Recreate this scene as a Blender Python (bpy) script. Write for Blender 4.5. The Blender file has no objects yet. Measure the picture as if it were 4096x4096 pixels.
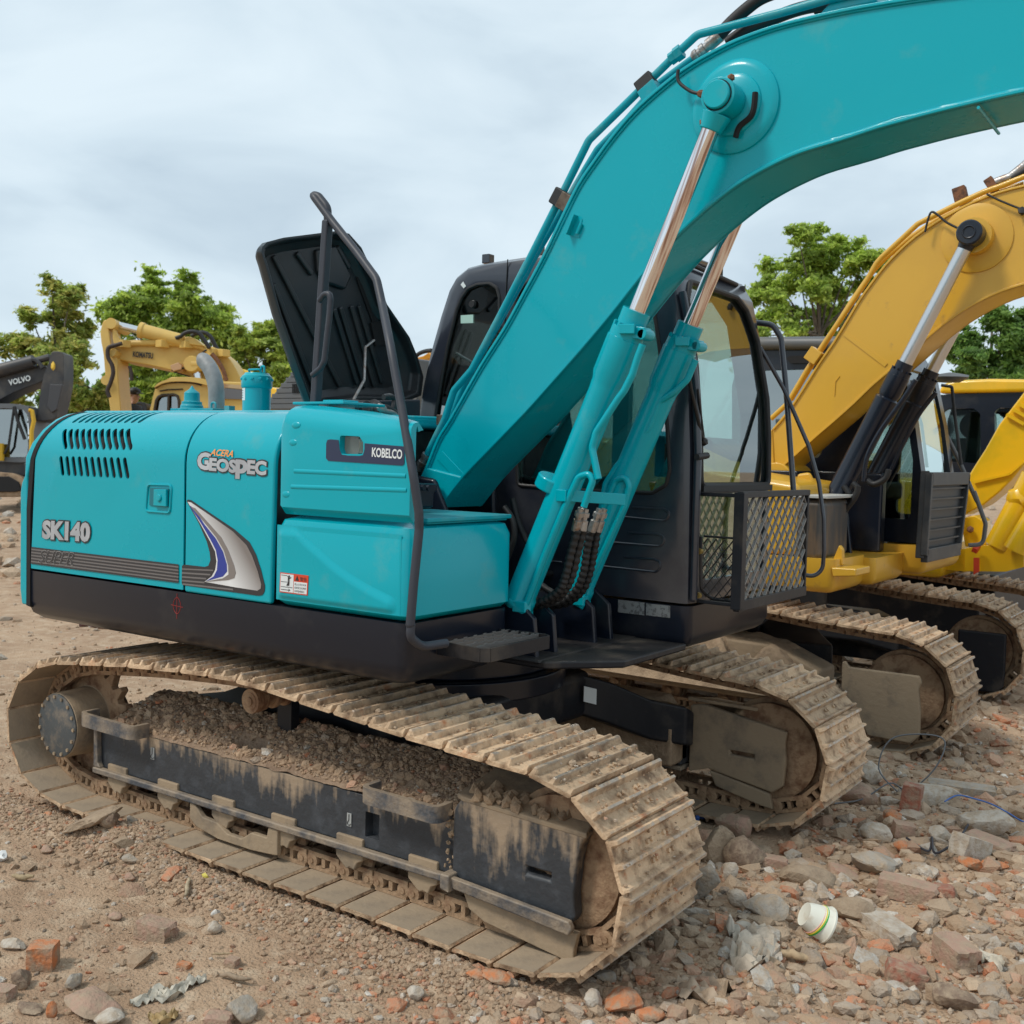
import bpy, bmesh, math, random
import numpy as np
from mathutils import Vector, Matrix, noise
random.seed(7); rng = np.random.default_rng(7)
sc = bpy.context.scene; COL = sc.collection
V3 = Vector
# ---------------------------------------------------------------- camera
cd = bpy.data.cameras.new('camera'); cam = bpy.data.objects.new('camera', cd); COL.objects.link(cam)
R_ = V3((0.81710, 0.57590, 0.02626)); U_ = V3((-0.05087, 0.02665, 0.99835)); W_ = V3((-0.57425, 0.81709, -0.05108))
cam.matrix_world = Matrix(((R_.x, U_.x, -W_.x, 3.5422), (R_.y, U_.y, -W_.y, -4.42), (R_.z, U_.z, -W_.z, 1.8568), (0, 0, 0, 1)))
cd.sensor_width = 36; cd.lens = 36 * 4383.77 / 4096; cd.clip_start = .05; cd.clip_end = 2000
cd.dof.use_dof = True; cd.dof.focus_distance = 5.0; cd.dof.aperture_fstop = 5.6
sc.camera = cam
# ---------------------------------------------------------------- world, sun, exposure
wd = bpy.data.worlds.new('World'); sc.world = wd; wd.use_nodes = True
nt = wd.node_tree; nt.nodes.clear(); N = nt.nodes.new; Lk = nt.links.new
out = N('ShaderNodeOutputWorld'); bg = N('ShaderNodeBackground'); bg2 = N('ShaderNodeBackground'); mx = N('ShaderNodeMixShader')
sky = N('ShaderNodeTexSky'); sky.sky_type = 'NISHITA'; sky.sun_disc = False
SUN_EL, SUN_AZ = math.radians(52), math.radians(212)
sky.sun_elevation = SUN_EL; sky.sun_rotation = SUN_AZ
Lk(sky.outputs[0], bg.inputs[0]); bg.inputs[1].default_value = .07
tc = N('ShaderNodeTexCoord'); mp = N('ShaderNodeMapping'); mp.inputs['Scale'].default_value = (1.2, 1.2, 3.0); mp.inputs['Rotation'].default_value = (.15, -.1, .5)
n1 = N('ShaderNodeTexNoise'); n1.inputs['Scale'].default_value = 3.0; n1.inputs['Detail'].default_value = 7; n1.inputs['Roughness'].default_value = .5; n1.inputs['Distortion'].default_value = .5
cr = N('ShaderNodeValToRGB'); cr.color_ramp.elements[0].position = .30; cr.color_ramp.elements[0].color = (.385, .475, .55, 1)
cr.color_ramp.elements[1].position = .66; cr.color_ramp.elements[1].color = (.575, .665, .72, 1)
e = cr.color_ramp.elements.new(.48); e.color = (.50, .595, .66, 1)
Lk(tc.outputs['Generated'], mp.inputs[0]); Lk(mp.outputs[0], n1.inputs[0]); Lk(n1.outputs[0], cr.inputs[0]); Lk(cr.outputs[0], bg2.inputs[0])
bg2.inputs[1].default_value = 1.0; mx.inputs[0].default_value = .93
Lk(bg.outputs[0], mx.inputs[1]); Lk(bg2.outputs[0], mx.inputs[2]); Lk(mx.outputs[0], out.inputs[0])
sd = bpy.data.lights.new('sun', 'SUN'); sd.energy = 1.5; sd.angle = math.radians(12); sd.color = (1, .94, .85)
sun = bpy.data.objects.new('sun', sd); COL.objects.link(sun)
sdir = V3((math.sin(SUN_AZ) * math.cos(SUN_EL), math.cos(SUN_AZ) * math.cos(SUN_EL), math.sin(SUN_EL)))
sun.rotation_euler = sdir.to_track_quat('Z', 'Y').to_euler()
sc.view_settings.view_transform = 'Standard'; sc.view_settings.look = 'None'; sc.view_settings.gamma = 1; sc.view_settings.exposure = 0.5
sc.render.engine = 'CYCLES'
# ---------------------------------------------------------------- materials
MATS = {}
def mat(name, base, rough=.5, metal=0., c2=None, sc1=3., amt=(.45, .65), bump=0., bsc=60., coat=0., c3=None, sc3=20., amt3=(.5, .7), attr=None, stretch=None, rvar=0., up=None):
    m = bpy.data.materials.new(name); m.use_nodes = True; t = m.node_tree; b = t.nodes['Principled BSDF']
    n = t.nodes.new; l = t.links.new
    tcn = n('ShaderNodeTexCoord'); co = tcn.outputs['Object']
    if stretch:
        mpn = n('ShaderNodeMapping'); mpn.inputs['Scale'].default_value = stretch; l(co, mpn.inputs[0]); cos = mpn.outputs[0]
    else: cos = co
    def ramped(scale, a, vec, det=6):
        nn = n('ShaderNodeTexNoise'); nn.inputs['Scale'].default_value = scale; nn.inputs['Detail'].default_value = det; nn.inputs['Roughness'].default_value = .6
        l(vec, nn.inputs[0]); r = n('ShaderNodeMapRange'); r.inputs[1].default_value = a[0]; r.inputs[2].default_value = a[1]; l(nn.outputs[0], r.inputs[0]); return r.outputs[0]
    def mixc(f, ca, cb):
        q = n('ShaderNodeMix'); q.data_type = 'RGBA'; l(f, q.inputs[0])
        for s, c in ((q.inputs[6], ca), (q.inputs[7], cb)):
            if isinstance(c, tuple): s.default_value = (*c[:3], 1)
            else: l(c, s)
        return q.outputs[2]
    cur = base
    if attr:
        an = n('ShaderNodeAttribute'); an.attribute_name = attr; cur = an.outputs[0]
    f1 = None
    if c2 is not None:
        f1 = ramped(sc1, amt, cos)
        if up:      # dust settled on upward faces / near the upper edge
            g = n('ShaderNodeNewGeometry'); sp = n('ShaderNodeSeparateXYZ'); l(g.outputs['Normal'], sp.inputs[0])
            ma = n('ShaderNodeMath'); ma.operation = 'MULTIPLY_ADD'; ma.use_clamp = True; ma.inputs[1].default_value = up; l(sp.outputs[2], ma.inputs[0]); l(f1, ma.inputs[2]); f1 = ma.outputs[0]
        cur = mixc(f1, cur, c2)
    if c3 is not None: cur = mixc(ramped(sc3, amt3, co), cur, c3)
    if isinstance(cur, tuple): b.inputs['Base Color'].default_value = (*cur[:3], 1)
    else: l(cur, b.inputs['Base Color'])
    b.inputs['Roughness'].default_value = rough; b.inputs['Metallic'].default_value = metal
    if f1 is not None and rvar:
        r = n('ShaderNodeMapRange'); r.inputs[3].default_value = rough; r.inputs[4].default_value = min(1, rough + rvar); l(f1, r.inputs[0]); l(r.outputs[0], b.inputs['Roughness'])
    if coat: b.inputs['Coat Weight'].default_value = coat; b.inputs['Coat Roughness'].default_value = .12
    if bump:
        nn = n('ShaderNodeTexNoise'); nn.inputs['Scale'].default_value = bsc; nn.inputs['Detail'].default_value = 5; l(co, nn.inputs[0])
        bp = n('ShaderNodeBump'); bp.inputs['Strength'].default_value = min(1, bump); bp.inputs['Distance'].default_value = .01 * max(1, bump); l(nn.outputs[0], bp.inputs['Height']); l(bp.outputs[0], b.inputs['Normal'])
    MATS[name] = m; return m
TEAL = mat('teal_paint', (.0, .37, .45), .25, c2=(.0, .395, .465), sc1=1.3, amt=(.45, .8), coat=.25, bump=.05, bsc=7, c3=(.07, .36, .39), sc3=5, amt3=(.6, .85), rvar=.12)
TEALT = mat('teal_paint_dusty', (.0, .31, .385), .4, c2=(.20, .36, .34), sc1=5, amt=(.5, .95), coat=.15, bump=.05, bsc=12, up=.2, rvar=.25)
for q_ in (TEAL, TEALT): q_.node_tree.nodes['Principled BSDF'].inputs['Specular IOR Level'].default_value = .22
BLACK = mat('black_paint', (.007, .011, .021), .3, c2=(.07, .065, .06), sc1=2.2, amt=(.55, .95), coat=.2, bump=.05, bsc=9, rvar=.3)
BLACKD = mat('black_paint_dusty', (.010, .0115, .016), .45, c2=(.15, .12, .09), sc1=3.5, amt=(.52, 1.0), bump=.1, bsc=30, rvar=.35, up=.12)
CABGREY = mat('dark_grey_paint', (.020, .024, .036), .28, c2=(.075, .075, .078), sc1=3, amt=(.5, .9), coat=.6, rvar=.15)
for q_ in (BLACK, BLACKD): q_.node_tree.nodes['Principled BSDF'].inputs['Specular IOR Level'].default_value = .35
RUBBER = mat('black_rubber', (.012, .012, .013), .55, bump=.05, bsc=80)
MUD = mat('dried_mud', (.37, .262, .168), .95, c2=(.20, .135, .085), sc1=7, amt=(.42, .7), bump=.8, bsc=55, c3=(.42, .30, .20), sc3=25, amt3=(.5, .75))
SHOE = mat('muddy_steel', (.60, .42, .265), .85, c2=(.23, .14, .08), sc1=11, amt=(.46, .66), bump=.9, bsc=45, c3=(.44, .14, .045), sc3=9, amt3=(.60, .74))
def worn_tops(m):
    t = m.node_tree; n = t.nodes.new; l = t.links.new; b = t.nodes['Principled BSDF']; co = n('ShaderNodeTexCoord'); sp = n('ShaderNodeSeparateXYZ'); l(co.outputs['Object'], sp.inputs[0]); nn = n('ShaderNodeTexNoise'); nn.inputs['Scale'].default_value = 22; nn.inputs['Detail'].default_value = 5; l(co.outputs['Object'], nn.inputs[0])
    a = n('ShaderNodeMapRange'); a.inputs[1].default_value = .018; a.inputs[2].default_value = .026; l(sp.outputs[2], a.inputs[0]); c_ = n('ShaderNodeMapRange'); c_.inputs[1].default_value = .42; c_.inputs[2].default_value = .56; l(nn.outputs[0], c_.inputs[0]); p = n('ShaderNodeMath'); p.operation = 'MULTIPLY'; l(a.outputs[0], p.inputs[0]); l(c_.outputs[0], p.inputs[1])
    x = n('ShaderNodeMix'); x.data_type = 'RGBA'; l(p.outputs[0], x.inputs[0]); l(b.inputs['Base Color'].links[0].from_socket, x.inputs[6]); x.inputs[7].default_value = (.50, .42, .34, 1); l(x.outputs[2], b.inputs['Base Color']); q = n('ShaderNodeMapRange'); q.inputs[3].default_value = .9; q.inputs[4].default_value = .42; l(p.outputs[0], q.inputs[0]); l(q.outputs[0], b.inputs['Roughness']); q2 = n('ShaderNodeMath'); q2.operation = 'MULTIPLY'; q2.inputs[1].default_value = .6; l(p.outputs[0], q2.inputs[0]); l(q2.outputs[0], b.inputs['Metallic'])
    oi = n('ShaderNodeObjectInfo'); hs = n('ShaderNodeHueSaturation'); v = n('ShaderNodeMapRange'); v.inputs[3].default_value = .72; v.inputs[4].default_value = 1.12; l(oi.outputs['Random'], v.inputs[0]); l(v.outputs[0], hs.inputs['Value']); l(b.inputs['Base Color'].links[0].from_socket, hs.inputs['Color']); l(hs.outputs[0], b.inputs['Base Color'])
    # offset the dirt pattern of every shoe so that no two look alike
    ad = n('ShaderNodeVectorMath'); ad.operation = 'MULTIPLY_ADD'; ad.inputs[1].default_value = (1, 1, 1); 
    sc_ = n('ShaderNodeMath'); sc_.operation = 'MULTIPLY'; sc_.inputs[1].default_value = 40; l(oi.outputs['Random'], sc_.inputs[0]); cb = n('ShaderNodeCombineXYZ'); l(sc_.outputs[0], cb.inputs[0]); l(sc_.outputs[0], cb.inputs[1]); l(cb.outputs[0], ad.inputs[2])
    for nd in list(t.nodes):
        if nd.type == 'TEX_NOISE':
            src = nd.inputs[0].links[0].from_socket
            if src.node.type == 'TEX_COORD': 
                if not ad.inputs[0].is_linked: l(src, ad.inputs[0])
                l(ad.outputs[0], nd.inputs[0])
worn_tops(SHOE)
SHOEI = mat('dusty_steel', (.37, .285, .195), .75, c2=(.18, .15, .12), sc1=4, amt=(.4, .75), bump=.25, bsc=60)
LINK = mat('rusty_mud_steel', (.36, .235, .14), .85, c2=(.17, .085, .045), sc1=12, amt=(.45, .65), bump=.7, bsc=60)
def mudstreak(name, ztop, zspan, base=(.036, .040, .046)):
    """black paint with dried mud hanging from the upper edge in runs"""
    m = mat(name, base, .5, c2=(.07, .075, .085), sc1=14, amt=(.5, .8), bump=.3, bsc=50, rvar=.3); t = m.node_tree; n = t.nodes.new; l = t.links.new; b = t.nodes['Principled BSDF']
    src = b.inputs['Base Color'].links[0].from_socket; co = n('ShaderNodeTexCoord'); mp_ = n('ShaderNodeMapping'); mp_.inputs['Scale'].default_value = (1, 1, .16); l(co.outputs['Object'], mp_.inputs[0])
    n1 = n('ShaderNodeTexNoise'); n1.inputs['Scale'].default_value = 26; n1.inputs['Detail'].default_value = 5; l(mp_.outputs[0], n1.inputs[0]); n2 = n('ShaderNodeTexNoise'); n2.inputs['Scale'].default_value = 3.2; n2.inputs['Detail'].default_value = 3; l(mp_.outputs[0], n2.inputs[0]); n3 = n('ShaderNodeTexNoise'); n3.inputs['Scale'].default_value = 45; n3.inputs['Detail'].default_value = 4; l(co.outputs['Object'], n3.inputs[0])
    sp = n('ShaderNodeSeparateXYZ'); l(co.outputs['Object'], sp.inputs[0]); mr = n('ShaderNodeMapRange'); mr.inputs[1].default_value = ztop - zspan; mr.inputs[2].default_value = ztop; mr.inputs[3].default_value = -.06; mr.inputs[4].default_value = .30; l(sp.outputs[2], mr.inputs[0])
    def ma(op, a, c): q = n('ShaderNodeMath'); q.operation = op; [l(v, q.inputs[i]) if not isinstance(v, (int, float)) else setattr(q.inputs[i], 'default_value', v) for i, v in enumerate((a, c))]; return q.outputs[0]
    s = ma('ADD', ma('MULTIPLY', n1.outputs[0], .75), ma('MULTIPLY', n2.outputs[0], .85)); s = ma('ADD', s, mr.outputs[0]); s = ma('ADD', s, ma('MULTIPLY', n3.outputs[0], .22)); r = n('ShaderNodeMapRange'); r.inputs[1].default_value = 1.06; r.inputs[2].default_value = 1.27; l(s, r.inputs[0])
    x = n('ShaderNodeMix'); x.data_type = 'RGBA'; l(r.outputs[0], x.inputs[0]); l(src, x.inputs[6]); x.inputs[7].default_value = (.34, .255, .175, 1); l(x.outputs[2], b.inputs['Base Color']); return m
STREAK = mudstreak('mud_streaked_black', .452, .16); STREAKG = mudstreak('mud_streaked_guard', .54, .30)
FLANGE = mat('dusty_flange', (.07, .075, .085), .6, c2=(.30, .235, .17), sc1=8, amt=(.38, .62), bump=.5, bsc=60, up=.5)
GUARDM = mat('mud_grey_guard', (.33, .245, .16), .85, c2=(.17, .135, .10), sc1=5, amt=(.5, .68), bump=.4, bsc=40)
SOIL = mat('loose_soil', (.31, .215, .145), 1, c2=(.21, .14, .095), sc1=14, amt=(.4, .65), bump=1.5, bsc=60, c3=(.32, .23, .16), sc3=50, amt3=(.5, .7))
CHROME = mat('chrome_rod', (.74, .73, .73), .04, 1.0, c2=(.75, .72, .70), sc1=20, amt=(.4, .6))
RAILM = mat('dark_rail_paint', (.030, .034, .046), .5, c2=(.06, .06, .065), sc1=6, amt=(.55, .85))
def reflection_streaks(m, ang):  # brown and pale streaks put the rod's reflections of ground and sky into colour
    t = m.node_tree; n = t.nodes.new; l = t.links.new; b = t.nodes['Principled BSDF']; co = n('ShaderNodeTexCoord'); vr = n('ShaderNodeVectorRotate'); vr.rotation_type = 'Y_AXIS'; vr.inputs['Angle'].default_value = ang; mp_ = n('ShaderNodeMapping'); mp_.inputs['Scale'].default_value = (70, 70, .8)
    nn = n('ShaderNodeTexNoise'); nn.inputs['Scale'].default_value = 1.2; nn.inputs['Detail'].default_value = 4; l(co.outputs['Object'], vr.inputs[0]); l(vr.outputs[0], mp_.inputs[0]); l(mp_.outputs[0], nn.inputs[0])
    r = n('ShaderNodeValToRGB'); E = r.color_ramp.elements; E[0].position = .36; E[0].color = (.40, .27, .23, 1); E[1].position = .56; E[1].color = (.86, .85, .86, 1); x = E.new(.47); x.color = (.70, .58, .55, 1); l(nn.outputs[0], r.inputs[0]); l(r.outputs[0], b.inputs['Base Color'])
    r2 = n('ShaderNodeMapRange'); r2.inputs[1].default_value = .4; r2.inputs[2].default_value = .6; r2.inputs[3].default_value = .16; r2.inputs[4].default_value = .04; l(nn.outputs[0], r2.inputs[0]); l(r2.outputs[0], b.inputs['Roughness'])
CHROME2 = mat('plain_chrome', (.74, .74, .74), .08, 1.0)
reflection_streaks(CHROME, -.345)
STEEL = mat('worn_steel', (.42, .41, .40), .4, .8, c2=(.25, .14, .08), sc1=18, amt=(.5, .7), bump=.2)
GALV = mat('weathered_pipe_steel', (.33, .34, .34), .6, .3, c2=(.20, .20, .20), sc1=7, amt=(.4, .7), c3=(.38, .30, .24), sc3=16, amt3=(.6, .75), bump=.15)
RUST = mat('rusty_iron', (.20, .085, .04), .85, c2=(.08, .04, .025), sc1=30, bump=.4)
DARK = mat('dark_inside', (.006, .006, .007), .8)
SILVER = mat('silver_decal', (.50, .51, .53), .35, .1, c2=(.38, .39, .41), sc1=4, amt=(.4, .6))
DECALK = mat('charcoal_decal', (.035, .032, .034), .4)
DECALG = mat('grey_brown_decal', (.17, .155, .15), .4)
NAVY = mat('navy_decal', (.022, .032, .075), .35)
WHITE = mat('white_print', (.72, .76, .76), .45)
BLUED = mat('blue_decal', (.03, .05, .30), .35)
ORANGE = mat('orange_print', (.85, .30, .04), .4)
REDP = mat('red_print', (.65, .06, .02), .45)
REDM = mat('red_marker', (.28, .02, .015), .6)
YLAB = mat('yellow_label', (.75, .48, .04), .5)
PLATE = mat('data_plate_metal', (.42, .43, .43), .35, .5, c2=(.22, .22, .22), sc1=60, amt=(.5, .6))
LAMP = mat('lamp_glass', (.55, .56, .52), .12, .4, c2=(.22, .22, .20), sc1=8, stretch=(1, 1, 9), coat=1)
def ribbed(name, base):
    m = mat(name, base, .15, .5, coat=1); t = m.node_tree; b = t.nodes['Principled BSDF']
    w = t.nodes.new('ShaderNodeTexWave'); w.inputs['Scale'].default_value = 55; w.bands_direction = 'X'; bp = t.nodes.new('ShaderNodeBump'); bp.inputs['Distance'].default_value = .004
    tcn = t.nodes.new('ShaderNodeTexCoord'); t.links.new(tcn.outputs['Object'], w.inputs[0]); t.links.new(w.outputs[0], bp.inputs['Height']); t.links.new(bp.outputs[0], b.inputs['Normal']); return m
LAMPR = ribbed('ribbed_lamp_lens', (.36, .35, .31))
AMBER = mat('amber_yellow_paint', (.66, .37, .03), .38, c2=(.58, .32, .03), sc1=2, amt=(.45, .8), coat=.3, c3=(.33, .19, .06), sc3=9, amt3=(.63, .85), bump=.05, bsc=8, rvar=.2)
BRIGHT = mat('bright_yellow_paint', (.82, .47, .006), .35, c2=(.62, .40, .01), sc1=2, coat=.35)
PALE = mat('pale_yellow_paint', (.66, .44, .115), .5, c2=(.55, .36, .10), sc1=1.2, amt=(.45, .75), c3=(.40, .24, .10), sc3=6, amt3=(.66, .8))
ORANGEM = mat('orange_machine_paint', (.60, .26, .015), .4)
def glass(name, tint, refl=.16):
    m = bpy.data.materials.new(name); m.use_nodes = True; t = m.node_tree; t.nodes.clear(); n = t.nodes.new
    o = n('ShaderNodeOutputMaterial'); tr = n('ShaderNodeBsdfTransparent'); tr.inputs[0].default_value = (*tint, 1)
    g = n('ShaderNodeBsdfGlossy'); g.inputs['Roughness'].default_value = .02; g.inputs['Color'].default_value = (.9, .95, .95, 1)
    lw = n('ShaderNodeLayerWeight'); lw.inputs['Blend'].default_value = .35; mr = n('ShaderNodeMapRange'); mr.inputs[3].default_value = refl; mr.inputs[4].default_value = min(1, refl + .55)
    x = n('ShaderNodeMixShader'); t.links.new(lw.outputs['Fresnel'], mr.inputs[0]); t.links.new(mr.outputs[0], x.inputs[0]); t.links.new(tr.outputs[0], x.inputs[1]); t.links.new(g.outputs[0], x.inputs[2]); t.links.new(x.outputs[0], o.inputs[0]); return m
GLASS = glass('tinted_glass', (.50, .62, .58), .30); GLASSD = glass('dark_tinted_glass', (.24, .25, .23), .34); GLASSC = glass('clear_greenish_glass', (.70, .84, .80), .24)
# ---------------------------------------------------------------- mesh helpers
class M:
    def __init__(s): s.v = []; s.f = []; s.m = []; s.mi = 0
    def add(s, vs, fs):
        o = len(s.v); s.v += [tuple(p) for p in vs]; s.f += [tuple(i + o for i in f) for f in fs]; s.m += [s.mi] * len(fs); return s
    def prism(s, pts, vec):
        n = len(pts); v = V3(vec); P = [V3(p) for p in pts]
        s.add(P + [p + v for p in P], [tuple(range(n)), tuple(range(2 * n - 1, n - 1, -1))] + [(i, i + n, (i + 1) % n + n, (i + 1) % n)[::-1] for i in range(n)]); return s
    def box(s, c, d, rot=None):
        x, y, z = d[0] / 2, d[1] / 2, d[2] / 2
        P = [V3((a, b, e)) for a in (-x, x) for b in (-y, y) for e in (-z, z)]
        if rot is not None: P = [rot @ p for p in P]
        c = V3(c); s.add([p + c for p in P], [(0, 1, 3, 2), (4, 6, 7, 5), (0, 4, 5, 1), (2, 3, 7, 6), (0, 2, 6, 4), (1, 5, 7, 3)]); return s
    def bar(s, p0, p1, w, h, up=(0, 0, 1)):
        p0 = V3(p0); p1 = V3(p1); d = (p1 - p0).normalized(); a = d.cross(V3(up))
        if a.length < 1e-4: a = d.cross(V3((0, 1, 0)))
        a.normalize(); b = a.cross(d)
        P = [p + a * i * w / 2 + b * j * h / 2 for p in (p0, p1) for i, j in ((-1, -1), (1, -1), (1, 1), (-1, 1))]
        s.add(P, [(0, 1, 2, 3), (7, 6, 5, 4), (0, 4, 5, 1), (1, 5, 6, 2), (2, 6, 7, 3), (3, 7, 4, 0)]); return s
    def lathe(s, p0, p1, prof, n=24):
        """prof: list of (t along axis 0..1 or metres if >1 uses p1-p0 length, radius)"""
        p0 = V3(p0); p1 = V3(p1); d = p1 - p0; L = d.length; d.normalize()
        a = d.orthogonal().normalized(); b = d.cross(a); vs = []; fs = []
        for t, r in prof:
            for k in range(n):
                th = 2 * math.pi * k / n; vs.append(p0 + d * (t * L) + (a * math.cos(th) + b * math.sin(th)) * r)
        for i in range(len(prof) - 1):
            for k in range(n): fs.append((i * n + k, i * n + (k + 1) % n, (i + 1) * n + (k + 1) % n, (i + 1) * n + k))
        fs.append(tuple(range(n))[::-1]); o = (len(prof) - 1) * n; fs.append(tuple(o + k for k in range(n)))
        s.add(vs, fs); return s
    def cyl(s, p0, p1, r, r1=None, n=20): return s.lathe(p0, p1, [(0, r), (1, r if r1 is None else r1)], n)
    def tube(s, path, r, n=10, close=False):
        P = [V3(p) for p in path]; m = len(P); vs = []; fs = []; a = None
        for i, p in enumerate(P):
            if close: d = P[(i + 1) % m] - P[i - 1]
            else: d = P[min(i + 1, m - 1)] - P[max(i - 1, 0)]
            d.normalize()
            if a is None: a = d.orthogonal().normalized()
            else:
                a = a - d * a.dot(d); a.normalize()
            b = d.cross(a); rr = r[i] if isinstance(r, (list, tuple)) else r
            for k in range(n):
                th = 2 * math.pi * k / n; vs.append(p + (a * math.cos(th) + b * math.sin(th)) * rr)
        for i in range(m if close else m - 1):
            j = (i + 1) % m
            for k in range(n): fs.append((i * n + k, i * n + (k + 1) % n, j * n + (k + 1) % n, j * n + k))
        if not close: fs.append(tuple(range(n))[::-1]); fs.append(tuple((m - 1) * n + k for k in range(n)))
        s.add(vs, fs); return s
    def loft(s, rings, cap=True, close=True):
        n = len(rings[0]); vs = [p for r in rings for p in r]; fs = []
        for i in range(len(rings) - 1):
            for k in range(n if close else n - 1): fs.append((i * n + k, i * n + (k + 1) % n, (i + 1) * n + (k + 1) % n, (i + 1) * n + k))
        if cap: fs.append(tuple(range(n))[::-1]); fs.append(tuple((len(rings) - 1) * n + k for k in range(n)))
        s.add(vs, fs); return s
    def blob(s, c, r, seed=0, j=.3, sq=(1, 1, 1), sub=1):
        bm = bmesh.new(); bmesh.ops.create_icosphere(bm, subdivisions=sub, radius=1)
        vs = []
        for v in bm.verts:
            q = v.co.copy(); k = 1 + j * (noise.noise(q * 1.7 + V3((seed * 3.1, seed, 0)))) * 2
            vs.append((c[0] + q.x * r * k * sq[0], c[1] + q.y * r * k * sq[1], c[2] + q.z * r * k * sq[2]))
        s.add(vs, [tuple(v.index for v in f.verts) for f in bm.faces]); bm.free(); return s
def fillet(pts, rad, n=5, close=False):
    P = [V3(p) for p in pts]; m = len(P); out = []
    for i in range(m):
        if not close and i in (0, m - 1): out.append(P[i]); continue
        a = P[i - 1] - P[i]; b = P[(i + 1) % m] - P[i]; r = rad[i] if isinstance(rad, (list, tuple)) else rad
        la, lb = a.length, b.length; a.normalize(); b.normalize(); c = max(-1, min(1, a.dot(b))); ang = math.acos(c)
        if ang > 3.1 or r <= 0: out.append(P[i]); continue
        d = min(r / math.tan(ang / 2), la * .49, lb * .49)
        A = P[i] + a * d; B = P[i] + b * d
        for k in range(n + 1):
            t = k / n; out.append(A * (1 - t) ** 2 + P[i] * 2 * t * (1 - t) + B * t * t)
    return out
def smooth_path(pts, n=6):
    P = [V3(p) for p in pts]; out = []
    for i in range(len(P) - 1):
        a, b, c, d = P[max(i - 1, 0)], P[i], P[i + 1], P[min(i + 2, len(P) - 1)]
        for k in range(n):
            t = k / n; out.append(.5 * ((2 * b) + (c - a) * t + (2 * a - 5 * b + 4 * c - d) * t * t + (3 * b - a - 3 * c + d) * t ** 3))
    out.append(P[-1]); return out
def xz(pts, y): return [(p[0], y, p[2]) for p in pts]
def origin(o):
    v = V3((0, 0, 0))
    while o is not None: v = v + o.location; o = o.parent
    return v
def obj(name, m, mats, parent=None, bev=0., seg=2, smooth=35, cat=None, label=None, group=None, kind=None, cut=None, recalc=True, attr=None):
    me = bpy.data.meshes.new(name); off = origin(parent) if parent else V3((0, 0, 0))
    if not parent and cat: # thing that is one mesh: its origin at its base
        a = np.array([tuple(p) for p in m.v]); off = V3(((a[:, 0].min() + a[:, 0].max()) / 2, (a[:, 1].min() + a[:, 1].max()) / 2, a[:, 2].min()))
    me.from_pydata([V3(p) - off for p in m.v], [], m.f)
    mats = mats if isinstance(mats, (list, tuple)) else [mats]
    for x in mats: me.materials.append(x)
    if len(mats) > 1:
        for p, i in zip(me.polygons, m.m): p.material_index = i
    if recalc:
        bm = bmesh.new(); bm.from_mesh(me); bmesh.ops.recalc_face_normals(bm, faces=bm.faces); bm.to_mesh(me); bm.free()
    o = bpy.data.objects.new(name, me); COL.objects.link(o)
    if parent: o.parent = parent
    elif cat: o.location = off
    if cut is not None:      # cut openings, then keep only the finished mesh
        cme = bpy.data.meshes.new('cutter'); cme.from_pydata([V3(p) - off for p in cut.v], [], cut.f)
        bm = bmesh.new(); bm.from_mesh(cme); bmesh.ops.recalc_face_normals(bm, faces=bm.faces); bm.to_mesh(cme); bm.free()
        co = bpy.data.objects.new('cutter', cme); COL.objects.link(co)
        md = o.modifiers.new('b', 'BOOLEAN'); md.operation = 'DIFFERENCE'; md.object = co; md.solver = 'EXACT'; md.use_self = True
        lo = o.location.copy(); pa = o.parent; o.parent = None; o.location = (0, 0, 0)
        dg = bpy.context.evaluated_depsgraph_get(); ev = o.evaluated_get(dg); nm = bpy.data.meshes.new_from_object(ev)
        o.modifiers.clear(); o.data = nm; nm.name = name; bpy.data.objects.remove(co); o.parent = pa; o.location = lo; me = nm
    if bev:
        md = o.modifiers.new('bevel', 'BEVEL'); md.width = bev; md.segments = seg; md.limit_method = 'ANGLE'; md.angle_limit = math.radians(32); md.harden_normals = False
    if smooth:
        for p in me.polygons: p.use_smooth = True
        me.set_sharp_from_angle(angle=math.radians(smooth if not bev else 50))
        if bev:
            me.set_sharp_from_angle(angle=math.radians(180))
            md.harden_normals = True
    tag(o, cat, label, group, kind); return o
def tag(o, cat=None, label=None, group=None, kind=None):
    if cat: o['category'] = cat
    if label: o['label'] = label
    if group: o['group'] = group
    if kind: o['kind'] = kind
def thing(name, loc, cat, label, group=None):
    o = bpy.data.objects.new(name, None); COL.objects.link(o); o.location = loc; o.empty_display_size = .2; tag(o, cat, label, group); return o
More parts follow.
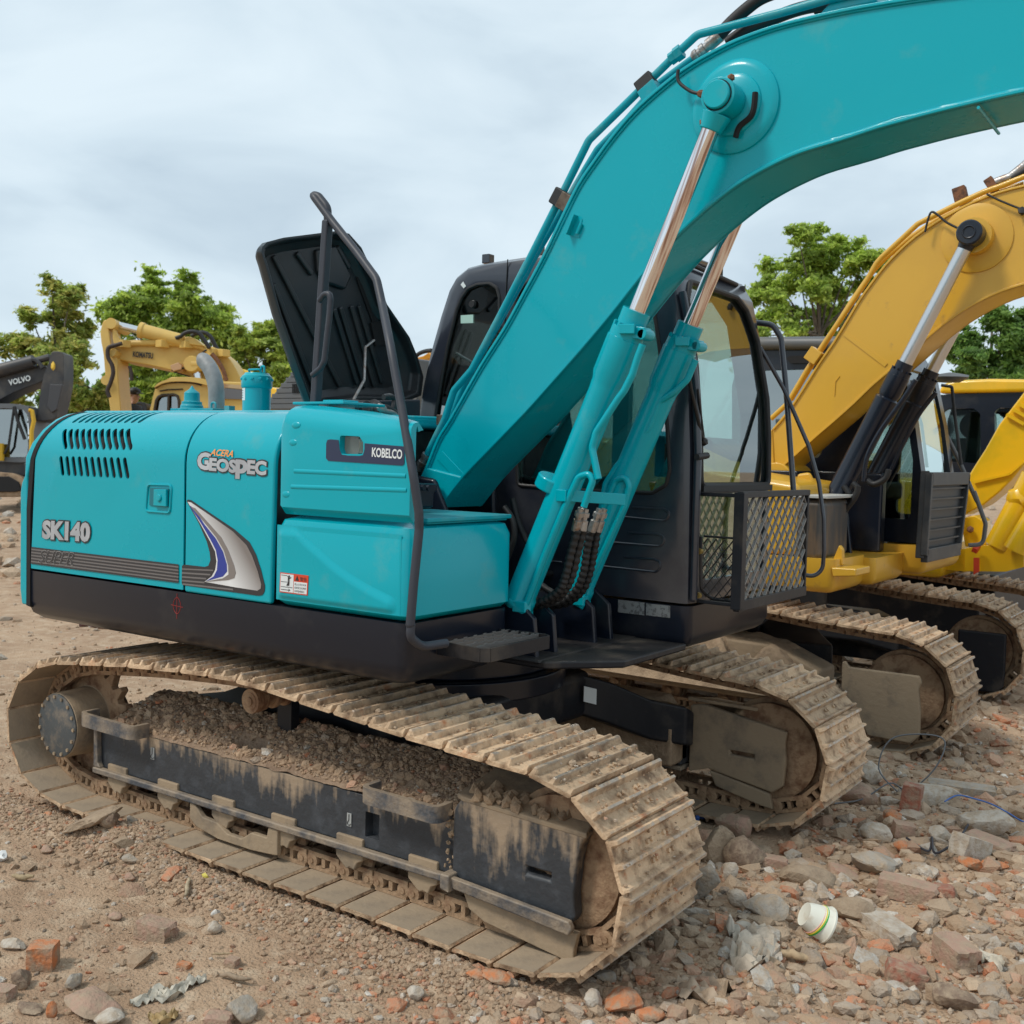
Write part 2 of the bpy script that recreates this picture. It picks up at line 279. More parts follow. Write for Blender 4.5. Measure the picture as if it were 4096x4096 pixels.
def text(name, s, bl, br, tl, m, parent, out=.0012, thick=.0008, off=0., shear=0., grow=0., raw=False):
    """lettering laid flat on a surface: fitted into the parallelogram bl, br, tl (grow widens it for an outline)"""
    cu = bpy.data.curves.new('t', 'FONT'); cu.body = s; cu.offset = off; cu.shear = shear; cu.resolution_u = 3
    to = bpy.data.objects.new('t', cu); COL.objects.link(to); dg = bpy.context.evaluated_depsgraph_get()
    me = bpy.data.meshes.new_from_object(to.evaluated_get(dg)); bpy.data.objects.remove(to)
    vs = np.array([v.co[:] for v in me.vertices]); fs = [tuple(p.vertices) for p in me.polygons]; bpy.data.meshes.remove(me)
    bl, br, tl = V3(bl), V3(br), V3(tl); ex = br - bl; ez = tl - bl; nn = ex.cross(ez).normalized()
    lo = vs[:, :2].min(0); hi = vs[:, :2].max(0); g = grow
    P = []
    for v in vs:
        u = (v[0] - lo[0]) / (hi[0] - lo[0]); w = (v[1] - lo[1]) / (hi[1] - lo[1])
        P.append(bl + ex * u + ez * w + nn * out + (ex.normalized() * (u - .5) + ez.normalized() * (w - .5)) * g)
    mm = M(); mm.add(P, fs); return obj(name, mm, m, parent, smooth=0, recalc=False)
def each(name, ms, mats, parent, **kw): return [obj(name, q, mats, parent, **kw) for q in ms]
def rect(P0, du, dv, n, t=.003):
    m = M(); m.prism([V3(P0), V3(P0) + V3(du), V3(P0) + V3(du) + V3(dv), V3(P0) + V3(dv)], V3(n) * t); return m
def copy_tree(o, parent=None):
    c = o.copy(); COL.objects.link(c); c.parent = parent
    for ch in o.children: copy_tree(ch, c)
    return c
# ================================================================ crawler tracks (shared by every machine near enough to show them)
def resample(loop, n):
    P = [V3((p[0], 0, p[1])) for p in loop]; P.append(P[0]); L = [0]
    for a, b in zip(P, P[1:]): L.append(L[-1] + (b - a).length)
    out = []
    for k in range(n):
        t = L[-1] * k / n; i = max(j for j in range(len(L)) if L[j] <= t + 1e-9); i = min(i, len(P) - 2)
        out.append(P[i].lerp(P[i + 1], (t - L[i]) / max(1e-9, L[i + 1] - L[i])))
    return out
def shoe_mesh(pitch, w):
    h = pitch / 2; g = .026
    pr = [(-h + .010, -.006), (-h + .009, .004), (-h + .012, g * .75), (-h + .02, g * .75), (-h + .034, .002), (-.014, .002), (-.007, g), (.003, g), (.012, .002), (h - .034, .002), (h - .022, g), (h - .010, g), (h - .004, .0), (h + .002, -.006), (h - .006, -.014), (-h + .02, -.012)]
    m = M(); n = len(pr); cols = [-w / 2, -w / 2 + .012, w / 2 - .012, w / 2]; vs = []
    for ci, y in enumerate(cols):
        for (s_, z) in pr: vs.append((s_, y, z if (ci in (1, 2) or z < .01) else .004))
    fs = [(c * n + i, c * n + (i + 1) % n, (c + 1) * n + (i + 1) % n, (c + 1) * n + i) for c in range(3) for i in range(n)]
    fs += [tuple(range(n)), tuple(range(4 * n - 1, 3 * n - 1, -1))]; m.add(vs, fs)
    m.mi = 1       # inner face, worn smooth by the links
    m.add([(-h + .022, -w / 2 + .002, -.0125), (h - .006, -w / 2 + .002, -.0145), (h - .006, w / 2 - .002, -.0145), (-h + .022, w / 2 - .002, -.0125)], [(0, 1, 2, 3)]); m.mi = 0
    for yy in (-.075, -.045, .045, .075):
        for s_ in (-.036, .03): m.lathe((s_, yy, -.002), (s_, yy, .012), [(0, .009), (1, .009)], 6)
    return m
def link_mesh():
    m = M()
    for y in (-.082, .082):
        w = .032
        m.box((0, y, -.024), (.168, w, .018)); m.box((0, y, -.082), (.182, w, .02)); m.box((.0, y, -.052), (.02, w, .044))
        for s_ in (-.068, .068): m.lathe((s_, y - w * .62, -.052), (s_, y + w * .62, -.052), [(0, .02), (.08, .031), (.92, .031), (1, .02)], 14); m.lathe((s_, y - w * .8, -.052), (s_, y + w * .8, -.052), [(0, .013), (1, .013)], 8)
    m.lathe((.068, -.08, -.052), (.068, .08, -.052), [(0, .024), (1, .024)], 12)
    return m
SHOE_ME = {}; LINK_ME = {}
def crawler(root, loop, n, yc, w=.6, mats=(SHOE, SHOEI), seen=None, jit=.004):
    P = resample(loop, n); pitch = sum((P[i] - P[(i + 1) % n]).length for i in range(n)) / n
    key = (round(w, 2), mats[0].name)
    c = V3((0, yc, .4)); belt = bpy.data.objects.new('crawler_track', None); COL.objects.link(belt); belt.parent = root; belt.location = c - origin(root)
    first = None; fl = None
    for i in range(n):
        a, b = P[i], P[(i + 1) % n]; mid = (a + b) / 2; t = (b - a).normalized(); nrm = V3((-t.z, 0, t.x)) * -1
        if nrm.dot(mid - V3((sum(q.x for q in P) / n, 0, .4))) < 0: nrm = -nrm
        y = nrm.cross(t); rot = Matrix((t, y, nrm)).transposed().to_4x4()
        pos = V3((mid.x, yc + random.uniform(-jit, jit), mid.z)) - c
        if seen and not seen(mid): continue
        if first is None:
            if key not in SHOE_ME:
                first = obj('track_shoe', shoe_mesh(pitch, w), list(mats), belt, smooth=0); first.data.transform(Matrix.Translation(origin(belt))); SHOE_ME[key] = first.data
                fl = obj('track_link', link_mesh(), LINK, belt, smooth=40); fl.data.transform(Matrix.Translation(origin(belt))); LINK_ME[key] = fl.data
            else:
                first = bpy.data.objects.new('track_shoe', SHOE_ME[key]); COL.objects.link(first); first.parent = belt
                fl = bpy.data.objects.new('track_link', LINK_ME[key]); COL.objects.link(fl); fl.parent = belt
            s1, l1 = first, fl
        else:
            s1 = first.copy(); COL.objects.link(s1); l1 = fl.copy(); COL.objects.link(l1)
        mt = Matrix.Translation(pos) @ rot @ Matrix.Rotation(random.uniform(-.012, .012), 4, 'Y')
        s1.matrix_local = mt; l1.matrix_local = Matrix.Translation(pos) @ rot
    return belt
LOOP = [(-1.35, .055), (-.5, .045), (.4, .04), (1.15, .035), (1.45, .035), (1.66, .085), (1.80, .21), (1.845, .36), (1.82, .52), (1.72, .66), (1.58, .735), (1.45, .757), (1.137, .775), (.813, .797), (.414, .832), (.084, .865), (-.132, .876), (-.459, .862), (-.828, .836), (-1.185, .80), (-1.50, .765), (-1.70, .68), (-1.825, .54), (-1.85, .40), (-1.81, .26), (-1.69, .13), (-1.52, .075)]
def roller(root, x, y, z, r=.075, w=.15, m=LINK, bracket=True, s=-1):
    q = M(); q.lathe((x, y - w / 2, z), (x, y + w / 2, z), [(0, r * .5), (.02, r), (.12, r), (.15, r * .72), (.42, r * .72), (.45, r), (.55, r), (.58, r * .72), (.85, r * .72), (.88, r), (.98, r), (1, r * .5)], 22)
    q.cyl((x, y - w * .75, z), (x, y + w * .75, z), .03, n=12); o = obj('track_roller', q, m, root, smooth=35)
    if bracket:
        b = M(); yy = y + s * w * .62
        b.prism([(x - .075, yy, z + .11), (x + .075, yy, z + .11), (x + .075, yy, z + .02), (x + .045, yy, z + .005), (x + .03, yy, z - .028), (x + .005, yy, z - .02), (x - .015, yy, z - .03), (x - .05, yy, z - .005), (x - .075, yy, z + .015)], (0, s * .045, 0)); obj('roller_bracket', b, GUARDM, root, bev=.006)
    return o
# ================================================================ the teal excavator
KX = thing('excavator', (0, 0, 0), 'excavator', 'teal and black excavator in front with its hood raised and boom lifted, largest machine')
crawler(KX, LOOP, 43, -.995)
crawler(KX, LOOP, 43, .995)
LABG = mat('grey_label', (.38, .39, .38), .5)
def side_gear(root, yc, s):
    """track frame, idler, final drive, rollers of one side; s = outward direction (-1 near side)"""
    Y = lambda d: yc + s * d          # d metres outward from the track centre
    near = s < 0
    # side frame: a long box beam with sloping top
    prof = [(-1.285, .235), (-1.285, .445), (-1.20, .452), (-.3, .452), (.6, .448), (1.0, .446), (1.0, .235)]
    m = M(); m.prism([(x, Y(.125), z) for x, z in prof], (0, -s * .30, 0))
    c = None
    if near:
        c = M(); c.box((.565, Y(.125), .33), (.075, .1, .105)); 
    fr = obj('track_frame', m, STREAK, root, bev=.012, cut=c)
    m = M(); m.prism([(x, Y(.127), z) for x, z in [(-1.30, .205), (-1.30, .236), (1.0, .236), (1.0, .205)]], (0, s * .035, 0)); m.prism([(x, Y(.127), z) for x, z in [(-1.30, .205), (-1.30, .23), (1.0, .23), (1.0, .205)]], (0, -s * .30, 0)); obj('frame_flange', m, FLANGE, fr, bev=.008)
    m = M(); m.prism([(-1.30, Y(.125), .236), (-1.30, Y(.125), .47), (-1.275, Y(.125), .47), (-1.265, Y(.125), .26), (-1.245, Y(.125), .236)], (0, s * .03, 0)); obj('frame_end_plate', m, FLANGE, fr, bev=.006)
    if near:
        m = M(); m.box((-.86, Y(.128), .375), (.026, .003, .058)); obj('hook_label', m, LABG, fr, smooth=0); 
        m = M(); m.tube(fillet([(-.86, Y(.131), .402), (-.86, Y(.131), .375), (-.872, Y(.131), .36), (-.86, Y(.131), .348), (-.848, Y(.131), .358)], .01), .0016, 4); obj('hook_sign', m, DECALK, fr)
        m = M(); m.box((.44, Y(.128), .33), (.024, .003, .055)); obj('hook_label', m, LABG, fr, smooth=0)
        m = M(); m.tube(fillet([(.44, Y(.131), .354), (.44, Y(.131), .33), (.43, Y(.131), .316), (.44, Y(.131), .305), (.45, Y(.131), .315)], .01), .0016, 4); obj('hook_sign', m, DECALK, fr)
        # tie-down / step brackets
        for x0, x1 in ((-1.30, -.90), (.60, .97)):
            m = M(); pth = fillet([(x0, Y(.125), .495), (x0, Y(.21), .495), (x0 + .02, Y(.215), .49), (x1 - .02, Y(.215), .485), (x1, Y(.20), .485), (x1, Y(.125), .485)], .03, 4)
            ring = []
            for i, p in enumerate(pth):
                d = (pth[min(i + 1, len(pth) - 1)] - pth[max(i - 1, 0)]).normalized(); nn = V3((0, 0, 1)).cross(d).normalized() * .012
                ring.append([p + nn + V3((0, 0, .032)), p - nn + V3((0, 0, .032)), p - nn - V3((0, 0, .034)), p + nn - V3((0, 0, .034))])
            m.loft(ring); obj('step_bracket', m, FLANGE, fr, bev=.004)
    # front yoke cover with its rolled top edge
    yk = M(); pc = [(1.0, .235), (1.0, .50), (1.045, .555), (1.60, .535), (1.578, .49), (1.565, .44), (1.552, .30), (1.56, .22), (1.54, .19)]
    yk.prism([(x, Y(.15), z) for x, z in pc], (0, -s * .06, 0))
    c2 = M(); c2.box((1.40, Y(.13), .345), (.105, .16, .026))
    yo = obj('idler_guard', yk, STREAKG if near else GUARDM, root, bev=.012, cut=c2)
    m = M(); m.prism([(1.0, Y(.155), .205), (1.0, Y(.155), .237), (1.03, Y(.165), .25), (1.56, Y(.165), .222), (1.575, Y(.165), .195), (1.56, Y(.165), .17)], (0, s * .03, 0)); m.prism([(.985, Y(.12), .20), (.985, Y(.12), .26), (1.03, Y(.12), .26), (1.03, Y(.12), .19)], (0, s * .085, 0)); obj('guard_flange', m, FLANGE, yo, bev=.008)
    m = M(); m.prism([(1.0, Y(.125), .555), (1.0, Y(-.12), .60), (1.30, Y(-.12), .60), (1.56, Y(.0), .57), (1.60, Y(.152), .535), (1.045, Y(.152), .557)], (0, 0, -.02)); obj('guard_top_plate', m, GUARDM, yo, bev=.006)
    # rollers, chain guides
    for k in range(7): roller(root, -1.13 + .395 * k, yc, .155, s=s)
    roller(root, -.17, yc, .735, r=.052, w=.16, bracket=False)
    m = M(); m.lathe((-.17, Y(.07), .735), (-.17, Y(.135), .735), [(0, .05), (.2, .055), (.95, .055), (.96, .04), (1, .04)], 24); m.lathe((-.17, Y(.135), .735), (-.17, Y(.142), .735), [(0, .02), (1, .02)], 12); obj('carrier_roller_hub', m, LINK, root, smooth=35); m = M(); m.box((-.17, Y(-.10), .60), (.09, .05, .30)); obj('roller_post', m, BLACKD, root)
    for x0, x1 in ((-.55, .02), (1.06, 1.56)):
        g = M()
        if x0 < 0: pp = [(x0, .205), (x0, .13), (x0 + .05, .10), (x0 + .2, .075), (x0 + .42, .075), (x1 - .02, .085), (x1 + .02, .09), (x1 + .02, .205), (x1 - .04, .205), (x1 - .05, .155), (x1 - .15, .155), (x1 - .21, .115), (x1 - .31, .115), (x1 - .38, .15), (x0 + .09, .155), (x0 + .03, .205)]
        else: pp = [(x0, .19), (x0 + .03, .13), (x0 + .10, .10), (x1 - .02, .055), (x1, .05), (x1, .10), (x1 + .015, .17), (x1, .17)]
        g.prism([(x, Y(.125), z) for x, z in pp], (0, s * .028, 0)); obj('chain_guide', g, GUARDM, root, bev=.006)
    # idler wheel
    m = M(); m.lathe((1.45, Y(-.085), .375), (1.45, Y(.085), .375), [(0, .19), (0.02, .225), (.06, .247), (.3, .247), (.31, .272), (.69, .272), (.7, .247), (.94, .247), (.98, .225), (1.0, .19), (.985, .17), (.99, .07), (1.12, .06)], 48); obj('idler_wheel', m, [LINK][0], root, smooth=40)
    # final drive and sprocket
    m = M(); m.lathe((-1.527, Y(-.12), .418), (-1.527, Y(.205), .418), [(0, .15), (.3, .155), (.34, .21), (.42, .21), (.44, .172), (.92, .168), (.99, .166), (1, .160)], 40); dv = obj('final_drive', m, GUARDM, root, smooth=35)
    m = M(); m.lathe((-1.527, Y(.2045), .418), (-1.527, Y(.214), .418), [(0, .162), (.7, .162), (1, .155)], 40); obj('cover_plate', m, mat('scuffed_grey_plate', (.085, .095, .10), .5, .2, c2=(.26, .21, .16), sc1=12, amt=(.48, .7), bump=.2) if near else GUARDM, dv, smooth=35)
    if near:
        m = M()
        for k in range(15):
            a = 2 * math.pi * k / 15; x = -1.527 + .148 * math.cos(a); z = .418 + .148 * math.sin(a); m.lathe((x, Y(.213), z), (x, Y(.221), z), [(0, .0095), (1, .0095)], 6)
        obj('cover_bolts', m, GUARDM, dv, smooth=0, kind='stuff')
    m = M(); T = 21
    pts = []
    for k in range(T * 4):
        a = 2 * math.pi * k / (T * 4); r = (.325, .325, .265, .265)[k % 4]; pts.append((-1.527 + r * math.cos(a), Y(.022), .418 + r * math.sin(a)))
    m.prism(pts, (0, -s * .044, 0)); obj('drive_sprocket', m, LINK, root, bev=.004)
    return fr
side_gear(KX, -.995, -1); side_gear(KX, .995, 1)
m = M(); m.prism([(-.9, .70, .25), (-.9, .70, .46), (-.6, .70, .62), (.9, .70, .60), (1.0, .70, .46), (1.0, .70, .25)], (0, .2, 0)); obj('inner_frame_side', m, MUD, KX, bev=.02)
# far-side inner idler guard, caked with dry mud
m = M(); m.prism([(x, .865, z) for x, z in [(1.02, .20), (1.02, .56), (1.10, .575), (1.56, .50), (1.55, .44), (1.56, .36), (1.55, .22), (1.49, .175), (1.13, .235)]], (0, .03, 0))
c = M(); c.box((1.32, .87, .345), (.13, .2, .022)); obj('idler_guard', m, GUARDM, KX, bev=.012, cut=c)
m = M(); m.prism([(x, .862, z) for x, z in [(1.14, .23), (1.48, .17), (1.50, .09), (1.42, .10), (1.18, .15)]], (0, .03, 0)); obj('chain_guide', m, GUARDM, KX, bev=.01)
# carbody: centre box and four legs
m = M(); m.prism([(.62, -.5, .50), (.62, .5, .50), (.3, .72, .50), (-.62, .72, .50), (-.75, .4, .50), (-.75, -.4, .50), (-.62, -.72, .50), (.3, -.72, .50)], (0, 0, .24)); cb = obj('carbody', m, BLACKD, KX, bev=.04, seg=3)
for sx in (1, -1):
    for sy in (1, -1):
        m = M(); st = [(.52, .05, .735, .52), (.60, .42, .735, .52), (.72, .56, .68, .46), (.90, .66, .60, .39), (1.06, .74, .575, .37), (1.08, .80, .54, .36)]
        m.loft([[(sx * x, sy * y, zt), (sx * x, sy * y, zb), (sx * (x - .36), sy * (y + .12), zb), (sx * (x - .36), sy * (y + .12), zt)] for x, y, zt, zb in st])
        lg = obj('carbody_leg', m, BLACKD, KX, bev=.015, smooth=60)
        if sx == sy == 1:
            lb = M(); d = V3((.12, .14, -.06)); pa = V3((.60, .42, .68)); a = (V3((.72, .56, .62)) - V3((.60, .42, .67))); a.normalize(); nn = V3((a.y, -a.x, 0)).normalized()
            p0 = V3((.635, .40, .60)); lb.prism([p0, p0 + V3((.045, .052, -.018)), p0 + V3((.045, .052, .062)), p0 + V3((0, 0, .08))], nn * .012); obj('hook_label', lb, WHITE, lg, smooth=0)
m = M(); m.cyl((0, 0, .70), (0, 0, .80), .66, n=48); m.cyl((0, 0, .80), (0, 0, .96), .60, n=48); obj('swing_bearing', m, BLACK, KX, bev=.01)
# ---------------------------------------------------------------- upper structure
YS = -1.245
def rprof(r0z, top, r, y0=YS, n=8, y_end=0., z_end=None):
    """side panel profile: up the flat side, round the shoulder, in over the top"""
    P = [(y0, r0z)]
    for k in range(n + 1):
        a = math.pi / 2 * k / n; P.append((y0 + r - r * math.cos(a), top - r + r * math.sin(a)))
    P.append((y_end, z_end if z_end is not None else top + .02)); return P
# lower frame band, rounded underneath
def band(m, x0, x1, y0, y1, zt, zb, r=.09):
    pl = fillet([(x0, y0, 0), (x1, y0, 0), (x1, y1, 0), (x0, y1, 0)], [.01, .05, .05, .05], 3, close=True); c = V3(((x0 + x1) / 2, (y0 + y1) / 2, 0)); rings = []
    for z, ins in ((zt, .0), (zt - .012, 0), (zb + r, 0.), (zb + r * .4, .02), (zb + .01, r * .6), (zb, r)):
        rings.append([V3((p.x + (ins if p.x < c.x else -ins), p.y + (ins if p.y < c.y else -ins), z)) for p in pl])
    m.loft(rings)
m = M(); band(m, -1.745, .832, YS + .002, -.565, 1.203, .945, .10); lf = obj('lower_frame', m, BLACK, KX, smooth=50)
m = M(); m.prism([(-1.70, -.57, .98), (-1.70, 1.24, .98), (.0, 1.24, .98), (.0, -.57, .98)], (0, 0, .18)); m.prism([(.0, -.57, .975), (.0, 1.24, .975), (1.0, 1.24, .975), (1.0, -.57, .975)], (0, 0, .02)); m.prism([(-.3, -.56, .955), (1.02, -.56, .955), (1.26, -.30, .955), (1.26, .30, .955), (-.3, .30, .955)], (0, 0, .035)); obj('deck_plate', m, BLACKD, KX, bev=.01)
# red marking crayon sign on the frame
m = M()
cx, cz = (-0.534,-1.244,1.139)[0], (-0.534,-1.244,1.139)[2]
rm = fillet([(cx - .035, -1.2435, cz), (cx, -1.2435, cz + .05), (cx + .035, -1.2435, cz), (cx, -1.2435, cz - .05)], .05, 4, close=True); m.tube(rm, .0016, 4, close=True)
m.tube([(cx, -1.2435, cz - .06), (cx, -1.2435, cz + .055)], .0016, 4); m.tube([(cx - .042, -1.2435, cz), (cx + .042, -1.2435, cz - .004)], .0016, 4); obj('red_crayon_mark', m, REDM, lf)
# counterweight: curved back
pf = [(-.02, 1.02), (.0, 1.10), (.0, 1.45), (.0, 1.60), (-.015, 1.65), (-.05, 1.69), (-.05, 1.785), (-.06, 1.86), (-.085, 1.93), (-.12, 1.98), (-.17, 2.012), (-.25, 2.026)]
m = M(); rings = []
ins = {1.02: .10, 1.10: .02}
NA = 22
for (dx, z) in pf:
    rr = 2.15 + dx - (.05 if z == 1.02 else 0); sh = 0 if z < 1.785 else .24 - math.sqrt(max(0, .0576 - (z - 1.787) ** 2)); ys = -1.247 + sh; bk = dx * .8; gx = -1.738 + (0 if z < 1.70 else (z - 1.70) * .45)
    x1 = max(-1.832 - bk, -1.832 + (.0 if z < 1.7 else (z - 1.7) * .55)); ring = [(-1.50, -.9, z), (gx, -.9, z), (gx, ys, z), (min(gx - .01, x1 + .03), ys, z), (min(gx - .02, x1), ys + .035, z)]
    for k in range(NA + 1):
        a = math.radians(-31 + 62 * k / NA); x_, y_ = -rr * math.cos(a), rr * math.sin(a); y_ = max(ys + .06, min(-ys - .06, y_)); ring.append((x_, y_, z))
    ring += [(min(gx - .02, x1), -ys - .035, z), (min(gx - .01, x1 + .03), -ys, z), (gx, -ys, z), (-1.50, -ys, z)]
    rings.append(ring)
m.loft(rings); cw = obj('counterweight', m, TEAL, KX, bev=.02, smooth=60)
m = M(); gr_ = []
for i in range(15):
    if i < 4: y, z = -1.249, 1.02 + i * .25
    else: al = (i - 4) / 10 * 1.5; y, z = -1.249 + .24 - .24 * math.cos(al), 1.787 + .24 * math.sin(al)
    x = -1.740 + (0 if z < 1.70 else (z - 1.70) * .45); gr_.append([V3((x, y, z)), V3((x + .034, y, z)), V3((x + .034, y + .06, z - .03)), V3((x, y + .06, z - .03))])
m.loft(gr_); obj('side_gap', m, DARK, cw, smooth=0)
# panels of the right side
def panel(name, x0l, x1l, prof, th=.028, mt=TEAL, cut=None, bev=.012, par=KX, par_off=None):
    """x0l / x1l: functions of z giving the front and rear edge"""
    m = M(); rings = []
    for (y, z) in prof: rings.append((V3((x0l(z), y, z)), V3((x1l(z), y, z))))
    inn = []
    for i, (y, z) in enumerate(prof):
        a = prof[max(i - 1, 0)]; b = prof[min(i + 1, len(prof) - 1)]; d = V3((0, b[0] - a[0], b[1] - a[1])).normalized(); nn = V3((0, d.z, -d.y)); inn.append(nn * th)
    n = len(prof); vs = []
    for i in range(n): vs += [rings[i][0], rings[i][1], rings[i][1] + inn[i], rings[i][0] + inn[i]]
    fs = []
    for i in range(n - 1):
        for k in range(4): fs.append((i * 4 + k, i * 4 + (k + 1) % 4, (i + 1) * 4 + (k + 1) % 4, (i + 1) * 4 + k))
    fs += [(0, 1, 2, 3), ((n - 1) * 4 + 3, (n - 1) * 4 + 2, (n - 1) * 4 + 1, (n - 1) * 4)]
    m.add(vs, fs); return obj(name, m, mt, par, bev=bev, seg=3, cut=cut, smooth=30)
sstep_ = lambda a, b, t: np.clip((t - a) / (b - a), 0, 1) ** 2 * (3 - 2 * np.clip((t - a) / (b - a), 0, 1))
lerp = lambda a, b, t: a + (b - a) * max(0, min(1, t))
LV = M()        # louvre cutters
def stad(p0, p1, w, n=5):
    p0 = V3(p0); p1 = V3(p1); d = (p1 - p0); L = d.length; d.normalize(); s = V3((d.z, 0, -d.x)) if abs(d.y) < .01 else V3((1, 0, 0)); out = []
    for k in range(n + 1):
        a = -math.pi / 2 + math.pi * k / n; out.append(p1 - d * w + d * w * math.cos(a) + s * w * math.sin(a))
    for k in range(n + 1):
        a = math.pi / 2 + math.pi * k / n; out.append(p0 + d * w + d * w * math.cos(a) + s * w * math.sin(a))
    return out
def stadp(p0, p1, w, n=5):
    q0, q1 = V3((p0.x, 0, p0.z)), V3((p1.x, 0, p1.z)); return [V3((p.x, -1.26, p.z)) for p in stad(q0, q1, w, n)]
r3t, r3b = [(-1.448,-1.247,1.798),(-0.932,-1.246,1.802)], [(-1.426,-1.247,1.699),(-0.900,-1.247,1.702)]
_a, _b = [(-1.450,-1.245,1.798),(-0.934,-1.245,1.802)], [(-1.429,-1.245,1.699),(-0.903,-1.245,1.701)]
r2t, r2b = [(-1.491,-1.197,1.931),(-0.980,-1.193,1.936)], [(-1.407,-1.242,1.833),(-0.886,-1.241,1.839)]
for tt, bb in ((r3t, r3b), (r2t, r2b)):
    for k in range(11):
        f = k / 10; LV.prism([p + V3((0, -.06, 0)) for p in stadp(V3(bb[0]).lerp(V3(bb[1]), f), V3(tt[0]).lerp(V3(tt[1]), f), .0145)], (0, .2, 0))
P_side = rprof(1.215, 2.025, .24, z_end=2.045, n=12)
r1t, r1b = [(-1.678,-1.014,2.026),(-1.118,-1.014,2.029)], [(-1.473,-1.164,1.966),(-0.942,-1.162,1.968)]
for k in range(11):
    f = k / 10; lo_ = V3(r1b[0]).lerp(V3(r1b[1]), f); al = math.asin(max(-1, min(1, (lo_.z - 1.785) / .24))); nrm = V3((0, -math.cos(al + .30), math.sin(al + .30))); tg = V3((.10, -nrm.y * 0 + math.sin(al + .30), math.cos(al + .30))).normalized()
    base = lo_ - nrm * .0; LV.prism([p + nrm * .05 for p in stad(base, base + tg * .15, .0145)], -nrm * .16)
ed = panel('engine_door', lambda z: -1.706 + (0 if z < 1.70 else (z - 1.70) * .45), lambda z: -.492, P_side, cut=LV, bev=.003, th=.007)
fd = panel('pump_door', lambda z: -.484, lambda z: lerp(.080, .10, (z - 1.2)), rprof(1.206, 2.028, .24, z_end=2.045, n=12))
# black sheet and box behind the louvres, added so the inside looks shaded
m = M(); lin = [(y + .036 * (1 if i < 4 else .7), z - (.0 if i < 4 else .036)) for i, (y, z) in enumerate(P_side)]; m.loft([[(-1.66, y, z) for y, z in lin], [(-.52, y, z) for y, z in lin]], cap=False, close=False); obj('louvre_shade_sheet', m, DARK, KX, smooth=0)
m = M(); m.box((-.85, -.55, 1.6), (1.6, 1.15, .74)); obj('engine_bay', m, mat('bay_shade_black', (.012, .014, .016), .5, c2=(.05, .05, .05), sc1=8), KX, smooth=0)
m = M(); m.prism([(-1.65, -1.0, 1.98), (.1, -1.0, 1.98), (.1, .25, 1.98), (-.3, .25, 1.98), (-.4, 1.2, 1.98), (-1.65, 1.2, 1.98)], (0, 0, .055)); m.prism([(-1.7, .9, 1.2), (-.5, .9, 1.2), (-.5, .9, 1.98), (-1.7, .9, 1.98)], (0, .34, 0)); obj('machinery_cover', m, TEAL, KX, bev=.02)
# recessed latch on the engine door
hz = [(-0.731,-1.247,1.666),(-0.594,-1.247,1.668),(-0.596,-1.247,1.582),(-0.732,-1.247,1.586)]; oc = [(-0.747,-1.247,1.682),(-0.577,-1.247,1.685),(-0.587,-1.247,1.558),(-0.764,-1.247,1.558)]
m = M(); q = fillet(oc, .02, 3, close=True); m.tube(q, .006, 6, close=True); lt = obj('door_latch', m, TEAL, ed)
m = M(); m.prism(hz, (0, -.003, 0)); obj('latch_recess_shade', m, mat('teal_recess_shade', (.004, .16, .20), .4), lt, smooth=0)  # flat patch; the shade of the recess is put into its darker teal
m = M(); m.prism([(-0.687,-1.250,1.661),(-0.598,-1.250,1.664),(-0.597,-1.250,1.586),(-0.689,-1.250,1.586)], (0, -.012, 0)); m.lathe((-0.644,-1.262,1.624), V3((-0.644,-1.262,1.624)) + V3((0, -.008, 0)), [(0, .018), (1, .015)], 16); obj('latch_handle', m, TEAL, lt, bev=.003)
# front hood block with the work lamp
m = M(); rings = []; th = .03
for x, zt, k in ((.112, 2.035, .05), (.115, 2.04, .022), (.125, 2.044, .006), (.14, 2.045, 0), (.22, 2.044, 0), (.30, 2.04, 0), (.55, 2.018, 0), (.72, 1.996, 0), (.835, 1.975, 0)):
    rq = .10 if x < .6 else (.07 if x < .8 else .035)
    pr_ = [(YS + k + .025, 1.59 + k), (YS + k, 1.62 + k), (YS + k, 1.75), (YS + k, zt - rq)] + [(YS + k + rq - (rq - k * .5) * math.cos(a * .314), zt - rq + (rq - k) * math.sin(a * .314)) for a in range(1, 6)] + [(YS + rq + .008, zt + .001 - k)]
    inn_ = [(y + th, z + (.02 if i == 0 else 0) - (th if i > 5 else 0)) for i, (y, z) in enumerate(pr_)]
    rings.append([V3((x, y, z)) for y, z in pr_] + [V3((x, y, z)) for y, z in inn_[::-1]])
m.loft(rings)
c = M(); lc = [(0.465,-1.245,1.920),(0.571,-1.245,1.917),(0.591,-1.245,1.894),(0.592,-1.245,1.849),(0.473,-1.245,1.847),(0.463,-1.245,1.869)]; c.prism([V3(p) + V3((0, -.05, 0)) for p in fillet(lc, .012, 3, close=True)], (0, .13, 0))
hd = obj('front_side_cover', m, TEAL, KX, bev=.02, seg=3, smooth=50, cut=c)
for a, b in ([(0.209,-1.236,1.771),(0.813,-1.236,1.770)], [(0.193,-1.236,1.706),(0.818,-1.236,1.716)]): m = M(); m.tube([a, b], .013, 12); obj('pressed_rib', m, TEAL, hd)
for q in [(0.215,-1.243,1.959),(0.200,-1.243,1.888),(0.163,-1.243,1.673)]: m = M(); m.blob(q, .022, 1, 0, (1.2, .25, .7), 2); obj('pressed_dimple', m, TEAL, hd)
m = M(); m.prism(fillet([(0.431,-1.215,1.921),(0.535,-1.215,1.919),(0.544,-1.215,1.900),(0.541,-1.215,1.846),(0.438,-1.215,1.847)], .012, 3, close=True), (0, .03, 0)); lo = obj('work_lamp', m, LAMPR, hd, bev=.004)
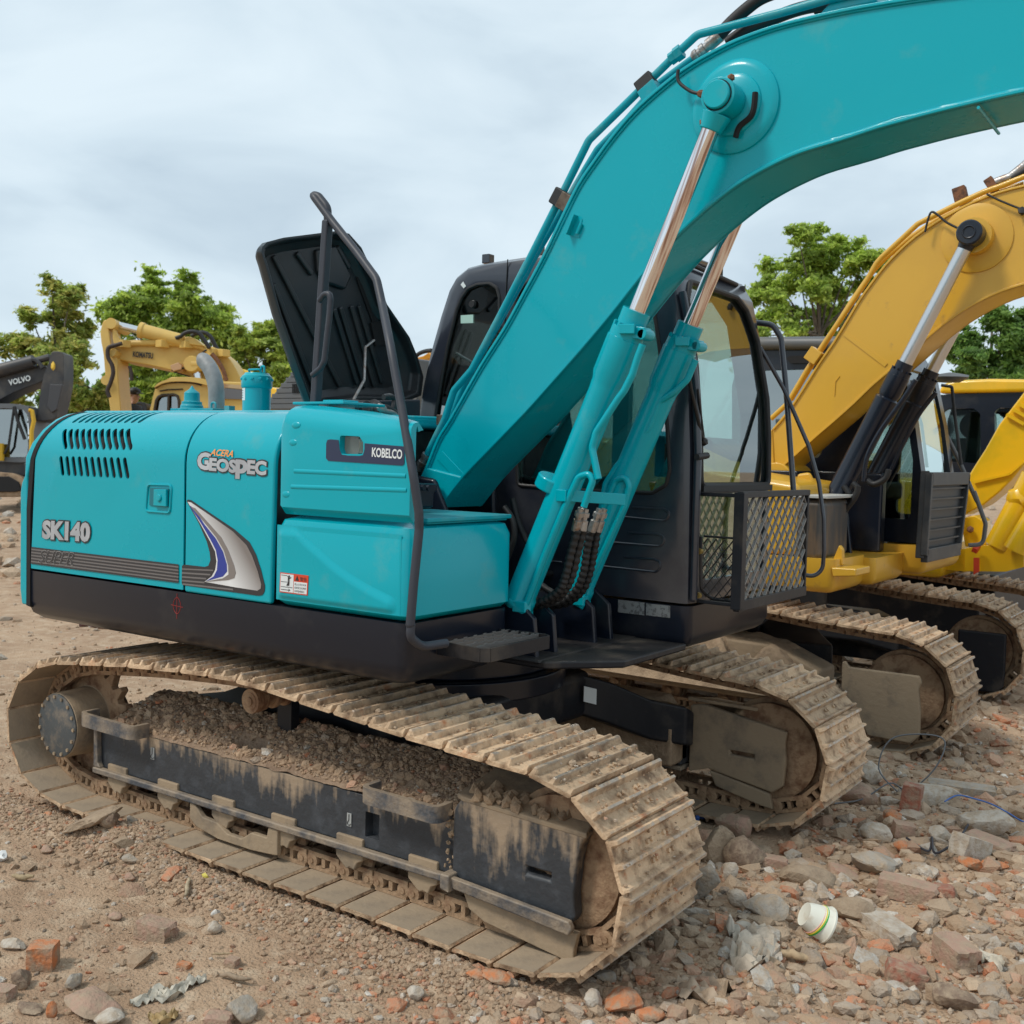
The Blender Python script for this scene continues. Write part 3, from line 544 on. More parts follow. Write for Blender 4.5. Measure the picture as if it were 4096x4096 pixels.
m = M(); m.prism([V3(p) for p in [(0.392,-1.246,1.888),(0.398,-1.246,1.901),(0.414,-1.246,1.904),(0.459,-1.246,1.902),(0.466,-1.246,1.864),(0.478,-1.246,1.844),(0.513,-1.246,1.841),(0.574,-1.246,1.841),(0.593,-1.246,1.845),(0.600,-1.246,1.866),(0.600,-1.246,1.891),(0.804,-1.246,1.882),(0.806,-1.246,1.816),(0.796,-1.246,1.809),(0.404,-1.246,1.818),(0.392,-1.246,1.828)]], (0, -.0012, 0)); obj('navy_decal', m, NAVY, hd, smooth=0)
m = M(); m.box((V3((0.455,-1.170,1.888))), (.16, .02, .14)); obj('lamp_recess', m, DARK, hd, smooth=0)
tq = [(0.641,-1.248,1.839),(0.796,-1.248,1.833),(0.642,-1.248,1.876)]
text('maker_lettering', 'KOBELCO', tq[0], tq[1], tq[2], WHITE, hd, off=.028)
m = M(); m.box((.20, -.98, 2.058), (.30, .26, .012)); m.box((.18, -.95, 2.068), (.12, .10, .02)); obj('handrail_base_plate', m, TEAL, hd, bev=.004)
# tool box
def rbox(m, x0, x1, y0, y1, z0, z1, r=.05, n=4):
    pl = fillet([(x0, y0, 0), (x1, y0, 0), (x1, y1, 0), (x0, y1, 0)], r, n, close=True); cx, cy = (x0 + x1) / 2, (y0 + y1) / 2; rings = []
    for z, i in ((z0, .02), (z0 + .02, 0), (z1 - r, 0), (z1 - r * .3, r * .25), (z1, r)):
        rings.append([V3((p.x + (i if p.x < cx else -i), p.y + (i if p.y < cy else -i), z)) for p in pl])
    m.loft(rings)
m = M(); rbox(m, .098, .842, YS - .002, -.555, 1.212, 1.585, .06, 6)
tb = obj('tool_box', m, TEAL, KX, bev=.0, smooth=45)
m = M(); m.prism([(.36, -1.13, 1.588), (.83, -1.13, 1.588), (.83, -.56, 1.588), (.36, -.56, 1.588)], (0, 0, .018)); m.prism([(.40, -1.12, 1.580), (.82, -1.12, 1.580), (.82, -.58, 1.580), (.40, -.58, 1.580)], (0, 0, .01)); obj('box_lid', m, TEALT, tb, bev=.005)
# pressed side face: below the diagonal crease the sheet stands proud
cv = smooth_path([(0.169,-1.247,1.593),(0.217,-1.247,1.534),(0.268,-1.247,1.487),(0.350,-1.247,1.441),(0.471,-1.247,1.375),(0.611,-1.247,1.319),(0.731,-1.247,1.283),(0.815,-1.247,1.264),(0.855,-1.247,1.255)], 5)
gx_, gz_ = np.linspace(.116, .80, 110), np.linspace(1.232, 1.545, 60); XX, ZZ = np.meshgrid(gx_, gz_, indexing='ij'); zc_ = np.interp(XX, [p.x for p in cv], [p.z for p in cv]); k = 1 - sstep_(-.010, .036, ZZ - zc_)
e_ = sstep_(.116, .160, XX) * sstep_(.79, .74, XX) * sstep_(1.230, 1.26, ZZ) * sstep_(1.545, 1.50, ZZ); YY = -1.2462 - .012 * k * e_
vs_ = np.stack([XX, YY, ZZ], -1).reshape(-1, 3); m = M(); m.add([tuple(p) for p in vs_], [(i * 60 + j, (i + 1) * 60 + j, (i + 1) * 60 + j + 1, i * 60 + j + 1) for i in range(109) for j in range(59)]); obj('pressed_side', m, TEAL, tb, smooth=180)
# warning label
wq = [(0.153,-1.260,1.349),(0.318,-1.260,1.349),(0.315,-1.260,1.267),(0.150,-1.260,1.266)]
def lab(p, u, v): a = V3(p[0]).lerp(V3(p[1]), u); b = V3(p[3]).lerp(V3(p[2]), u); return a.lerp(b, v)
def quad(name, q4, u0, u1, v0, v1, mt, par, out=.0005):
    m = M(); m.prism([lab(q4, u0, v0), lab(q4, u1, v0), lab(q4, u1, v1), lab(q4, u0, v1)], (0, 0, 0)); n = (V3(q4[1]) - V3(q4[0])).cross(V3(q4[0]) - V3(q4[3])).normalized()
    m = M(); m.prism([lab(q4, u0, v0) + n * out, lab(q4, u1, v0) + n * out, lab(q4, u1, v1) + n * out, lab(q4, u0, v1) + n * out], n * .0006); return obj(name, m, mt, par, smooth=0)
wl = quad('warning_label', wq, 0, 1, 0, 1, REDP, tb, 0); quad('label_paper', wq, .03, .49, .05, .95, WHITE, wl, .001); quad('label_paper', wq, .51, .97, .38, .95, WHITE, wl, .001)
text('label_text', '警告', lab(wq, .72, .32), lab(wq, .95, .32), lab(wq, .72, .12), DECALK, wl, out=.0022)
m = M(); m.prism([lab(wq, .55, .32), lab(wq, .68, .32), lab(wq, .615, .08)], (0, -.0022, 0)); obj('label_triangle', m, DECALK, wl, smooth=0)
for k, st in enumerate(('禁止人员在车体', '后面及左右两侧', '处停留或通过')): text('label_text', st, lab(wq, .54, .56 + k * .17), lab(wq, .94 - .05 * (k == 2), .56 + k * .17), lab(wq, .54, .45 + k * .17), DECALK, wl, out=.0022)
m = M(); Lp = lambda u, v: lab(wq, u, v) + V3((0, -.002, 0))
m.tube([Lp(.05, .12), Lp(.26, .12), Lp(.30, .2), Lp(.30, .45), Lp(.05, .45)], .0012, 4); m.tube([Lp(.33, .2), Lp(.34, .42), Lp(.27, .62)], .003, 5); m.tube([Lp(.34, .42), Lp(.33, .62)], .003, 5); m.tube([Lp(.33, .25), Lp(.41, .2)], .002, 5); m.blob(Lp(.335, .15), .005, 1, 0); m.tube([Lp(.05, .70), Lp(.47, .70)], .0012, 4); m.tube([Lp(.06, .84), Lp(.38, .84)], .0014, 4); m.tube([Lp(.33, .78), Lp(.39, .84), Lp(.33, .90)], .0014, 4); obj('label_pictogram', m, DECALK, wl, smooth=0)
# decals of the doors
sq = [(-1.695,-1.248,1.326),(-0.520,-1.248,1.328),(-0.519,-1.248,1.244),(-1.700,-1.248,1.239)]
st_ = quad('stripe_decal', sq, 0, 1, 0, 1, DECALG, ed, 0)
for k in range(6): quad('stripe', sq, 0, 1, k / 5.55, k / 5.55 + .095, DECALK, st_, .0008)
q = [(-1.628,-1.249,1.251),(-1.331,-1.249,1.259),(-1.612,-1.249,1.315)]; text('model_lettering', 'SUPER', q[0], q[1], q[2], mat('pale_outline', (.30, .29, .28), .4), ed, off=.018, shear=.22, grow=.006); text('model_lettering', 'SUPER', q[0], q[1], q[2], DECALK, ed, out=.0022, off=-.004, shear=.22)
q = [(-1.599,-1.248,1.373),(-1.191,-1.248,1.383),(-1.594,-1.248,1.470)]
text('model_number', 'SK140', q[0], q[1], q[2], DECALK, ed, off=.10, grow=.014); text('model_number', 'SK140', q[0], q[1], q[2], SILVER, ed, out=.0026, off=.055)
q = [(-0.397,-1.248,1.758),(0.045,-1.247,1.748),(-0.394,-1.248,1.835)]
text('series_lettering', 'G', *[(-0.399,-1.247,1.760),(-0.307,-1.247,1.758),(-0.404,-1.241,1.838)], DECALK, fd, off=.09, grow=.012); text('series_lettering', 'G', *[(-0.399,-1.247,1.760),(-0.307,-1.247,1.758),(-0.404,-1.241,1.838)], SILVER, fd, out=.0026, off=.05)
text('series_lettering', 'EOS', *[(-0.319,-1.247,1.757),(-0.140,-1.247,1.751),(-0.318,-1.245,1.815)], DECALK, fd, off=.09, grow=.012); text('series_lettering', 'EOS', *[(-0.319,-1.247,1.757),(-0.140,-1.247,1.751),(-0.318,-1.245,1.815)], SILVER, fd, out=.0026, off=.05)
text('series_lettering', 'p', *[(-0.146,-1.247,1.728),(-0.069,-1.247,1.727),(-0.145,-1.246,1.811)], DECALK, fd, off=.09, grow=.012); text('series_lettering', 'p', *[(-0.146,-1.247,1.728),(-0.069,-1.247,1.727),(-0.145,-1.246,1.811)], SILVER, fd, out=.0026, off=.05)
text('series_lettering', 'EC', *[(-0.072,-1.247,1.750),(0.047,-1.247,1.747),(-0.071,-1.246,1.811)], DECALK, fd, off=.09, grow=.012); text('series_lettering', 'EC', *[(-0.072,-1.247,1.750),(0.047,-1.247,1.747),(-0.071,-1.246,1.811)], SILVER, fd, out=.0026, off=.05)
text('series_lettering', 'ACERA', *[(-0.314,-1.244,1.824),(-0.165,-1.245,1.819),(-0.313,-1.237,1.853)], ORANGE, fd, off=.02, shear=.2, out=.004)
# swoosh
def flat(name, pts, d, mt, par): m = M(); m.prism([V3(p) + V3((0, -d, 0)) for p in pts], (0, -.0007, 0)); return obj(name, m, mt, par, smooth=0)
SIL2 = bpy.data.materials.new('silver_fade_decal'); SIL2.use_nodes = True; t = SIL2.node_tree; b = t.nodes['Principled BSDF']; b.inputs['Roughness'].default_value = .35
gtc = t.nodes.new('ShaderNodeTexCoord'); gsp = t.nodes.new('ShaderNodeSeparateXYZ'); gmr = t.nodes.new('ShaderNodeMath'); gmr.operation = 'MULTIPLY_ADD'; gmr.inputs[1].default_value = .9
gcr = t.nodes.new('ShaderNodeValToRGB'); g_e = gcr.color_ramp.elements; g_e[0].position = .0; g_e[0].color = (.62, .62, .62, 1); g_e[1].position = 1; g_e[1].color = (.22, .19, .175, 1); gk = g_e.new(.45); gk.color = (.78, .78, .78, 1)
t.links.new(gtc.outputs['Object'], gsp.inputs[0]); t.links.new(gsp.outputs[2], gmr.inputs[0]); t.links.new(gsp.outputs[0], gmr.inputs[2])
gm2 = t.nodes.new('ShaderNodeMapRange'); gm2.inputs[1].default_value = .80; gm2.inputs[2].default_value = 1.20; t.links.new(gmr.outputs[0], gm2.inputs[0]); t.links.new(gm2.outputs[0], gcr.inputs[0]); t.links.new(gcr.outputs[0], b.inputs['Base Color'])
sw = flat('swoosh_decal', [(-0.470,-1.246,1.617),(-0.461,-1.246,1.624),(-0.438,-1.246,1.622),(-0.288,-1.246,1.563),(-0.148,-1.246,1.509),(-0.052,-1.246,1.460),(-0.011,-1.246,1.411),(0.022,-1.246,1.347),(0.047,-1.246,1.282),(0.045,-1.246,1.258),(0.033,-1.246,1.242),(0.011,-1.246,1.236),(-0.188,-1.246,1.236),(-0.491,-1.246,1.237),(-0.498,-1.246,1.246),(-0.497,-1.246,1.324),(-0.482,-1.246,1.330),(-0.341,-1.246,1.331),(-0.317,-1.246,1.338),(-0.303,-1.246,1.364),(-0.309,-1.246,1.398),(-0.329,-1.246,1.444),(-0.383,-1.246,1.520)], .0008, DECALK, fd)
for k in range(5):
    flat('stripe', [(-0.496,-1.246,1.312), (-0.284,-1.246,1.323), (-0.283,-1.246,1.317), (-0.496,-1.246,1.306)] if k == 0 else [(-0.496,-1.246,1.295), (-0.302,-1.246,1.303), (-0.302,-1.246,1.296), (-0.496,-1.246,1.288)] if k == 1 else [(-0.495,-1.246,1.277), (-0.330,-1.246,1.283), (-0.330,-1.246,1.276), (-0.495,-1.246,1.270)] if k == 2 else [(-0.495,-1.246,1.260), (-0.340,-1.246,1.265), (-0.340,-1.246,1.258), (-0.495,-1.246,1.253)] if k == 3 else [(-0.491,-1.246,1.245), (-0.152,-1.246,1.251), (-0.151,-1.246,1.244), (-0.491,-1.246,1.238)], .0016, DECALG, sw)
flat('swoosh_body', [(-0.461,-1.246,1.614),(-0.438,-1.246,1.612),(-0.288,-1.246,1.553),(-0.156,-1.246,1.499),(-0.069,-1.246,1.446),(-0.033,-1.246,1.403),(0.004,-1.246,1.339),(0.026,-1.246,1.286),(0.023,-1.246,1.268),(0.002,-1.246,1.257),(-0.143,-1.246,1.259),(-0.340,-1.246,1.265),(-0.292,-1.246,1.293),(-0.269,-1.246,1.323),(-0.261,-1.246,1.361),(-0.271,-1.246,1.404),(-0.305,-1.246,1.446),(-0.363,-1.246,1.511)], .0022, SIL2, sw)
flat('swoosh_blue', [(-0.448,-1.246,1.599),(-0.418,-1.246,1.588),(-0.344,-1.246,1.519),(-0.267,-1.246,1.461),(-0.219,-1.246,1.408),(-0.193,-1.246,1.354),(-0.190,-1.246,1.323),(-0.217,-1.246,1.299),(-0.328,-1.246,1.269),(-0.278,-1.246,1.294),(-0.257,-1.246,1.324),(-0.253,-1.246,1.368),(-0.266,-1.246,1.411),(-0.300,-1.246,1.452),(-0.359,-1.246,1.515)], .0030, BLUED, sw)
flat('swoosh_shade', [(-0.438,-1.246,1.593),(-0.408,-1.246,1.588),(-0.316,-1.246,1.527),(-0.230,-1.246,1.469),(-0.182,-1.246,1.414),(-0.144,-1.246,1.352),(-0.133,-1.246,1.322),(-0.143,-1.246,1.299),(-0.180,-1.246,1.287),(-0.340,-1.246,1.265),(-0.217,-1.246,1.291),(-0.180,-1.246,1.311),(-0.183,-1.246,1.349),(-0.212,-1.246,1.412),(-0.263,-1.246,1.467),(-0.344,-1.246,1.528)], .0036, mat('taupe_decal', (.22, .19, .175), .4), sw)
# pre-cleaner, exhaust stack, canister on top of the machine
m = M(); c = V3((-1.442,-0.450,2.070))
m.lathe(c + V3((0, 0, -.02)), c + V3((0, 0, .130)), [(0, .075), (.14, .075), (.16, .063), (.25, .062), (.30, .056), (.38, .055), (.40, .056), (.42, .045), (.46, .043), (.72, .042), (.76, .038), (.84, .02), (.88, .014), (1, .002)], 28)
m.box(c + V3((.07, 0, -.005)), (.36, .12, .014)); obj('pre_cleaner', m, TEALT, KX, bev=.002)
m = M(); m.tube(fillet([c + V3((.165, 0, 0)), c + V3((.165, 0, .035)), c + V3((.20, 0, .035)), c + V3((.20, 0, 0))], .015), .006, 8); obj('lifting_eye', m, TEALT, KX); m = M(); m.box(c + V3((.29, .02, .0)), (.04, .04, .035)); obj('cover_stop', m, TEALT, KX)
m = M(); c0 = [(-1.536,-0.200,2.044),(-1.536,-0.200,2.115),(-1.541,-0.200,2.199),(-1.560,-0.200,2.259),(-1.593,-0.200,2.314),(-1.631,-0.200,2.351),(-1.663,-0.200,2.370),(-1.682,-0.200,2.370)]; pth = smooth_path(c0, 5); n_ = len(pth); m.tube(pth, [.046] * (n_ - 9) + [.046, .0455, .045, .044, .042, .039, .034, .026, .014], 22); obj('exhaust_pipe', m, GALV, KX, smooth=60)
m = M(); c = V3((-0.803,-0.550,2.060)); m.lathe(c + V3((0, 0, -.05)), c + V3((0, 0, .188)), [(0, .072), (.66, .072), (.665, .074), (.70, .079), (.88, .079), (.93, .076), (.96, .066), (1.0, .06)], 32)
can = obj('filler_canister', m, TEAL, KX, smooth=35)
m = M()
for k in range(12):
    a = 2 * math.pi * k / 12; m.blob(c + V3((.075 * math.cos(a), .075 * math.sin(a), .155)), .012, k, 0, (1, 1, .9))
obj('cap_lugs', m, TEAL, can, kind='stuff')
m = M(); m.tube(fillet([c + V3((-.045, 0, .185)), c + V3((-.045, -.02, .205)), c + V3((.04, -.02, .205)), c + V3((.04, 0, .185))], .01), .005, 8); obj('cap_handle', m, TEAL, can); m = M(); m.tube(fillet([c + V3((.03, 0, .18)), c + V3((.03, 0, .222)), c + V3((.055, 0, .222)), c + V3((.055, 0, .18))], .015), .006, 8); obj('lifting_eye', m, TEAL, can)
for rr, z0, z1, mt_, nm in ((.0728, .045, .125, WHITE, 'canister_label'), (.0734, .107, .125, YLAB, 'label_header')):
    ring = [[c + V3((rr * math.cos(math.radians(-150 + i * 5)), rr * math.sin(math.radians(-150 + i * 5)), z)) for z in (z0, z1)] for i in range(12)]; m = M(); m.loft(ring, cap=False, close=False); obj(nm, m, mt_, can, smooth=60)
m = M()
for k in range(4):
    m.tube([c + V3((.0736 * math.cos(math.radians(a)), .0736 * math.sin(math.radians(a)), .095 - k * .012)) for a in range(-145, -100, 9)], .0012, 4)
obj('label_lines', m, DECALK, can)
# raised engine hood, seen from underneath
ho = [(-0.450,-0.518,2.070),(-0.450,-0.611,2.240),(-0.450,-0.749,2.503),(-0.450,-0.846,2.739),(-0.450,-0.866,2.779),(-0.450,-0.861,2.805),(-0.450,-0.833,2.832),(-0.450,-0.726,2.872),(-0.450,-0.366,2.969),(-0.450,-0.281,2.970),(-0.450,-0.188,2.915),(-0.450,-0.064,2.765),(-0.450,0.019,2.649),(-0.450,0.208,2.495),(-0.450,0.285,2.386),(-0.450,0.335,2.287),(-0.450,0.319,2.181),(-0.450,0.207,2.145),(-0.450,-0.166,2.128)]
ho = [V3(p) for p in ho]; hc = sum(ho, V3((0, 0, 0))) / len(ho)
m = M(); n_ = len(ho)
def ringi(f, dx): return [hc + (p - hc) * f + V3((dx, 0, 0)) for p in ho]
m.loft([ringi(1, .02), ringi(.995, -.015), ringi(.95, -.055), ringi(.86, -.085)], cap=False); m.add(ringi(.86, -.085), [tuple(range(n_))]); 
m.loft([ringi(1, .02), ringi(.955, .02), ringi(.935, -.035), ringi(.84, -.065)], cap=False); m.add(ringi(.84, -.065), [tuple(range(n_))])
HOODIN = mat('black_hood_lining', (.008, .016, .021), .32, c2=(.03, .028, .028), sc1=3, amt=(.4, .7), bump=.1, bsc=6, rvar=.3)
hood = obj('raised_hood', m, HOODIN, KX, bev=.012, seg=3, smooth=50)
for a, b in ([(-0.506,-0.723,2.793),(-0.506,-0.249,2.196)], [(-0.506,-0.571,2.833),(-0.506,-0.463,2.742)], [(-0.506,-0.305,2.591),(-0.506,-0.120,2.213)], [(-0.506,-0.259,2.605),(-0.506,-0.060,2.201)], [(-0.506,-0.179,2.623),(-0.506,0.013,2.214)], [(-0.506,-0.120,2.630),(-0.506,0.075,2.235)], [(-0.506,-0.290,2.911),(-0.506,-0.196,2.814)], [(-0.506,0.168,2.531),(-0.506,0.321,2.261)], [(-0.506,-0.720,2.659),(-0.506,-0.427,2.153)]): m = M(); m.bar(a, b, .028, .02, (1, 0, 0)); obj('hood_rib', m, HOODIN, hood, bev=.008)
m = M(); m.prism([(-0.490,-0.449,2.867),(-0.490,-0.307,2.914),(-0.490,-0.188,2.774),(-0.490,-0.232,2.695),(-0.490,-0.368,2.708),(-0.490,-0.436,2.761)], (-.05, 0, 0)); obj('latch_housing', m, HOODIN, hood, bev=.015)
m = M(); m.prism([(-0.510,-0.143,2.774),(-0.510,-0.120,2.781),(-0.510,0.014,2.564),(-0.510,-0.011,2.557)], (.004, 0, 0)); m.prism([(-0.500,-0.028,2.551),(-0.500,0.121,2.581),(-0.500,0.163,2.462),(-0.500,0.013,2.431)], (-.04, 0, 0)); obj('hood_hinge_plate', m, DARK, hood)
m = M(); m.tube(fillet([(-0.440,-0.069,2.449), (-0.400,-0.178,2.401), (-0.250,-0.342,2.217), (0.000,-0.726,2.032)], .02), .0075, 8); obj('prop_rod', m, STEEL, KX)
# engine compartment odds and ends below the raised hood
m = M(); m.prism([(-0.300,-0.670,2.091),(-0.300,0.161,2.150),(-0.300,0.166,1.986),(-0.300,-0.667,1.957)], (-.03, 0, 0)); obj('firewall', m, CABGREY, KX, bev=.01)
OILY = mat('oily_engine_parts', (.03, .032, .035), .45, c2=(.13, .12, .11), sc1=22, amt=(.5, .75))
for i, (a, b, r) in enumerate((((-0.100,-0.602,2.079), (0.050,-0.646,2.068), .028), ((-0.100,-0.440,2.091), (0.020,-0.494,2.047), .03), ((-0.100,-0.580,2.036), (0.020,-0.515,2.028), .02), ((-0.150,-0.675,2.068), (-0.100,-0.644,2.076), .018))): m = M(); m.lathe(a, b, [(0, r * .8), (.1, r), (.5, r), (.55, r * .7), (.9, r * .7), (1, r)], 14); obj('engine_fitting', m, OILY, KX, bev=.003)
for q, r in zip([(0.000,-0.727,2.036),(-0.000,-0.643,2.022),(0.000,-0.459,2.015),(0.000,-0.370,2.030),(-0.000,-0.427,2.043),(0.000,-0.787,2.033)], (.05, .035, .04, .03, .025, .04)): m = M(); m.box(q, (r * 1.6, r * 1.8, r * 1.4)); obj('engine_block_part', m, OILY, KX, bev=.004)
m = M(); m.tube(smooth_path([(0.020,-0.527,2.067),(0.020,-0.472,2.070),(0.020,-0.416,2.051),(0.020,-0.392,2.007),(0.020,-0.385,1.969)]), .016, 10); obj('engine_hose', m, OILY, KX); m = M(); m.tube(smooth_path([(0.000,-0.474,2.122),(0.000,-0.429,2.128),(0.000,-0.395,2.115),(-0.000,-0.400,2.074)]), .014, 10); obj('engine_hose', m, OILY, KX)
m = M(); m.tube(smooth_path([(0.050,-0.552,2.070),(0.050,-0.517,2.053),(0.050,-0.450,2.042),(0.050,-0.415,1.998),(0.050,-0.408,1.954)]), .013, 10); m.lathe((0.050,-0.566,2.076), (0.050,-0.528,2.058), [(0, .012), (.4, .02), (1, .02)], 12); obj('hose', m, STEEL, KX)
m = M(); m.box((0.050,-0.839,2.038), (.06, .17, .05)); obj('battery_box', m, STEEL, KX, bev=.004)
# handrail: post, top loop and long front rail
m = M(); c0, c1 = V3((0.058,-0.980,2.059)), V3((0.102,-0.970,2.855)); m.bar(c0, c1, .035, .042, (0, 1, 0)); hp = obj('handrail_post', m, RAILM, KX, bev=.008)
m = M(); rp = [(0.093,-0.960,2.831), (0.091,-0.960,2.911), (0.033,-0.960,2.968), (-0.001,-0.960,2.976), (0.024,-0.970,2.957), (0.130,-0.970,2.846), (0.298,-0.990,2.696), (0.439,-1.020,2.571), (0.499,-1.050,2.462), (0.680,-1.197,2.271), (0.770,-1.229,2.035), (0.870,-1.268,1.776), (0.890,-1.255,1.636), (0.890,-1.251,1.572), (0.890,-1.276,1.369), (0.890,-1.291,1.213), (0.890,-1.286,1.215), (0.890,-1.291,1.168), (0.900,-1.233,1.124), (0.920,-1.108,1.125)]
m.tube(fillet(rp, [0, .05, .05, .03, .03, .2, .2, .12, .12, .3, .3, .2, .08, .08, .2, .2, .1, .08, .1, 0], 5), .0175, 12); obj('handrail', m, RAILM, KX, smooth=60)
m = M(); m.tube(fillet([(0.110,-1.020,2.500),(0.141,-1.020,2.529),(0.171,-1.020,2.528),(0.177,-1.020,2.504),(0.173,-1.020,2.439),(0.146,-1.020,2.241),(0.125,-1.020,2.212),(0.076,-1.020,2.183)], .03, 5), .013, 10); obj('grab_loop', m, RAILM, hp, smooth=60)
# step beside the tool box
m = M(); sp = [V3(p) for p in [(0.470,-0.705,1.100),(0.676,-0.711,1.100),(0.746,-0.784,1.100),(0.763,-0.445,1.100),(0.711,-0.371,1.100),(0.493,-0.357,1.100)]]
z0 = 1.045; pl = [(.835, -1.06), (1.06, -1.075), (1.09, -1.05), (1.09, -.64), (1.06, -.62), (.835, -.64)]
ring = [[V3((x, y, 1.13)) for x, y in pl]]
for i in range(len(pl) - 1): m.bar((*pl[i], 1.092), (*pl[i + 1], 1.092), .007, .056)
stp = obj('step', m, BLACKD, KX, bev=.002)
TREAD = mat('worn_tread_steel', (.22, .21, .20), .5, .5)
for k in range(4):
    x = .88 + .05 * k; m = M(); m.bar((x, -1.06, 1.112), (x, -.63, 1.112), .004, .016)
    for q in range(6): m.box((x, -1.0 + q * .065, 1.122), (.004, .022, .005))
    obj('step_tread', m, TREAD, stp, smooth=0)
# ---------------------------------------------------------------- cab
co = [V3(p) for p in [(-0.423,0.270,1.999),(-0.435,0.270,2.033),(-0.403,0.270,2.228),(-0.357,0.270,2.426),(-0.289,0.270,2.626),(-0.235,0.270,2.763),(-0.194,0.270,2.821),(-0.118,0.270,2.865),(-0.014,0.270,2.879),(0.181,0.270,2.888),(0.305,0.270,2.893)]]
co = [p + V3((0, 0, 0)) for p in co]; rear = [(p.x, p.z) for p in co]
out_ = [(-.30, 1.18)] + [(-.36, 1.55)] + rear + [(.62, 2.895), (.95, 2.87), (1.08, 2.82), (1.145, 2.72), (1.20, 2.5), (1.25, 2.2), (1.272, 1.9), (1.275, 1.18)]
CY0, CY1 = .27, 1.25
m = M(); rings = []
cxm, czm = .45, 2.0
for y, k in ((CY0 + .0, .05), (CY0 + .012, .02), (CY0 + .05, .0), (CY1 - .05, .0), (CY1 - .012, .02), (CY1, .05)):
    rings.append([V3((x + (k if x < cxm else -k) * (1 if z > 1.3 else .4), y, z - (k if z > 2.4 else 0))) for x, z in out_])
m.loft(rings)
cut = M()
inn = [(x * .94 + .45 * .06, z) for x, z in out_]; ip = [(-.24, 1.24), (-.28, 2.0)] + [(x + .06 if x < .1 else x, z - (.06 if z > 2.5 else 0)) for x, z in rear[3:]] + [(.62, 2.83), (.92, 2.80), (1.02, 2.75), (1.085, 2.66), (1.14, 2.45), (1.19, 2.15), (1.215, 1.9), (1.215, 1.24)]
cut.prism([(x, CY0 + .05, z) for x, z in ip], (0, CY1 - CY0 - .10, 0))
w1 = [V3(p) for p in fillet([(-0.299,0.270,1.971),(-0.274,0.270,2.119),(-0.249,0.270,2.259),(-0.211,0.270,2.438),(-0.153,0.270,2.636),(-0.120,0.270,2.700),(-0.079,0.270,2.744),(-0.017,0.270,2.762),(0.065,0.270,2.762),(0.113,0.270,2.735),(0.131,0.270,2.685),(0.135,0.270,2.577),(0.140,0.270,2.307),(0.144,0.270,1.975)], .03, 3, close=True)]
w2 = [V3(p) for p in fillet([(0.226,0.270,2.621),(0.249,0.270,2.710),(0.321,0.270,2.762),(0.519,0.270,2.767),(0.962,0.270,2.712),(1.037,0.270,2.606),(1.082,0.270,2.379),(1.133,0.270,2.023),(1.156,0.270,1.810),(1.139,0.270,1.738),(1.067,0.270,1.697),(0.630,0.270,1.694),(0.277,0.270,1.706)], .03, 3, close=True)]
cut.prism([(p.x, .0, p.z) for p in w1], (0, .45, 0)); cut.prism([(p.x, .0, p.z) for p in w2], (0, .45, 0))
lw = [(-.10, 2.0), (-.02, 2.55), (.06, 2.70), (.30, 2.74), (.30, 1.75), (-.08, 1.75)]; cut.prism([(x, 1.1, z) for x, z in lw], (0, .4, 0))
lw2 = [(.40, 2.74), (.90, 2.74), (1.0, 2.6), (1.10, 2.1), (1.12, 1.35), (.8, 1.35), (.40, 1.7)]; cut.prism([(x, 1.1, z) for x, z in lw2], (0, .4, 0))
# windscreen opening and the lower front window
cut.prism([(1.0, y, z) for y, z in fillet2([(.36, 1.74), (.36, 2.60), (.42, 2.76), (1.02, 2.735), (1.12, 2.62), (1.175, 2.3), (1.195, 1.74)], .06)] if False else [(.95, .36, 1.74), (.95, .345, 2.3), (.95, .355, 2.62), (.95, .43, 2.72), (.95, .98, 2.715), (.95, 1.08, 2.66), (.95, 1.15, 2.5), (.95, 1.185, 2.2), (.95, 1.195, 1.74)], (.6, 0, 0))
cut.prism([(1.0, .37, 1.70), (1.0, 1.18, 1.70), (1.0, 1.17, 1.28), (1.0, .45, 1.28), (1.0, .38, 1.36)], (.6, 0, 0))
cut.prism([(-.9, .38, 2.05), (-.9, 1.14, 2.05), (-.9, 1.10, 2.62), (-.9, .42, 2.62)], (1.0, 0, 0))
cabo = obj('cab_shell', m, CABGREY, KX, cut=cut, smooth=40)
for nm, w, inset in (('side_window', w1, .0), ('side_window', w2, 0)):
    c = sum(w, V3((0, 0, 0))) / len(w); m = M(); m.tube([V3((p.x, CY0 - .001, p.z)) for p in w], .0095, 8, close=True); s_ = obj('window_seal', m, RUBBER, cabo)
    m = M(); m.prism([(p.x, CY0 + .012, p.z) for p in w], (0, .005, 0)); obj(nm, m, GLASSD if w is w1 else GLASS, cabo, smooth=0)
m = M(); m.prism([(x, 1.225, z) for x, z in lw], (0, .005, 0)); obj('door_window', m, GLASSC, cabo, smooth=0)
m = M(); m.prism([(x, 1.225, z) for x, z in lw2], (0, .005, 0)); obj('door_window', m, GLASSC, cabo, smooth=0)
def xfront(z): 
    pts = [(1.18, 1.275), (1.9, 1.272), (2.2, 1.25), (2.5, 1.20), (2.72, 1.145), (2.82, 1.08)]
    return float(np.interp(z, [a for a, b in pts], [b for a, b in pts]))
fw = [(.36, 1.74), (.348, 2.0), (.345, 2.3), (.355, 2.62), (.43, 2.72), (.7, 2.72), (.98, 2.715), (1.08, 2.66), (1.15, 2.5), (1.185, 2.2), (1.193, 2.0), (1.195, 1.74)]
m = M(); m.tube(fillet([(xfront(z) + .004, y, z) for y, z in fw], .04, 3, close=True), .014, 8, close=True); obj('windscreen_seal', m, RUBBER, cabo)
m = M(); rows = []
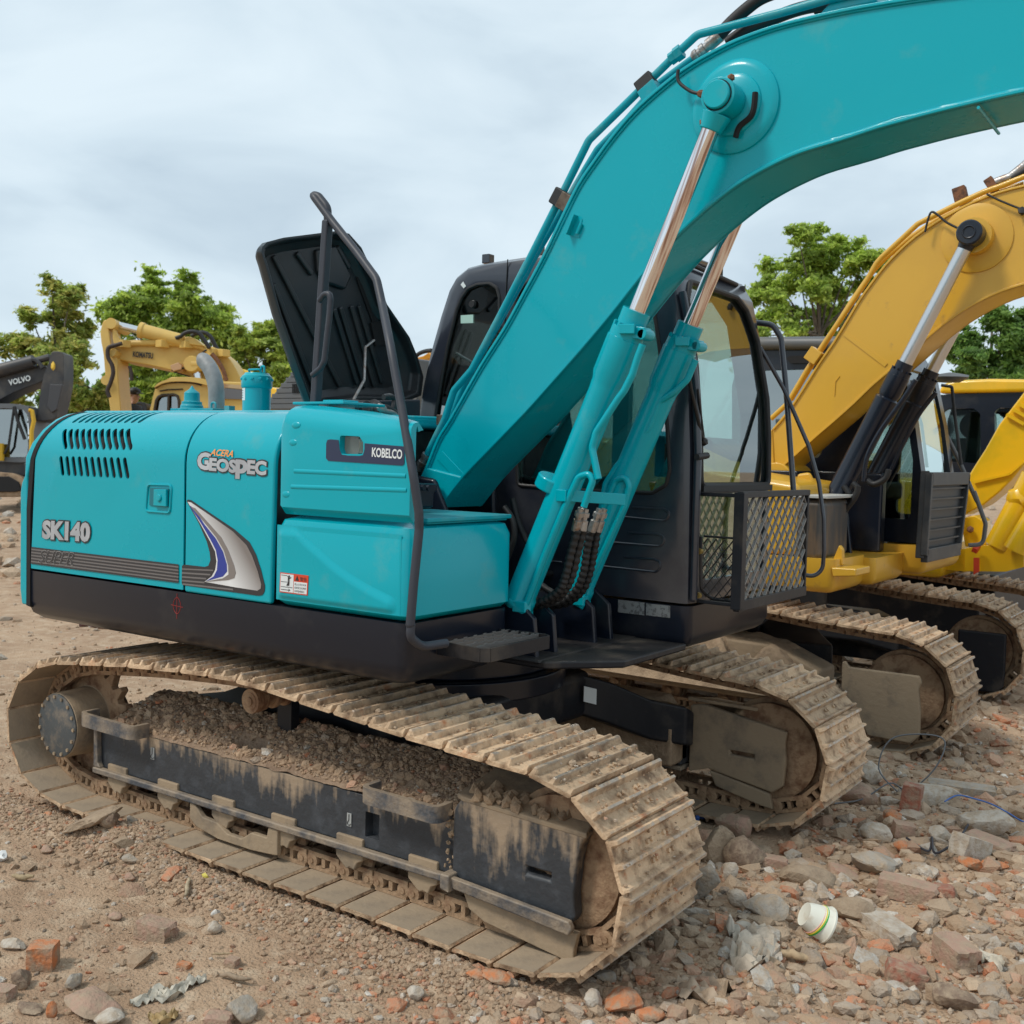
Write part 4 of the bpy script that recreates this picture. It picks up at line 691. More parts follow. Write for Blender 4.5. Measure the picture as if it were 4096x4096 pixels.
for i in range(13):
    z = 1.74 + .98 * i / 12; y0 = np.interp(z, [1.74, 2.3, 2.62, 2.72], [.36, .345, .355, .43]); y1 = np.interp(z, [1.74, 2.2, 2.5, 2.66, 2.72], [1.195, 1.185, 1.15, 1.08, .98]); x = xfront(z) - .012; rows.append([(x, y0, z), (x, y1, z)])
m.loft(rows, cap=False, close=False); obj('windscreen', m, GLASSC, cabo, smooth=60, recalc=False)
m = M(); m.prism([(1.258, .37, 1.70), (1.258, 1.18, 1.70), (1.258, 1.17, 1.28), (1.258, .45, 1.28), (1.258, .38, 1.36)], (.005, 0, 0)); obj('lower_front_window', m, GLASSC, cabo, smooth=0)
m = M(); m.bar((1.283, .35, 1.725), (1.283, 1.2, 1.725), .03, .03); obj('window_divider', m, RUBBER, cabo)
# wiper, its arm and the front-corner trim
m = M(); m.tube(fillet([(1.290,0.096,2.386),(1.290,0.197,2.178),(1.290,0.323,1.972),(1.290,0.358,1.953)], .05), .009, 8); m.tube([(1.290,0.261,2.191),(1.290,0.346,1.963)], .006, 6); m.blob((1.290,0.348,1.948), .022, 1, 0); m.tube([(1.300,0.254,1.874),(1.300,0.366,1.883)], .016, 8); obj('wiper', m, RUBBER, cabo)
m = M(); m.tube([(xfront(z) + .012, .30, z) for z in (1.2, 1.5, 1.9, 2.2, 2.5, 2.65)], .02, 8); obj('corner_trim', m, CABGREY, cabo, smooth=60)
for pts in ([(0.871,0.268,1.575),(1.143,0.268,1.567),(1.162,0.268,1.591),(1.158,0.268,1.615),(1.130,0.268,1.623),(0.962,0.268,1.623)], [(0.829,0.268,1.445),(1.120,0.268,1.444),(1.142,0.268,1.466),(1.135,0.268,1.493),(1.107,0.268,1.501),(0.944,0.268,1.498)], [(0.786,0.268,1.323),(1.103,0.268,1.319),(1.124,0.268,1.340),(1.120,0.268,1.370),(1.089,0.268,1.380),(0.925,0.268,1.378)], [(0.440,0.268,1.323),(0.567,0.268,1.324)]): m = M(); m.tube(fillet(pts, .03, 4), .006, 6); obj('pressed_line', m, CABGREY, cabo)
m = M(); m.lathe((-.045, .27, 2.66), (-.045, .258, 2.66), [(0, .022), (1, .018)], 16); obj('rubber_plug', m, RUBBER, cabo); m = M(); m.lathe((.18, .285, 2.46), (.18, .27, 2.46), [(0, .018), (1, .018)], 12); obj('rubber_plug', m, RUBBER, cabo)
m = M(); m.prism([(-0.112,0.266,2.784),(-0.092,0.266,2.758),(-0.107,0.266,2.747),(-0.128,0.266,2.769)], (0, .003, 0)); obj('sticker', m, WHITE, cabo, smooth=0)
m = M(); m.prism([(-0.129,0.278,2.606),(-0.045,0.278,2.606),(-0.044,0.278,2.561),(-0.128,0.278,2.563)], (0, -.003, 0)); obj('window_sticker', m, mat('pale_green_sticker', (.42, .62, .54), .5), cabo, smooth=0)
m = M(); m.tube([V3(p) for p in [(0.179,0.267,2.879),(0.175,0.267,2.757),(0.171,0.267,2.543)]], .003, 5); obj('panel_seam', m, DARK, cabo)
m = M(); b_ = V3((.0, .45, 2.885)); m.box((-0.085,0.450,2.930), (.05, .05, .05)); m.box((-0.086,0.450,2.950), (.018, .018, .016)); obj('roof_fitting', m, CABGREY, cabo, bev=.004); m = M(); m.box((0.149,0.600,2.980), (.045, .05, .05)); obj('roof_fitting', m, CABGREY, cabo, bev=.004)
m = M(); m.prism([(.30, .45, 2.90), (1.0, .45, 2.875), (1.0, 1.1, 2.875), (.30, 1.1, 2.90)], (0, 0, .035)); obj('roof_hatch', m, CABGREY, cabo, bev=.012)
m = M(); m.tube(fillet([(1.0, .34, 2.86), (1.1, .36, 2.83), (1.1, 1.1, 2.80), (1.0, 1.16, 2.84)], .05), .012, 8); m.box((1.02, 1.05, 2.865), (.02, .02, .05)); m.box((1.1, 1.17, 2.78), (.02, .02, .05)); obj('roof_gutter', m, RUBBER, cabo)
# inside the cab
m = M(); rbox(m, .15, .62, .55, 1.0, 1.45, 1.60, .06); m.prism([(.16, .56, 1.58), (.26, .56, 1.58), (.14, .56, 2.15), (.05, .56, 2.15)], (0, .42, 0)); m.prism([(.06, .65, 2.15), (.13, .65, 2.15), (.10, .65, 2.38), (.03, .65, 2.38)], (0, .25, 0)); obj('seat', m, mat('seat_cloth', (.05, .05, .055), .9), cabo, bev=.02)
m = M(); m.box((.45, .42, 1.55), (.5, .16, .35)); m.box((.45, 1.1, 1.5), (.45, .12, .3)); m.tube([(.95, .6, 1.25), (1.0, .6, 1.8)], .012); m.tube([(.95, .9, 1.25), (1.0, .9, 1.8)], .012); m.box((1.05, .42, 1.95), (.05, .12, .35)); m.box((.45, .75, 1.30), (1.2, .8, .08)); obj('console', m, mat('console_plastic', (.10, .10, .10), .6), cabo, bev=.015)
m = M(); m.prism([(-.10, .30, 1.19), (.30, .30, 1.19), (.30, .30, 1.75), (-.12, .30, 1.75)], (0, .9, 0)); m.box((1.18, .75, 1.24), (.1, .8, .1)); obj('rear_shelf', m, BLACK, cabo)
# plinth beneath the cab, with its data plates
m = M(); band(m, .50, 1.285, .262, 1.262, 1.168, .955, .07); pb = obj('cab_base', m, BLACK, KX, smooth=50)
for q in ([(0.904,0.261,1.167),(1.048,0.261,1.167),(1.050,0.261,1.105),(0.904,0.261,1.105)], [(1.058,0.261,1.164),(1.187,0.261,1.165),(1.188,0.261,1.107),(1.060,0.261,1.107)]):
    m = M(); m.prism(q, (0, -.003, 0)); dp = obj('data_plate', m, PLATE, pb, smooth=0)
m = M(); m.lathe((-.17, .262, 1.85), (-.17, .258, 1.85), [(0, .11), (1, .10)], 24); m.prism([(p[0], .30, p[2]) for p in [(-0.495,0.300,1.989),(-0.309,0.300,1.975),(-0.296,0.300,1.881),(-0.402,0.300,1.640),(-0.496,0.300,1.636),(-0.507,0.300,1.829)]], (0, .5, 0)); obj('cab_mount_cover', m, CABGREY, KX, bev=.012)
# mesh guard in front of the lower window
GX = 1.49
m = M(); fr = [(GX, .33), (GX, 1.20)]
for y in (.345, 1.20): m.bar((GX, y, 1.17), (GX, y, 1.715), .05 if y < 1 else .022, .05 if y < 1 else .022, (0, 1, 0))
m.bar((GX, .33, 1.705), (GX, 1.21, 1.705), .03, .03); m.bar((GX, .33, 1.185), (GX, 1.21, 1.185), .03, .05)
for y in (.345, 1.2): m.bar((1.285, y, 1.70), (GX, y, 1.70), .018, .018); m.bar((1.285, y, 1.19), (GX, y, 1.19), .018, .018)
m.tube(fillet([(1.30, .36, 1.50), (1.46, .36, 1.50)], .02), .006, 6); m.tube(fillet([(1.30, .33, 1.50), (1.31, .33, 1.25), (1.33, .40, 1.20), (1.46, .40, 1.20)], .04), .009, 6)
gd = obj('window_guard', m, BLACKD, KX, bev=.003)
m = M(); m.tube([(1.30, .335, 1.43), (1.30, .315, 1.43)], .015, 8); obj('brass_bolt', m, mat('brass', (.55, .38, .12), .4, .8), gd); m = M(); m.tube([(1.30, .335, 1.22), (1.30, .315, 1.22)], .015, 8); obj('brass_bolt', m, MATS['brass'], gd)
def expanded(m, y0, y1, z0, z1, x, w=.075, h=.052, t=.009, ax='y', a0=0):
    nz = int(round((z1 - z0) / h)) * 2; ny = int(round((y1 - y0) / w))
    for i in range(nz):
        za = z0 + (z1 - z0) * i / nz; zb = z0 + (z1 - z0) * (i + 1) / nz
        for k in range(ny * 2):
            ya = y0 + (y1 - y0) * k / (2 * ny); yb = y0 + (y1 - y0) * (k + 1) / (2 * ny)
            if (i + k) % 2: a, b = (ya, za), (yb, zb)
            else: a, b = (ya, zb), (yb, za)
            P = (lambda q: (x, q[0], q[1])) if ax == 'y' else (lambda q: (q[0], x, q[1]))
            tt_ = t * (1.25 if (b[1] - a[1]) * (b[0] - a[0]) > 0 else .55)
            m.bar(P(a), P(b), tt_ * .6, tt_, (1, 0, 0) if ax == 'y' else (0, 1, 0))
m = M(); expanded(m, .37, 1.19, 1.20, 1.69, GX, .082, .082, .011); obj('expanded_mesh', m, mat('dusty_mesh_steel', (.27, .255, .24), .6, .2), gd, smooth=0, kind='stuff')
m = M(); expanded(m, 1.30, 1.475, 1.21, 1.49, .36, .045, .06, .006, 'x'); obj('expanded_mesh', m, BLACKD, gd, smooth=0, kind='stuff')
m = M(); m.tube(fillet([(1.129,1.240,2.609), (1.128,1.280,2.621), (1.224,1.300,2.608), (1.266,1.320,2.535), (1.302,1.320,2.289), (1.372,1.320,1.691)], .06), .016, 10); obj('door_handrail', m, CABGREY, KX, smooth=60)
m = M(); m.tube(fillet([(1.190,1.220,2.479), (1.300,1.300,2.259), (1.447,1.320,1.948), (1.510,1.320,1.755), (1.543,1.320,1.563), (1.552,1.320,1.393), (1.549,1.320,1.295), (1.513,1.300,1.255), (1.447,1.260,1.264)], .08), .012, 8); obj('mirror_stay', m, CABGREY, KX, smooth=60)
# ---------------------------------------------------------------- boom
BY0, BY1 = -.365, -.025
top = [(0.135,-0.365,1.724),(0.176,-0.365,1.794),(0.243,-0.365,1.931),(0.319,-0.365,2.032),(0.482,-0.365,2.268),(0.614,-0.365,2.437),(0.718,-0.365,2.593),(0.816,-0.365,2.743),(0.900,-0.365,2.889),(0.984,-0.365,3.031),(1.063,-0.365,3.125),(1.140,-0.365,3.208),(1.224,-0.365,3.285),(1.308,-0.365,3.346),(1.429,-0.365,3.417),(1.508,-0.365,3.453),(1.586,-0.365,3.480),(1.701,-0.365,3.511),(1.849,-0.365,3.532),(1.991,-0.365,3.538),(2.150,-0.365,3.538),(2.330,-0.365,3.530),(2.544,-0.365,3.513),(2.821,-0.365,3.480),(3.113,-0.365,3.427)]
bot = [(0.270,-0.365,1.601),(0.410,-0.365,1.754),(0.581,-0.365,1.905),(0.749,-0.365,2.052),(0.892,-0.365,2.187),(1.042,-0.365,2.331),(1.172,-0.365,2.462),(1.296,-0.365,2.596),(1.401,-0.365,2.703),(1.489,-0.365,2.779),(1.575,-0.365,2.844),(1.649,-0.365,2.894),(1.721,-0.365,2.936),(1.797,-0.365,2.971),(1.868,-0.365,2.998),(1.941,-0.365,3.021),(2.010,-0.365,3.036),(2.096,-0.365,3.049),(2.170,-0.365,3.061),(2.261,-0.365,3.078),(2.350,-0.365,3.090),(2.436,-0.365,3.101),(2.603,-0.365,3.117),(2.758,-0.365,3.128),(2.913,-0.365,3.133),(3.127,-0.365,3.132)]
tp = smooth_path(top, 3); bt = smooth_path(bot, 3)
def strip(m, pts, y0, y1, t):      # a flange plate following an edge; t inward thickness vector side
    rings = []
    for i, p in enumerate(pts):
        d = (V3(pts[min(i + 1, len(pts) - 1)]) - V3(pts[max(i - 1, 0)])).normalized(); n = V3((d.z, 0, -d.x)) * t
        rings.append([V3((p[0], y0, p[2])), V3((p[0], y1, p[2])), V3((p[0], y1, p[2])) + n, V3((p[0], y0, p[2])) + n])
    m.loft(rings)
m = M(); poly = [V3(p) for p in tp] + [V3(p) for p in bt[::-1]]
for y0, y1 in ((BY0 + .014, BY0 + .026), (BY1 - .026, BY1 - .014)): m.prism([(p.x, y0, p.z) for p in poly], (0, y1 - y0, 0))
bm_ = obj('boom', m, TEAL, KX, smooth=20)
m = M(); strip(m, tp, BY0, BY1, .014); o_ = obj('boom_top_plate', m, TEAL, bm_, bev=.004, smooth=40)
m = M(); strip(m, bt, BY0, BY1, -.014); o_ = obj('boom_bottom_plate', m, TEAL, bm_, bev=.004, smooth=40)
m = M(); m.tube([(p.x, BY0 + .012, p.z) for p in [V3(q) + V3((.004, 0, .016)) for q in bt]], .007, 6); m.tube([(p.x, BY0 + .012, p.z) for p in [V3(q) + V3((.012, 0, -.016)) for q in tp]], .006, 6); obj('weld_bead', m, TEAL, bm_, smooth=60)
m = M(); m.prism([V3(tp[0]), V3(tp[3]), V3(bt[3]), V3(bt[0])], (0, BY1 - BY0, 0)); fc = [V3(tp[0]).lerp(V3(bt[0]), .55)][0]; obj('boom_foot', m, TEAL, bm_, bev=.012)
m = M(); a, b = [(0.256,-0.352,1.851),(0.392,-0.352,1.744)]; m.bar(a, b, .05, .006, (0, 1, 0)); obj('gusset_seam', m, TEAL, bm_, bev=.002)
m = M(); a = V3((2.613,-0.360,3.097)); m.tube([(a.x, BY0 + .004, a.z + .004), (a.x + .0, BY1, a.z)], .006, 6); obj('bottom_seam', m, TEAL, bm_)
BRONZE = mat('dull_brown_metal', (.13, .10, .075), .5, .5, c2=(.07, .045, .03), sc1=30)
# small bracket on the side plate
m = M(); m.prism([(0.985,-0.351,2.896),(1.013,-0.351,2.884),(1.002,-0.351,2.806),(0.951,-0.351,2.820)], (0, -.004, 0)); q = [(0.985,-0.351,2.896),(0.951,-0.351,2.820)]; m.prism([q[0], q[1], V3(q[1]) + V3((0, -.035, 0)), V3(q[0]) + V3((0, -.035, 0))], (.006, 0, .004)); m.tube([(1.013,-0.360,2.863),(0.993,-0.360,2.822)], .008, 8); obj('side_bracket', m, TEAL, bm_)
# pin boss
pin = V3((1.704,-0.490,3.250)); PY = -.49
m = M(); m.lathe((pin.x, BY0 + .02, pin.z), (pin.x, BY0 - .012, pin.z), [(0, .185), (.5, .182), (.8, .17), (1, .15)], 48); m.lathe((pin.x, BY0, pin.z), (pin.x, BY0 - .03, pin.z), [(0, .125), (.7, .118), (1, .10)], 40); obj('pin_boss', m, TEAL, bm_, smooth=40); m = M(); m.lathe((pin.x, BY1 - .02, pin.z), (pin.x, BY1 + .03, pin.z), [(0, .18), (1, .15)], 40); obj('pin_boss', m, TEAL, bm_, smooth=40)
# cylinders
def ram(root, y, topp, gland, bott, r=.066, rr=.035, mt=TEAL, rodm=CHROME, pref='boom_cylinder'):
    T, G, B = V3((topp[0], y, topp[2])), V3((gland[0], y, gland[2])), V3((bott[0], y, bott[2])); d = (G - T).normalized(); B = T + d * ((B - T).dot(d))
    L = (B - G).length; m = M(); m.lathe(G, B, [(0, .050), (0, .060), (.055, .060), (.056, .073), (.085, .074), (.086, .078), (.20, .078), (.225, .068), (.235, r + .002), (.25, r), (.93, r), (.94, r + .007), (.97, r + .007), (1, r * .8)], 32)
    cy = obj(pref, m, mt, root, smooth=35)
    m = M()
    a = d.orthogonal().normalized(); b = d.cross(a)
    for k in range(10):
        th = 2 * math.pi * k / 10; c = G + d * (L * .056) + (a * math.cos(th) + b * math.sin(th)) * .065; m.lathe(c, c - d * .016, [(0, .0095), (1, .0095)], 6)
    obj('head_bolts', m, mt, cy, smooth=0, kind='stuff')
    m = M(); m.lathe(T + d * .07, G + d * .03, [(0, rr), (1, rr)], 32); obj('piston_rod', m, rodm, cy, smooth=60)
    m = M(); m.cyl((T.x, y - .052, T.z), (T.x, y + .052, T.z), .070 if mt is TEAL else .082, n=36); m.lathe(T + d * .06, T + d * .125, [(0, .06), (.6, .05), (1, .044)], 24); obj('rod_eye', m, mt, cy, bev=.005); m = M(); m.cyl((B.x, y - .05, B.z), (B.x, y + .05, B.z), .07, n=24); obj('cylinder_foot', m, mt, cy, bev=.005)
    return cy, T, G, B, d
gl = (1.349,-0.450,2.462); bo = (0.758,-0.450,1.172); tpn = (1.697,-0.450,3.255)
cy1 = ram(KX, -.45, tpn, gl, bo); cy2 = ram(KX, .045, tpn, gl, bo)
T = cy1[1]
m = M(); m.lathe((T.x, -.52, T.z), (T.x, -.10, T.z), [(0, .050), (.01, .054), (.05, .054), (.05, .045), (1, .045)], 32); obj('boom_pin', m, TEAL, KX, smooth=35)
m = M(); m.tube([(T.x + .057 * math.cos(t * .3), -.5035, T.z + .057 * math.sin(t * .3)) for t in range(21)], .0022, 5, close=True); obj('pin_ring_gap', m, DARK, KX)
m = M(); m.blob(V3((T.x - .07, -.47, T.z - .085)), .018, 2, 0); m.blob(V3((T.x + .03, -.45, T.z + .075)), .016, 3, 0); obj('grease_bolt', m, RUST, KX)
m = M(); m.tube(smooth_path([(1.475,-0.400,3.419),(1.472,-0.400,3.395),(1.481,-0.400,3.368),(1.514,-0.400,3.338),(1.546,-0.400,3.318),(1.586,-0.400,3.305)]), .007, 8); obj('grease_hose', m, RUBBER, KX); m = M(); m.lathe((1.596,-0.460,3.290), (1.623,-0.460,3.280), [(0, .012), (.5, .016), (1, .012)], 6); obj('hose_nut', m, RUST, KX)
m = M(); m.tube(smooth_path([(T.x + .11, -.40, T.z + .02), (T.x + .10, -.40, T.z - .06), (T.x + .05, -.40, T.z - .10), (T.x + .035, -.40, T.z - .14)]), .012, 6); obj('boss_seal', m, DARK, KX)
# cylinder foot brackets
for y in (-.52, -.37, -.03, .12): m = M(); m.prism([(.55, y, .98), (.95, y, .98), (.93, y, 1.16), (.84, y, 1.23), (.70, y, 1.22), (.58, y, 1.10)], (0, .03, 0)); obj('bracket_plate', m, BLACK, KX, bev=.008)
m = M(); m.lathe((.60, -.5, 1.10), (.60, .12, 1.10), [(0, .10), (1, .10)], 20); obj('cylinder_bracket', m, BLACK, KX, bev=.01)
m = M(); m.prism([(-.25, BY0 - .06, .98), (.35, BY0 - .06, .98), (.38, BY0 - .06, 1.55), (.28, BY0 - .06, 1.74), (.10, BY0 - .06, 1.76), (-.05, BY0 - .06, 1.6)], (0, .035, 0)); m.prism([(-.25, BY1 + .02, .98), (.35, BY1 + .02, .98), (.32, BY1 + .02, 1.74), (.08, BY1 + .02, 1.74)], (0, .035, 0)); m.box((-.15, -.2, 1.3), (.5, .7, .6)); obj('boom_bracket', m, BLACK, KX, bev=.02)
m = M(); q = [(0.550,-0.869,1.732),(0.550,-0.726,1.728),(0.550,-0.723,1.700),(0.550,-0.744,1.685),(0.550,-0.751,1.624),(0.550,-0.865,1.626)]; m.prism(q, (-.05, 0, 0)); bk = obj('black_bracket', m, BLACK, KX, bev=.01); m = M()
for q in [(0.570,-0.855,1.713),(0.570,-0.819,1.711)]: m.lathe(q, V3(q) + V3((.012, 0, 0)), [(0, .014), (1, .014)], 6)
obj('bracket_bolts', m, BLACK, bk)
# steel pipes and hoses on the boom
def pipe(name, pts, r, mt, rad=.06, par=KX, n=10): m = M(); m.tube(fillet(pts, rad, 5), r, n); return obj(name, m, mt, par, smooth=60)
pipe('boom_pipe', [(0.143,-0.310,1.852), (0.248,-0.310,2.028), (0.297,-0.310,2.159), (0.402,-0.310,2.255), (0.581,-0.310,2.534), (0.717,-0.310,2.753), (0.659,-0.310,2.655), (0.862,-0.310,2.986), (1.008,-0.310,3.229), (1.242,-0.310,3.394), (1.438,-0.310,3.533), (1.509,-0.310,3.580), (1.627,-0.310,3.584), (1.868,-0.310,3.594), (2.059,-0.310,3.606), (2.307,-0.310,3.605)], .017, TEALT)
pipe('boom_pipe', [(0.109,-0.220,1.874), (0.203,-0.220,2.018), (0.294,-0.220,2.205), (0.448,-0.220,2.426), (0.624,-0.220,2.685), (0.688,-0.220,2.785), (0.938,-0.220,3.130), (1.001,-0.220,3.213), (1.142,-0.220,3.317), (1.295,-0.220,3.448), (1.448,-0.220,3.522)], .017, TEALT)
m = M(); a, b = [(1.448,-0.220,3.522),(1.464,-0.220,3.538)]; m.lathe(a, (1.567,-0.220,3.595), [(0, .02), (.1, .028), (.2, .028), (.22, .020), (.3, .020), (.32, .028), (.45, .028), (.47, .02), (.55, .02), (.56, .027), (1, .027)], 12); obj('hose_fitting', m, STEEL, KX)
m = M(); m.tube(smooth_path([(1.559,-0.220,3.593),(1.617,-0.220,3.639),(1.678,-0.220,3.677),(1.746,-0.220,3.708),(1.857,-0.220,3.723)]), .026, 12); obj('hydraulic_hose', m, RUBBER, KX)
m = M(); m.tube(smooth_path([(1.568,-0.150,3.584),(1.642,-0.150,3.617),(1.758,-0.150,3.644),(1.871,-0.150,3.660),(1.981,-0.150,3.658),(2.088,-0.150,3.649)]), .026, 12); obj('hydraulic_hose', m, RUBBER, KX); m = M(); m.tube(smooth_path([(1.927,-0.120,3.638),(1.992,-0.120,3.663),(2.063,-0.120,3.679)]), .015, 10); obj('hydraulic_hose', m, RUBBER, KX)
m = M(); a, b = V3((1.390,-0.310,3.502)), V3((1.442,-0.310,3.528)); m.lathe(a, b, [(0, .026), (.42, .026), (.45, .031), (1, .031)], 6); obj('pipe_union', m, TEALT, KX, smooth=0)
for q0, q1 in (((1.251,-0.320,3.397), (1.322,-0.320,3.441)), ((0.851,-0.320,2.965), (0.891,-0.320,3.028))):
    m = M(); q0, q1 = V3(q0), V3(q1); m.bar(q0, q1, .06, .05, (0, 1, 0)); cl = obj('pipe_clamp', m, RUBBER, KX, bev=.006)
    d = (q1 - q0).normalized(); nn = V3((d.z, 0, -d.x)); m = M(); m.bar(q0 + nn * .055, q1 + nn * .055, .07, .07, (0, 1, 0)); obj('clamp_block', m, TEALT if q0.z > 3.2 else BRONZE, cl, bev=.004)
m = M(); m.prism([(2.009,-0.300,3.564),(2.078,-0.300,3.622),(2.224,-0.300,3.628),(2.227,-0.300,3.564),(2.112,-0.300,3.562),(2.033,-0.300,3.559)], (0, .2, 0)); obj('arm_cylinder_bracket', m, TEAL, bm_, bev=.01)
m = M(); m.lathe((0.087,-0.310,1.775), (0.143,-0.310,1.852), [(0, .016), (.3, .016), (.32, .024), (.55, .024), (.57, .02), (.8, .02), (.82, .026), (1, .026)], 10); obj('hose_fitting', m, STEEL, KX); m = M(); m.tube(smooth_path([(0.087,-0.310,1.775),(0.070,-0.310,1.736),(0.075,-0.310,1.695),(0.100,-0.310,1.633),(0.109,-0.310,1.606)]), .018, 10); obj('hydraulic_hose', m, RUBBER, KX)
m = M(); m.box((0.223,-0.300,2.020), (.04, .045, .05)); obj('pipe_clamp', m, BRONZE, KX, bev=.004)
# small brackets peeping over the boom's upper edge
for q in [(0.472,-0.200,2.442),(0.446,-0.200,2.406),(0.420,-0.200,2.373),(0.393,-0.200,2.340),(0.366,-0.200,2.304)]: m = M(); m.blob(q, .02, 1, .2, (1, 1, 1)); obj('line_clip', m, RUST, KX)
# cylinder plumbing
for dy, off in ((-.45, 0), (.045, 1)):
    cy, T_, G_, B_, d_ = (cy1, cy2)[off]; prt = G_ + d_ * .11 + V3((.075, 0, .0)); m = M(); m.bar(G_ + d_ * .10 + V3((.05, -.02, 0)), prt + V3((.03, -.02, .0)), .06, .05); m.lathe(prt + V3((.02, -.05, .0)), prt + V3((.02, .03, .0)), [(0, .022), (.5, .026), (1, .022)], 12); m.bar(G_ + d_ * .09 + V3((.0, -.07, .0)), G_ + d_ * .09 + V3((.06, -.05, .0)), .05, .04)
    obj('cylinder_port', m, TEAL, cy, bev=.004)
pipe('cylinder_pipe', [(1.408,-0.500,2.318), (1.386,-0.500,2.265), (1.365,-0.500,2.199), (1.329,-0.500,2.133), (1.301,-0.500,2.100), (1.203,-0.500,1.964), (1.185,-0.500,1.899), (1.220,-0.500,1.771)], .0155, TEAL, .05, cy1[0])
pipe('cylinder_pipe', [(1.401,0.000,2.300), (1.364,0.000,2.214), (1.310,0.000,2.165), (1.229,0.000,2.119), (1.181,0.000,1.998), (1.016,0.000,1.816), (0.964,0.000,1.738), (0.945,0.000,1.621)], .0155, TEAL, .05, cy2[0])
pipe('cylinder_pipe', [(1.154,-0.500,1.652), (1.172,-0.500,1.705), (1.195,-0.500,1.766), (1.174,-0.500,1.791), (1.124,-0.500,1.777), (1.076,-0.500,1.683), (0.969,-0.500,1.447), (0.874,-0.500,1.215)], .015, TEAL, .04, cy1[0])
pipe('cylinder_pipe', [(0.968,-0.020,1.627), (1.004,-0.020,1.701), (1.029,-0.020,1.759), (1.078,-0.020,1.775), (1.101,-0.020,1.733), (1.077,-0.020,1.637), (0.954,-0.020,1.380), (0.859,-0.020,1.197)], .015, TEAL, .04, cy2[0])
m = M(); a = V3((0.963,-0.450,1.740)); dd = cy1[4]; m.lathe(a - dd * .03, a + dd * .03, [(0, .071), (.1, .075), (.9, .075), (1, .071)], 32); m.box(V3((1.050,-0.500,1.695)), (.05, .04, .05)); m.bar((1.076,-0.500,1.696), (1.177,-0.200,1.678), .02, .05); obj('pipe_clamp', m, TEAL, cy1[0], bev=.003)
for a, b, y in (((100, 1590), (130, 1625), -.5), ((350, 1570), (400, 1590), -.02)):
    m = M(); p = V3((0.852,-0.500,1.203)) if y < -.1 else V3((0.854,-0.020,1.186)); m.box(p, (.07, .05, .05)); m.lathe(p + V3((-.06, 0, .02)), p + V3((.03, 0, -.03)), [(0, .03), (1, .02)], 12); obj('foot_port', m, TEAL, KX, bev=.006)
for pts, r in (([(1.065,-0.400,1.552),(1.037,-0.400,1.456),(1.013,-0.400,1.355),(0.984,-0.400,1.280),(0.910,-0.400,1.227),(0.823,-0.400,1.200)], .020), ([(1.072,-0.360,1.551),(1.044,-0.360,1.445),(1.016,-0.360,1.334),(0.970,-0.360,1.257),(0.884,-0.360,1.202),(0.785,-0.360,1.174)], .020), ([(0.977,-0.140,1.527),(0.958,-0.140,1.436),(0.945,-0.140,1.340),(0.909,-0.140,1.251),(0.832,-0.140,1.186),(0.717,-0.140,1.155)], .020), ([(0.986,-0.100,1.526),(0.972,-0.100,1.434),(0.954,-0.100,1.338),(0.918,-0.100,1.248),(0.841,-0.100,1.183),(0.738,-0.100,1.153)], .020)):
    pth = smooth_path(pts, 14); m = M(); m.tube(pth, [r * (1.0 if (i // 2) % 2 else .82) for i in range(len(pth))], 12); obj('spiral_guard_hose', m, RUBBER, KX, smooth=60)
for q in (((1.090,-0.420,1.643), (1.055,-0.400,1.542)), ((1.091,-0.380,1.637), (1.074,-0.380,1.542)), ((1.029,-0.160,1.629), (0.989,-0.160,1.524)), ((1.032,-0.120,1.628), (0.998,-0.120,1.523))):
    m = M(); m.lathe(q[0], q[1], [(0, .014), (.15, .014), (.17, .021), (.35, .021), (.37, .014), (.5, .014), (.52, .021), (.98, .021), (1, .016)], 10); obj('hose_fitting', m, STEEL, KX)
for pts, r in (([(0.566,-0.250,1.618),(0.615,-0.250,1.562),(0.629,-0.250,1.486),(0.608,-0.250,1.417),(0.574,-0.250,1.346)], .014), ([(0.507,-0.100,1.652),(0.547,-0.100,1.534),(0.598,-0.100,1.448)], .016), ([(0.500,0.091,1.214),(0.500,0.182,1.259),(0.500,0.437,1.251)], .018), ([(0.765,-0.300,1.213),(0.809,-0.300,1.274),(0.854,-0.300,1.259),(0.933,-0.300,1.229)], .016), ([(0.763,0.100,1.499),(0.811,0.100,1.462),(0.825,0.100,1.403)], .016)):
    m = M(); m.tube(smooth_path(pts, 6), r, 8); obj('hydraulic_hose', m, RUBBER, KX, smooth=60)
# ================================================================ ground
def fbm(x, y, sc_, oct=4, seed=0):
    """value noise on arrays"""
    r = np.zeros_like(x); amp = 1.; tot = 0; q = np.random.default_rng(seed); T = q.random((256, 256))
    for o in range(oct):
        u = x / sc_ + 13.7 * o; v = y / sc_ + 7.1 * o; i = np.floor(u).astype(int); j = np.floor(v).astype(int); fu = u - i; fv = v - j
        fu = fu * fu * (3 - 2 * fu); fv = fv * fv * (3 - 2 * fv); i0, i1, j0, j1 = i % 256, (i + 1) % 256, j % 256, (j + 1) % 256
        r += amp * (T[i0, j0] * (1 - fu) * (1 - fv) + T[i1, j0] * fu * (1 - fv) + T[i0, j1] * (1 - fu) * fv + T[i1, j1] * fu * fv - .5); tot += amp; amp *= .55; sc_ /= 2.1
    return r / tot
sstep = lambda a, b, t: np.clip((t - a) / (b - a), 0, 1) ** 2 * (3 - 2 * np.clip((t - a) / (b - a), 0, 1))
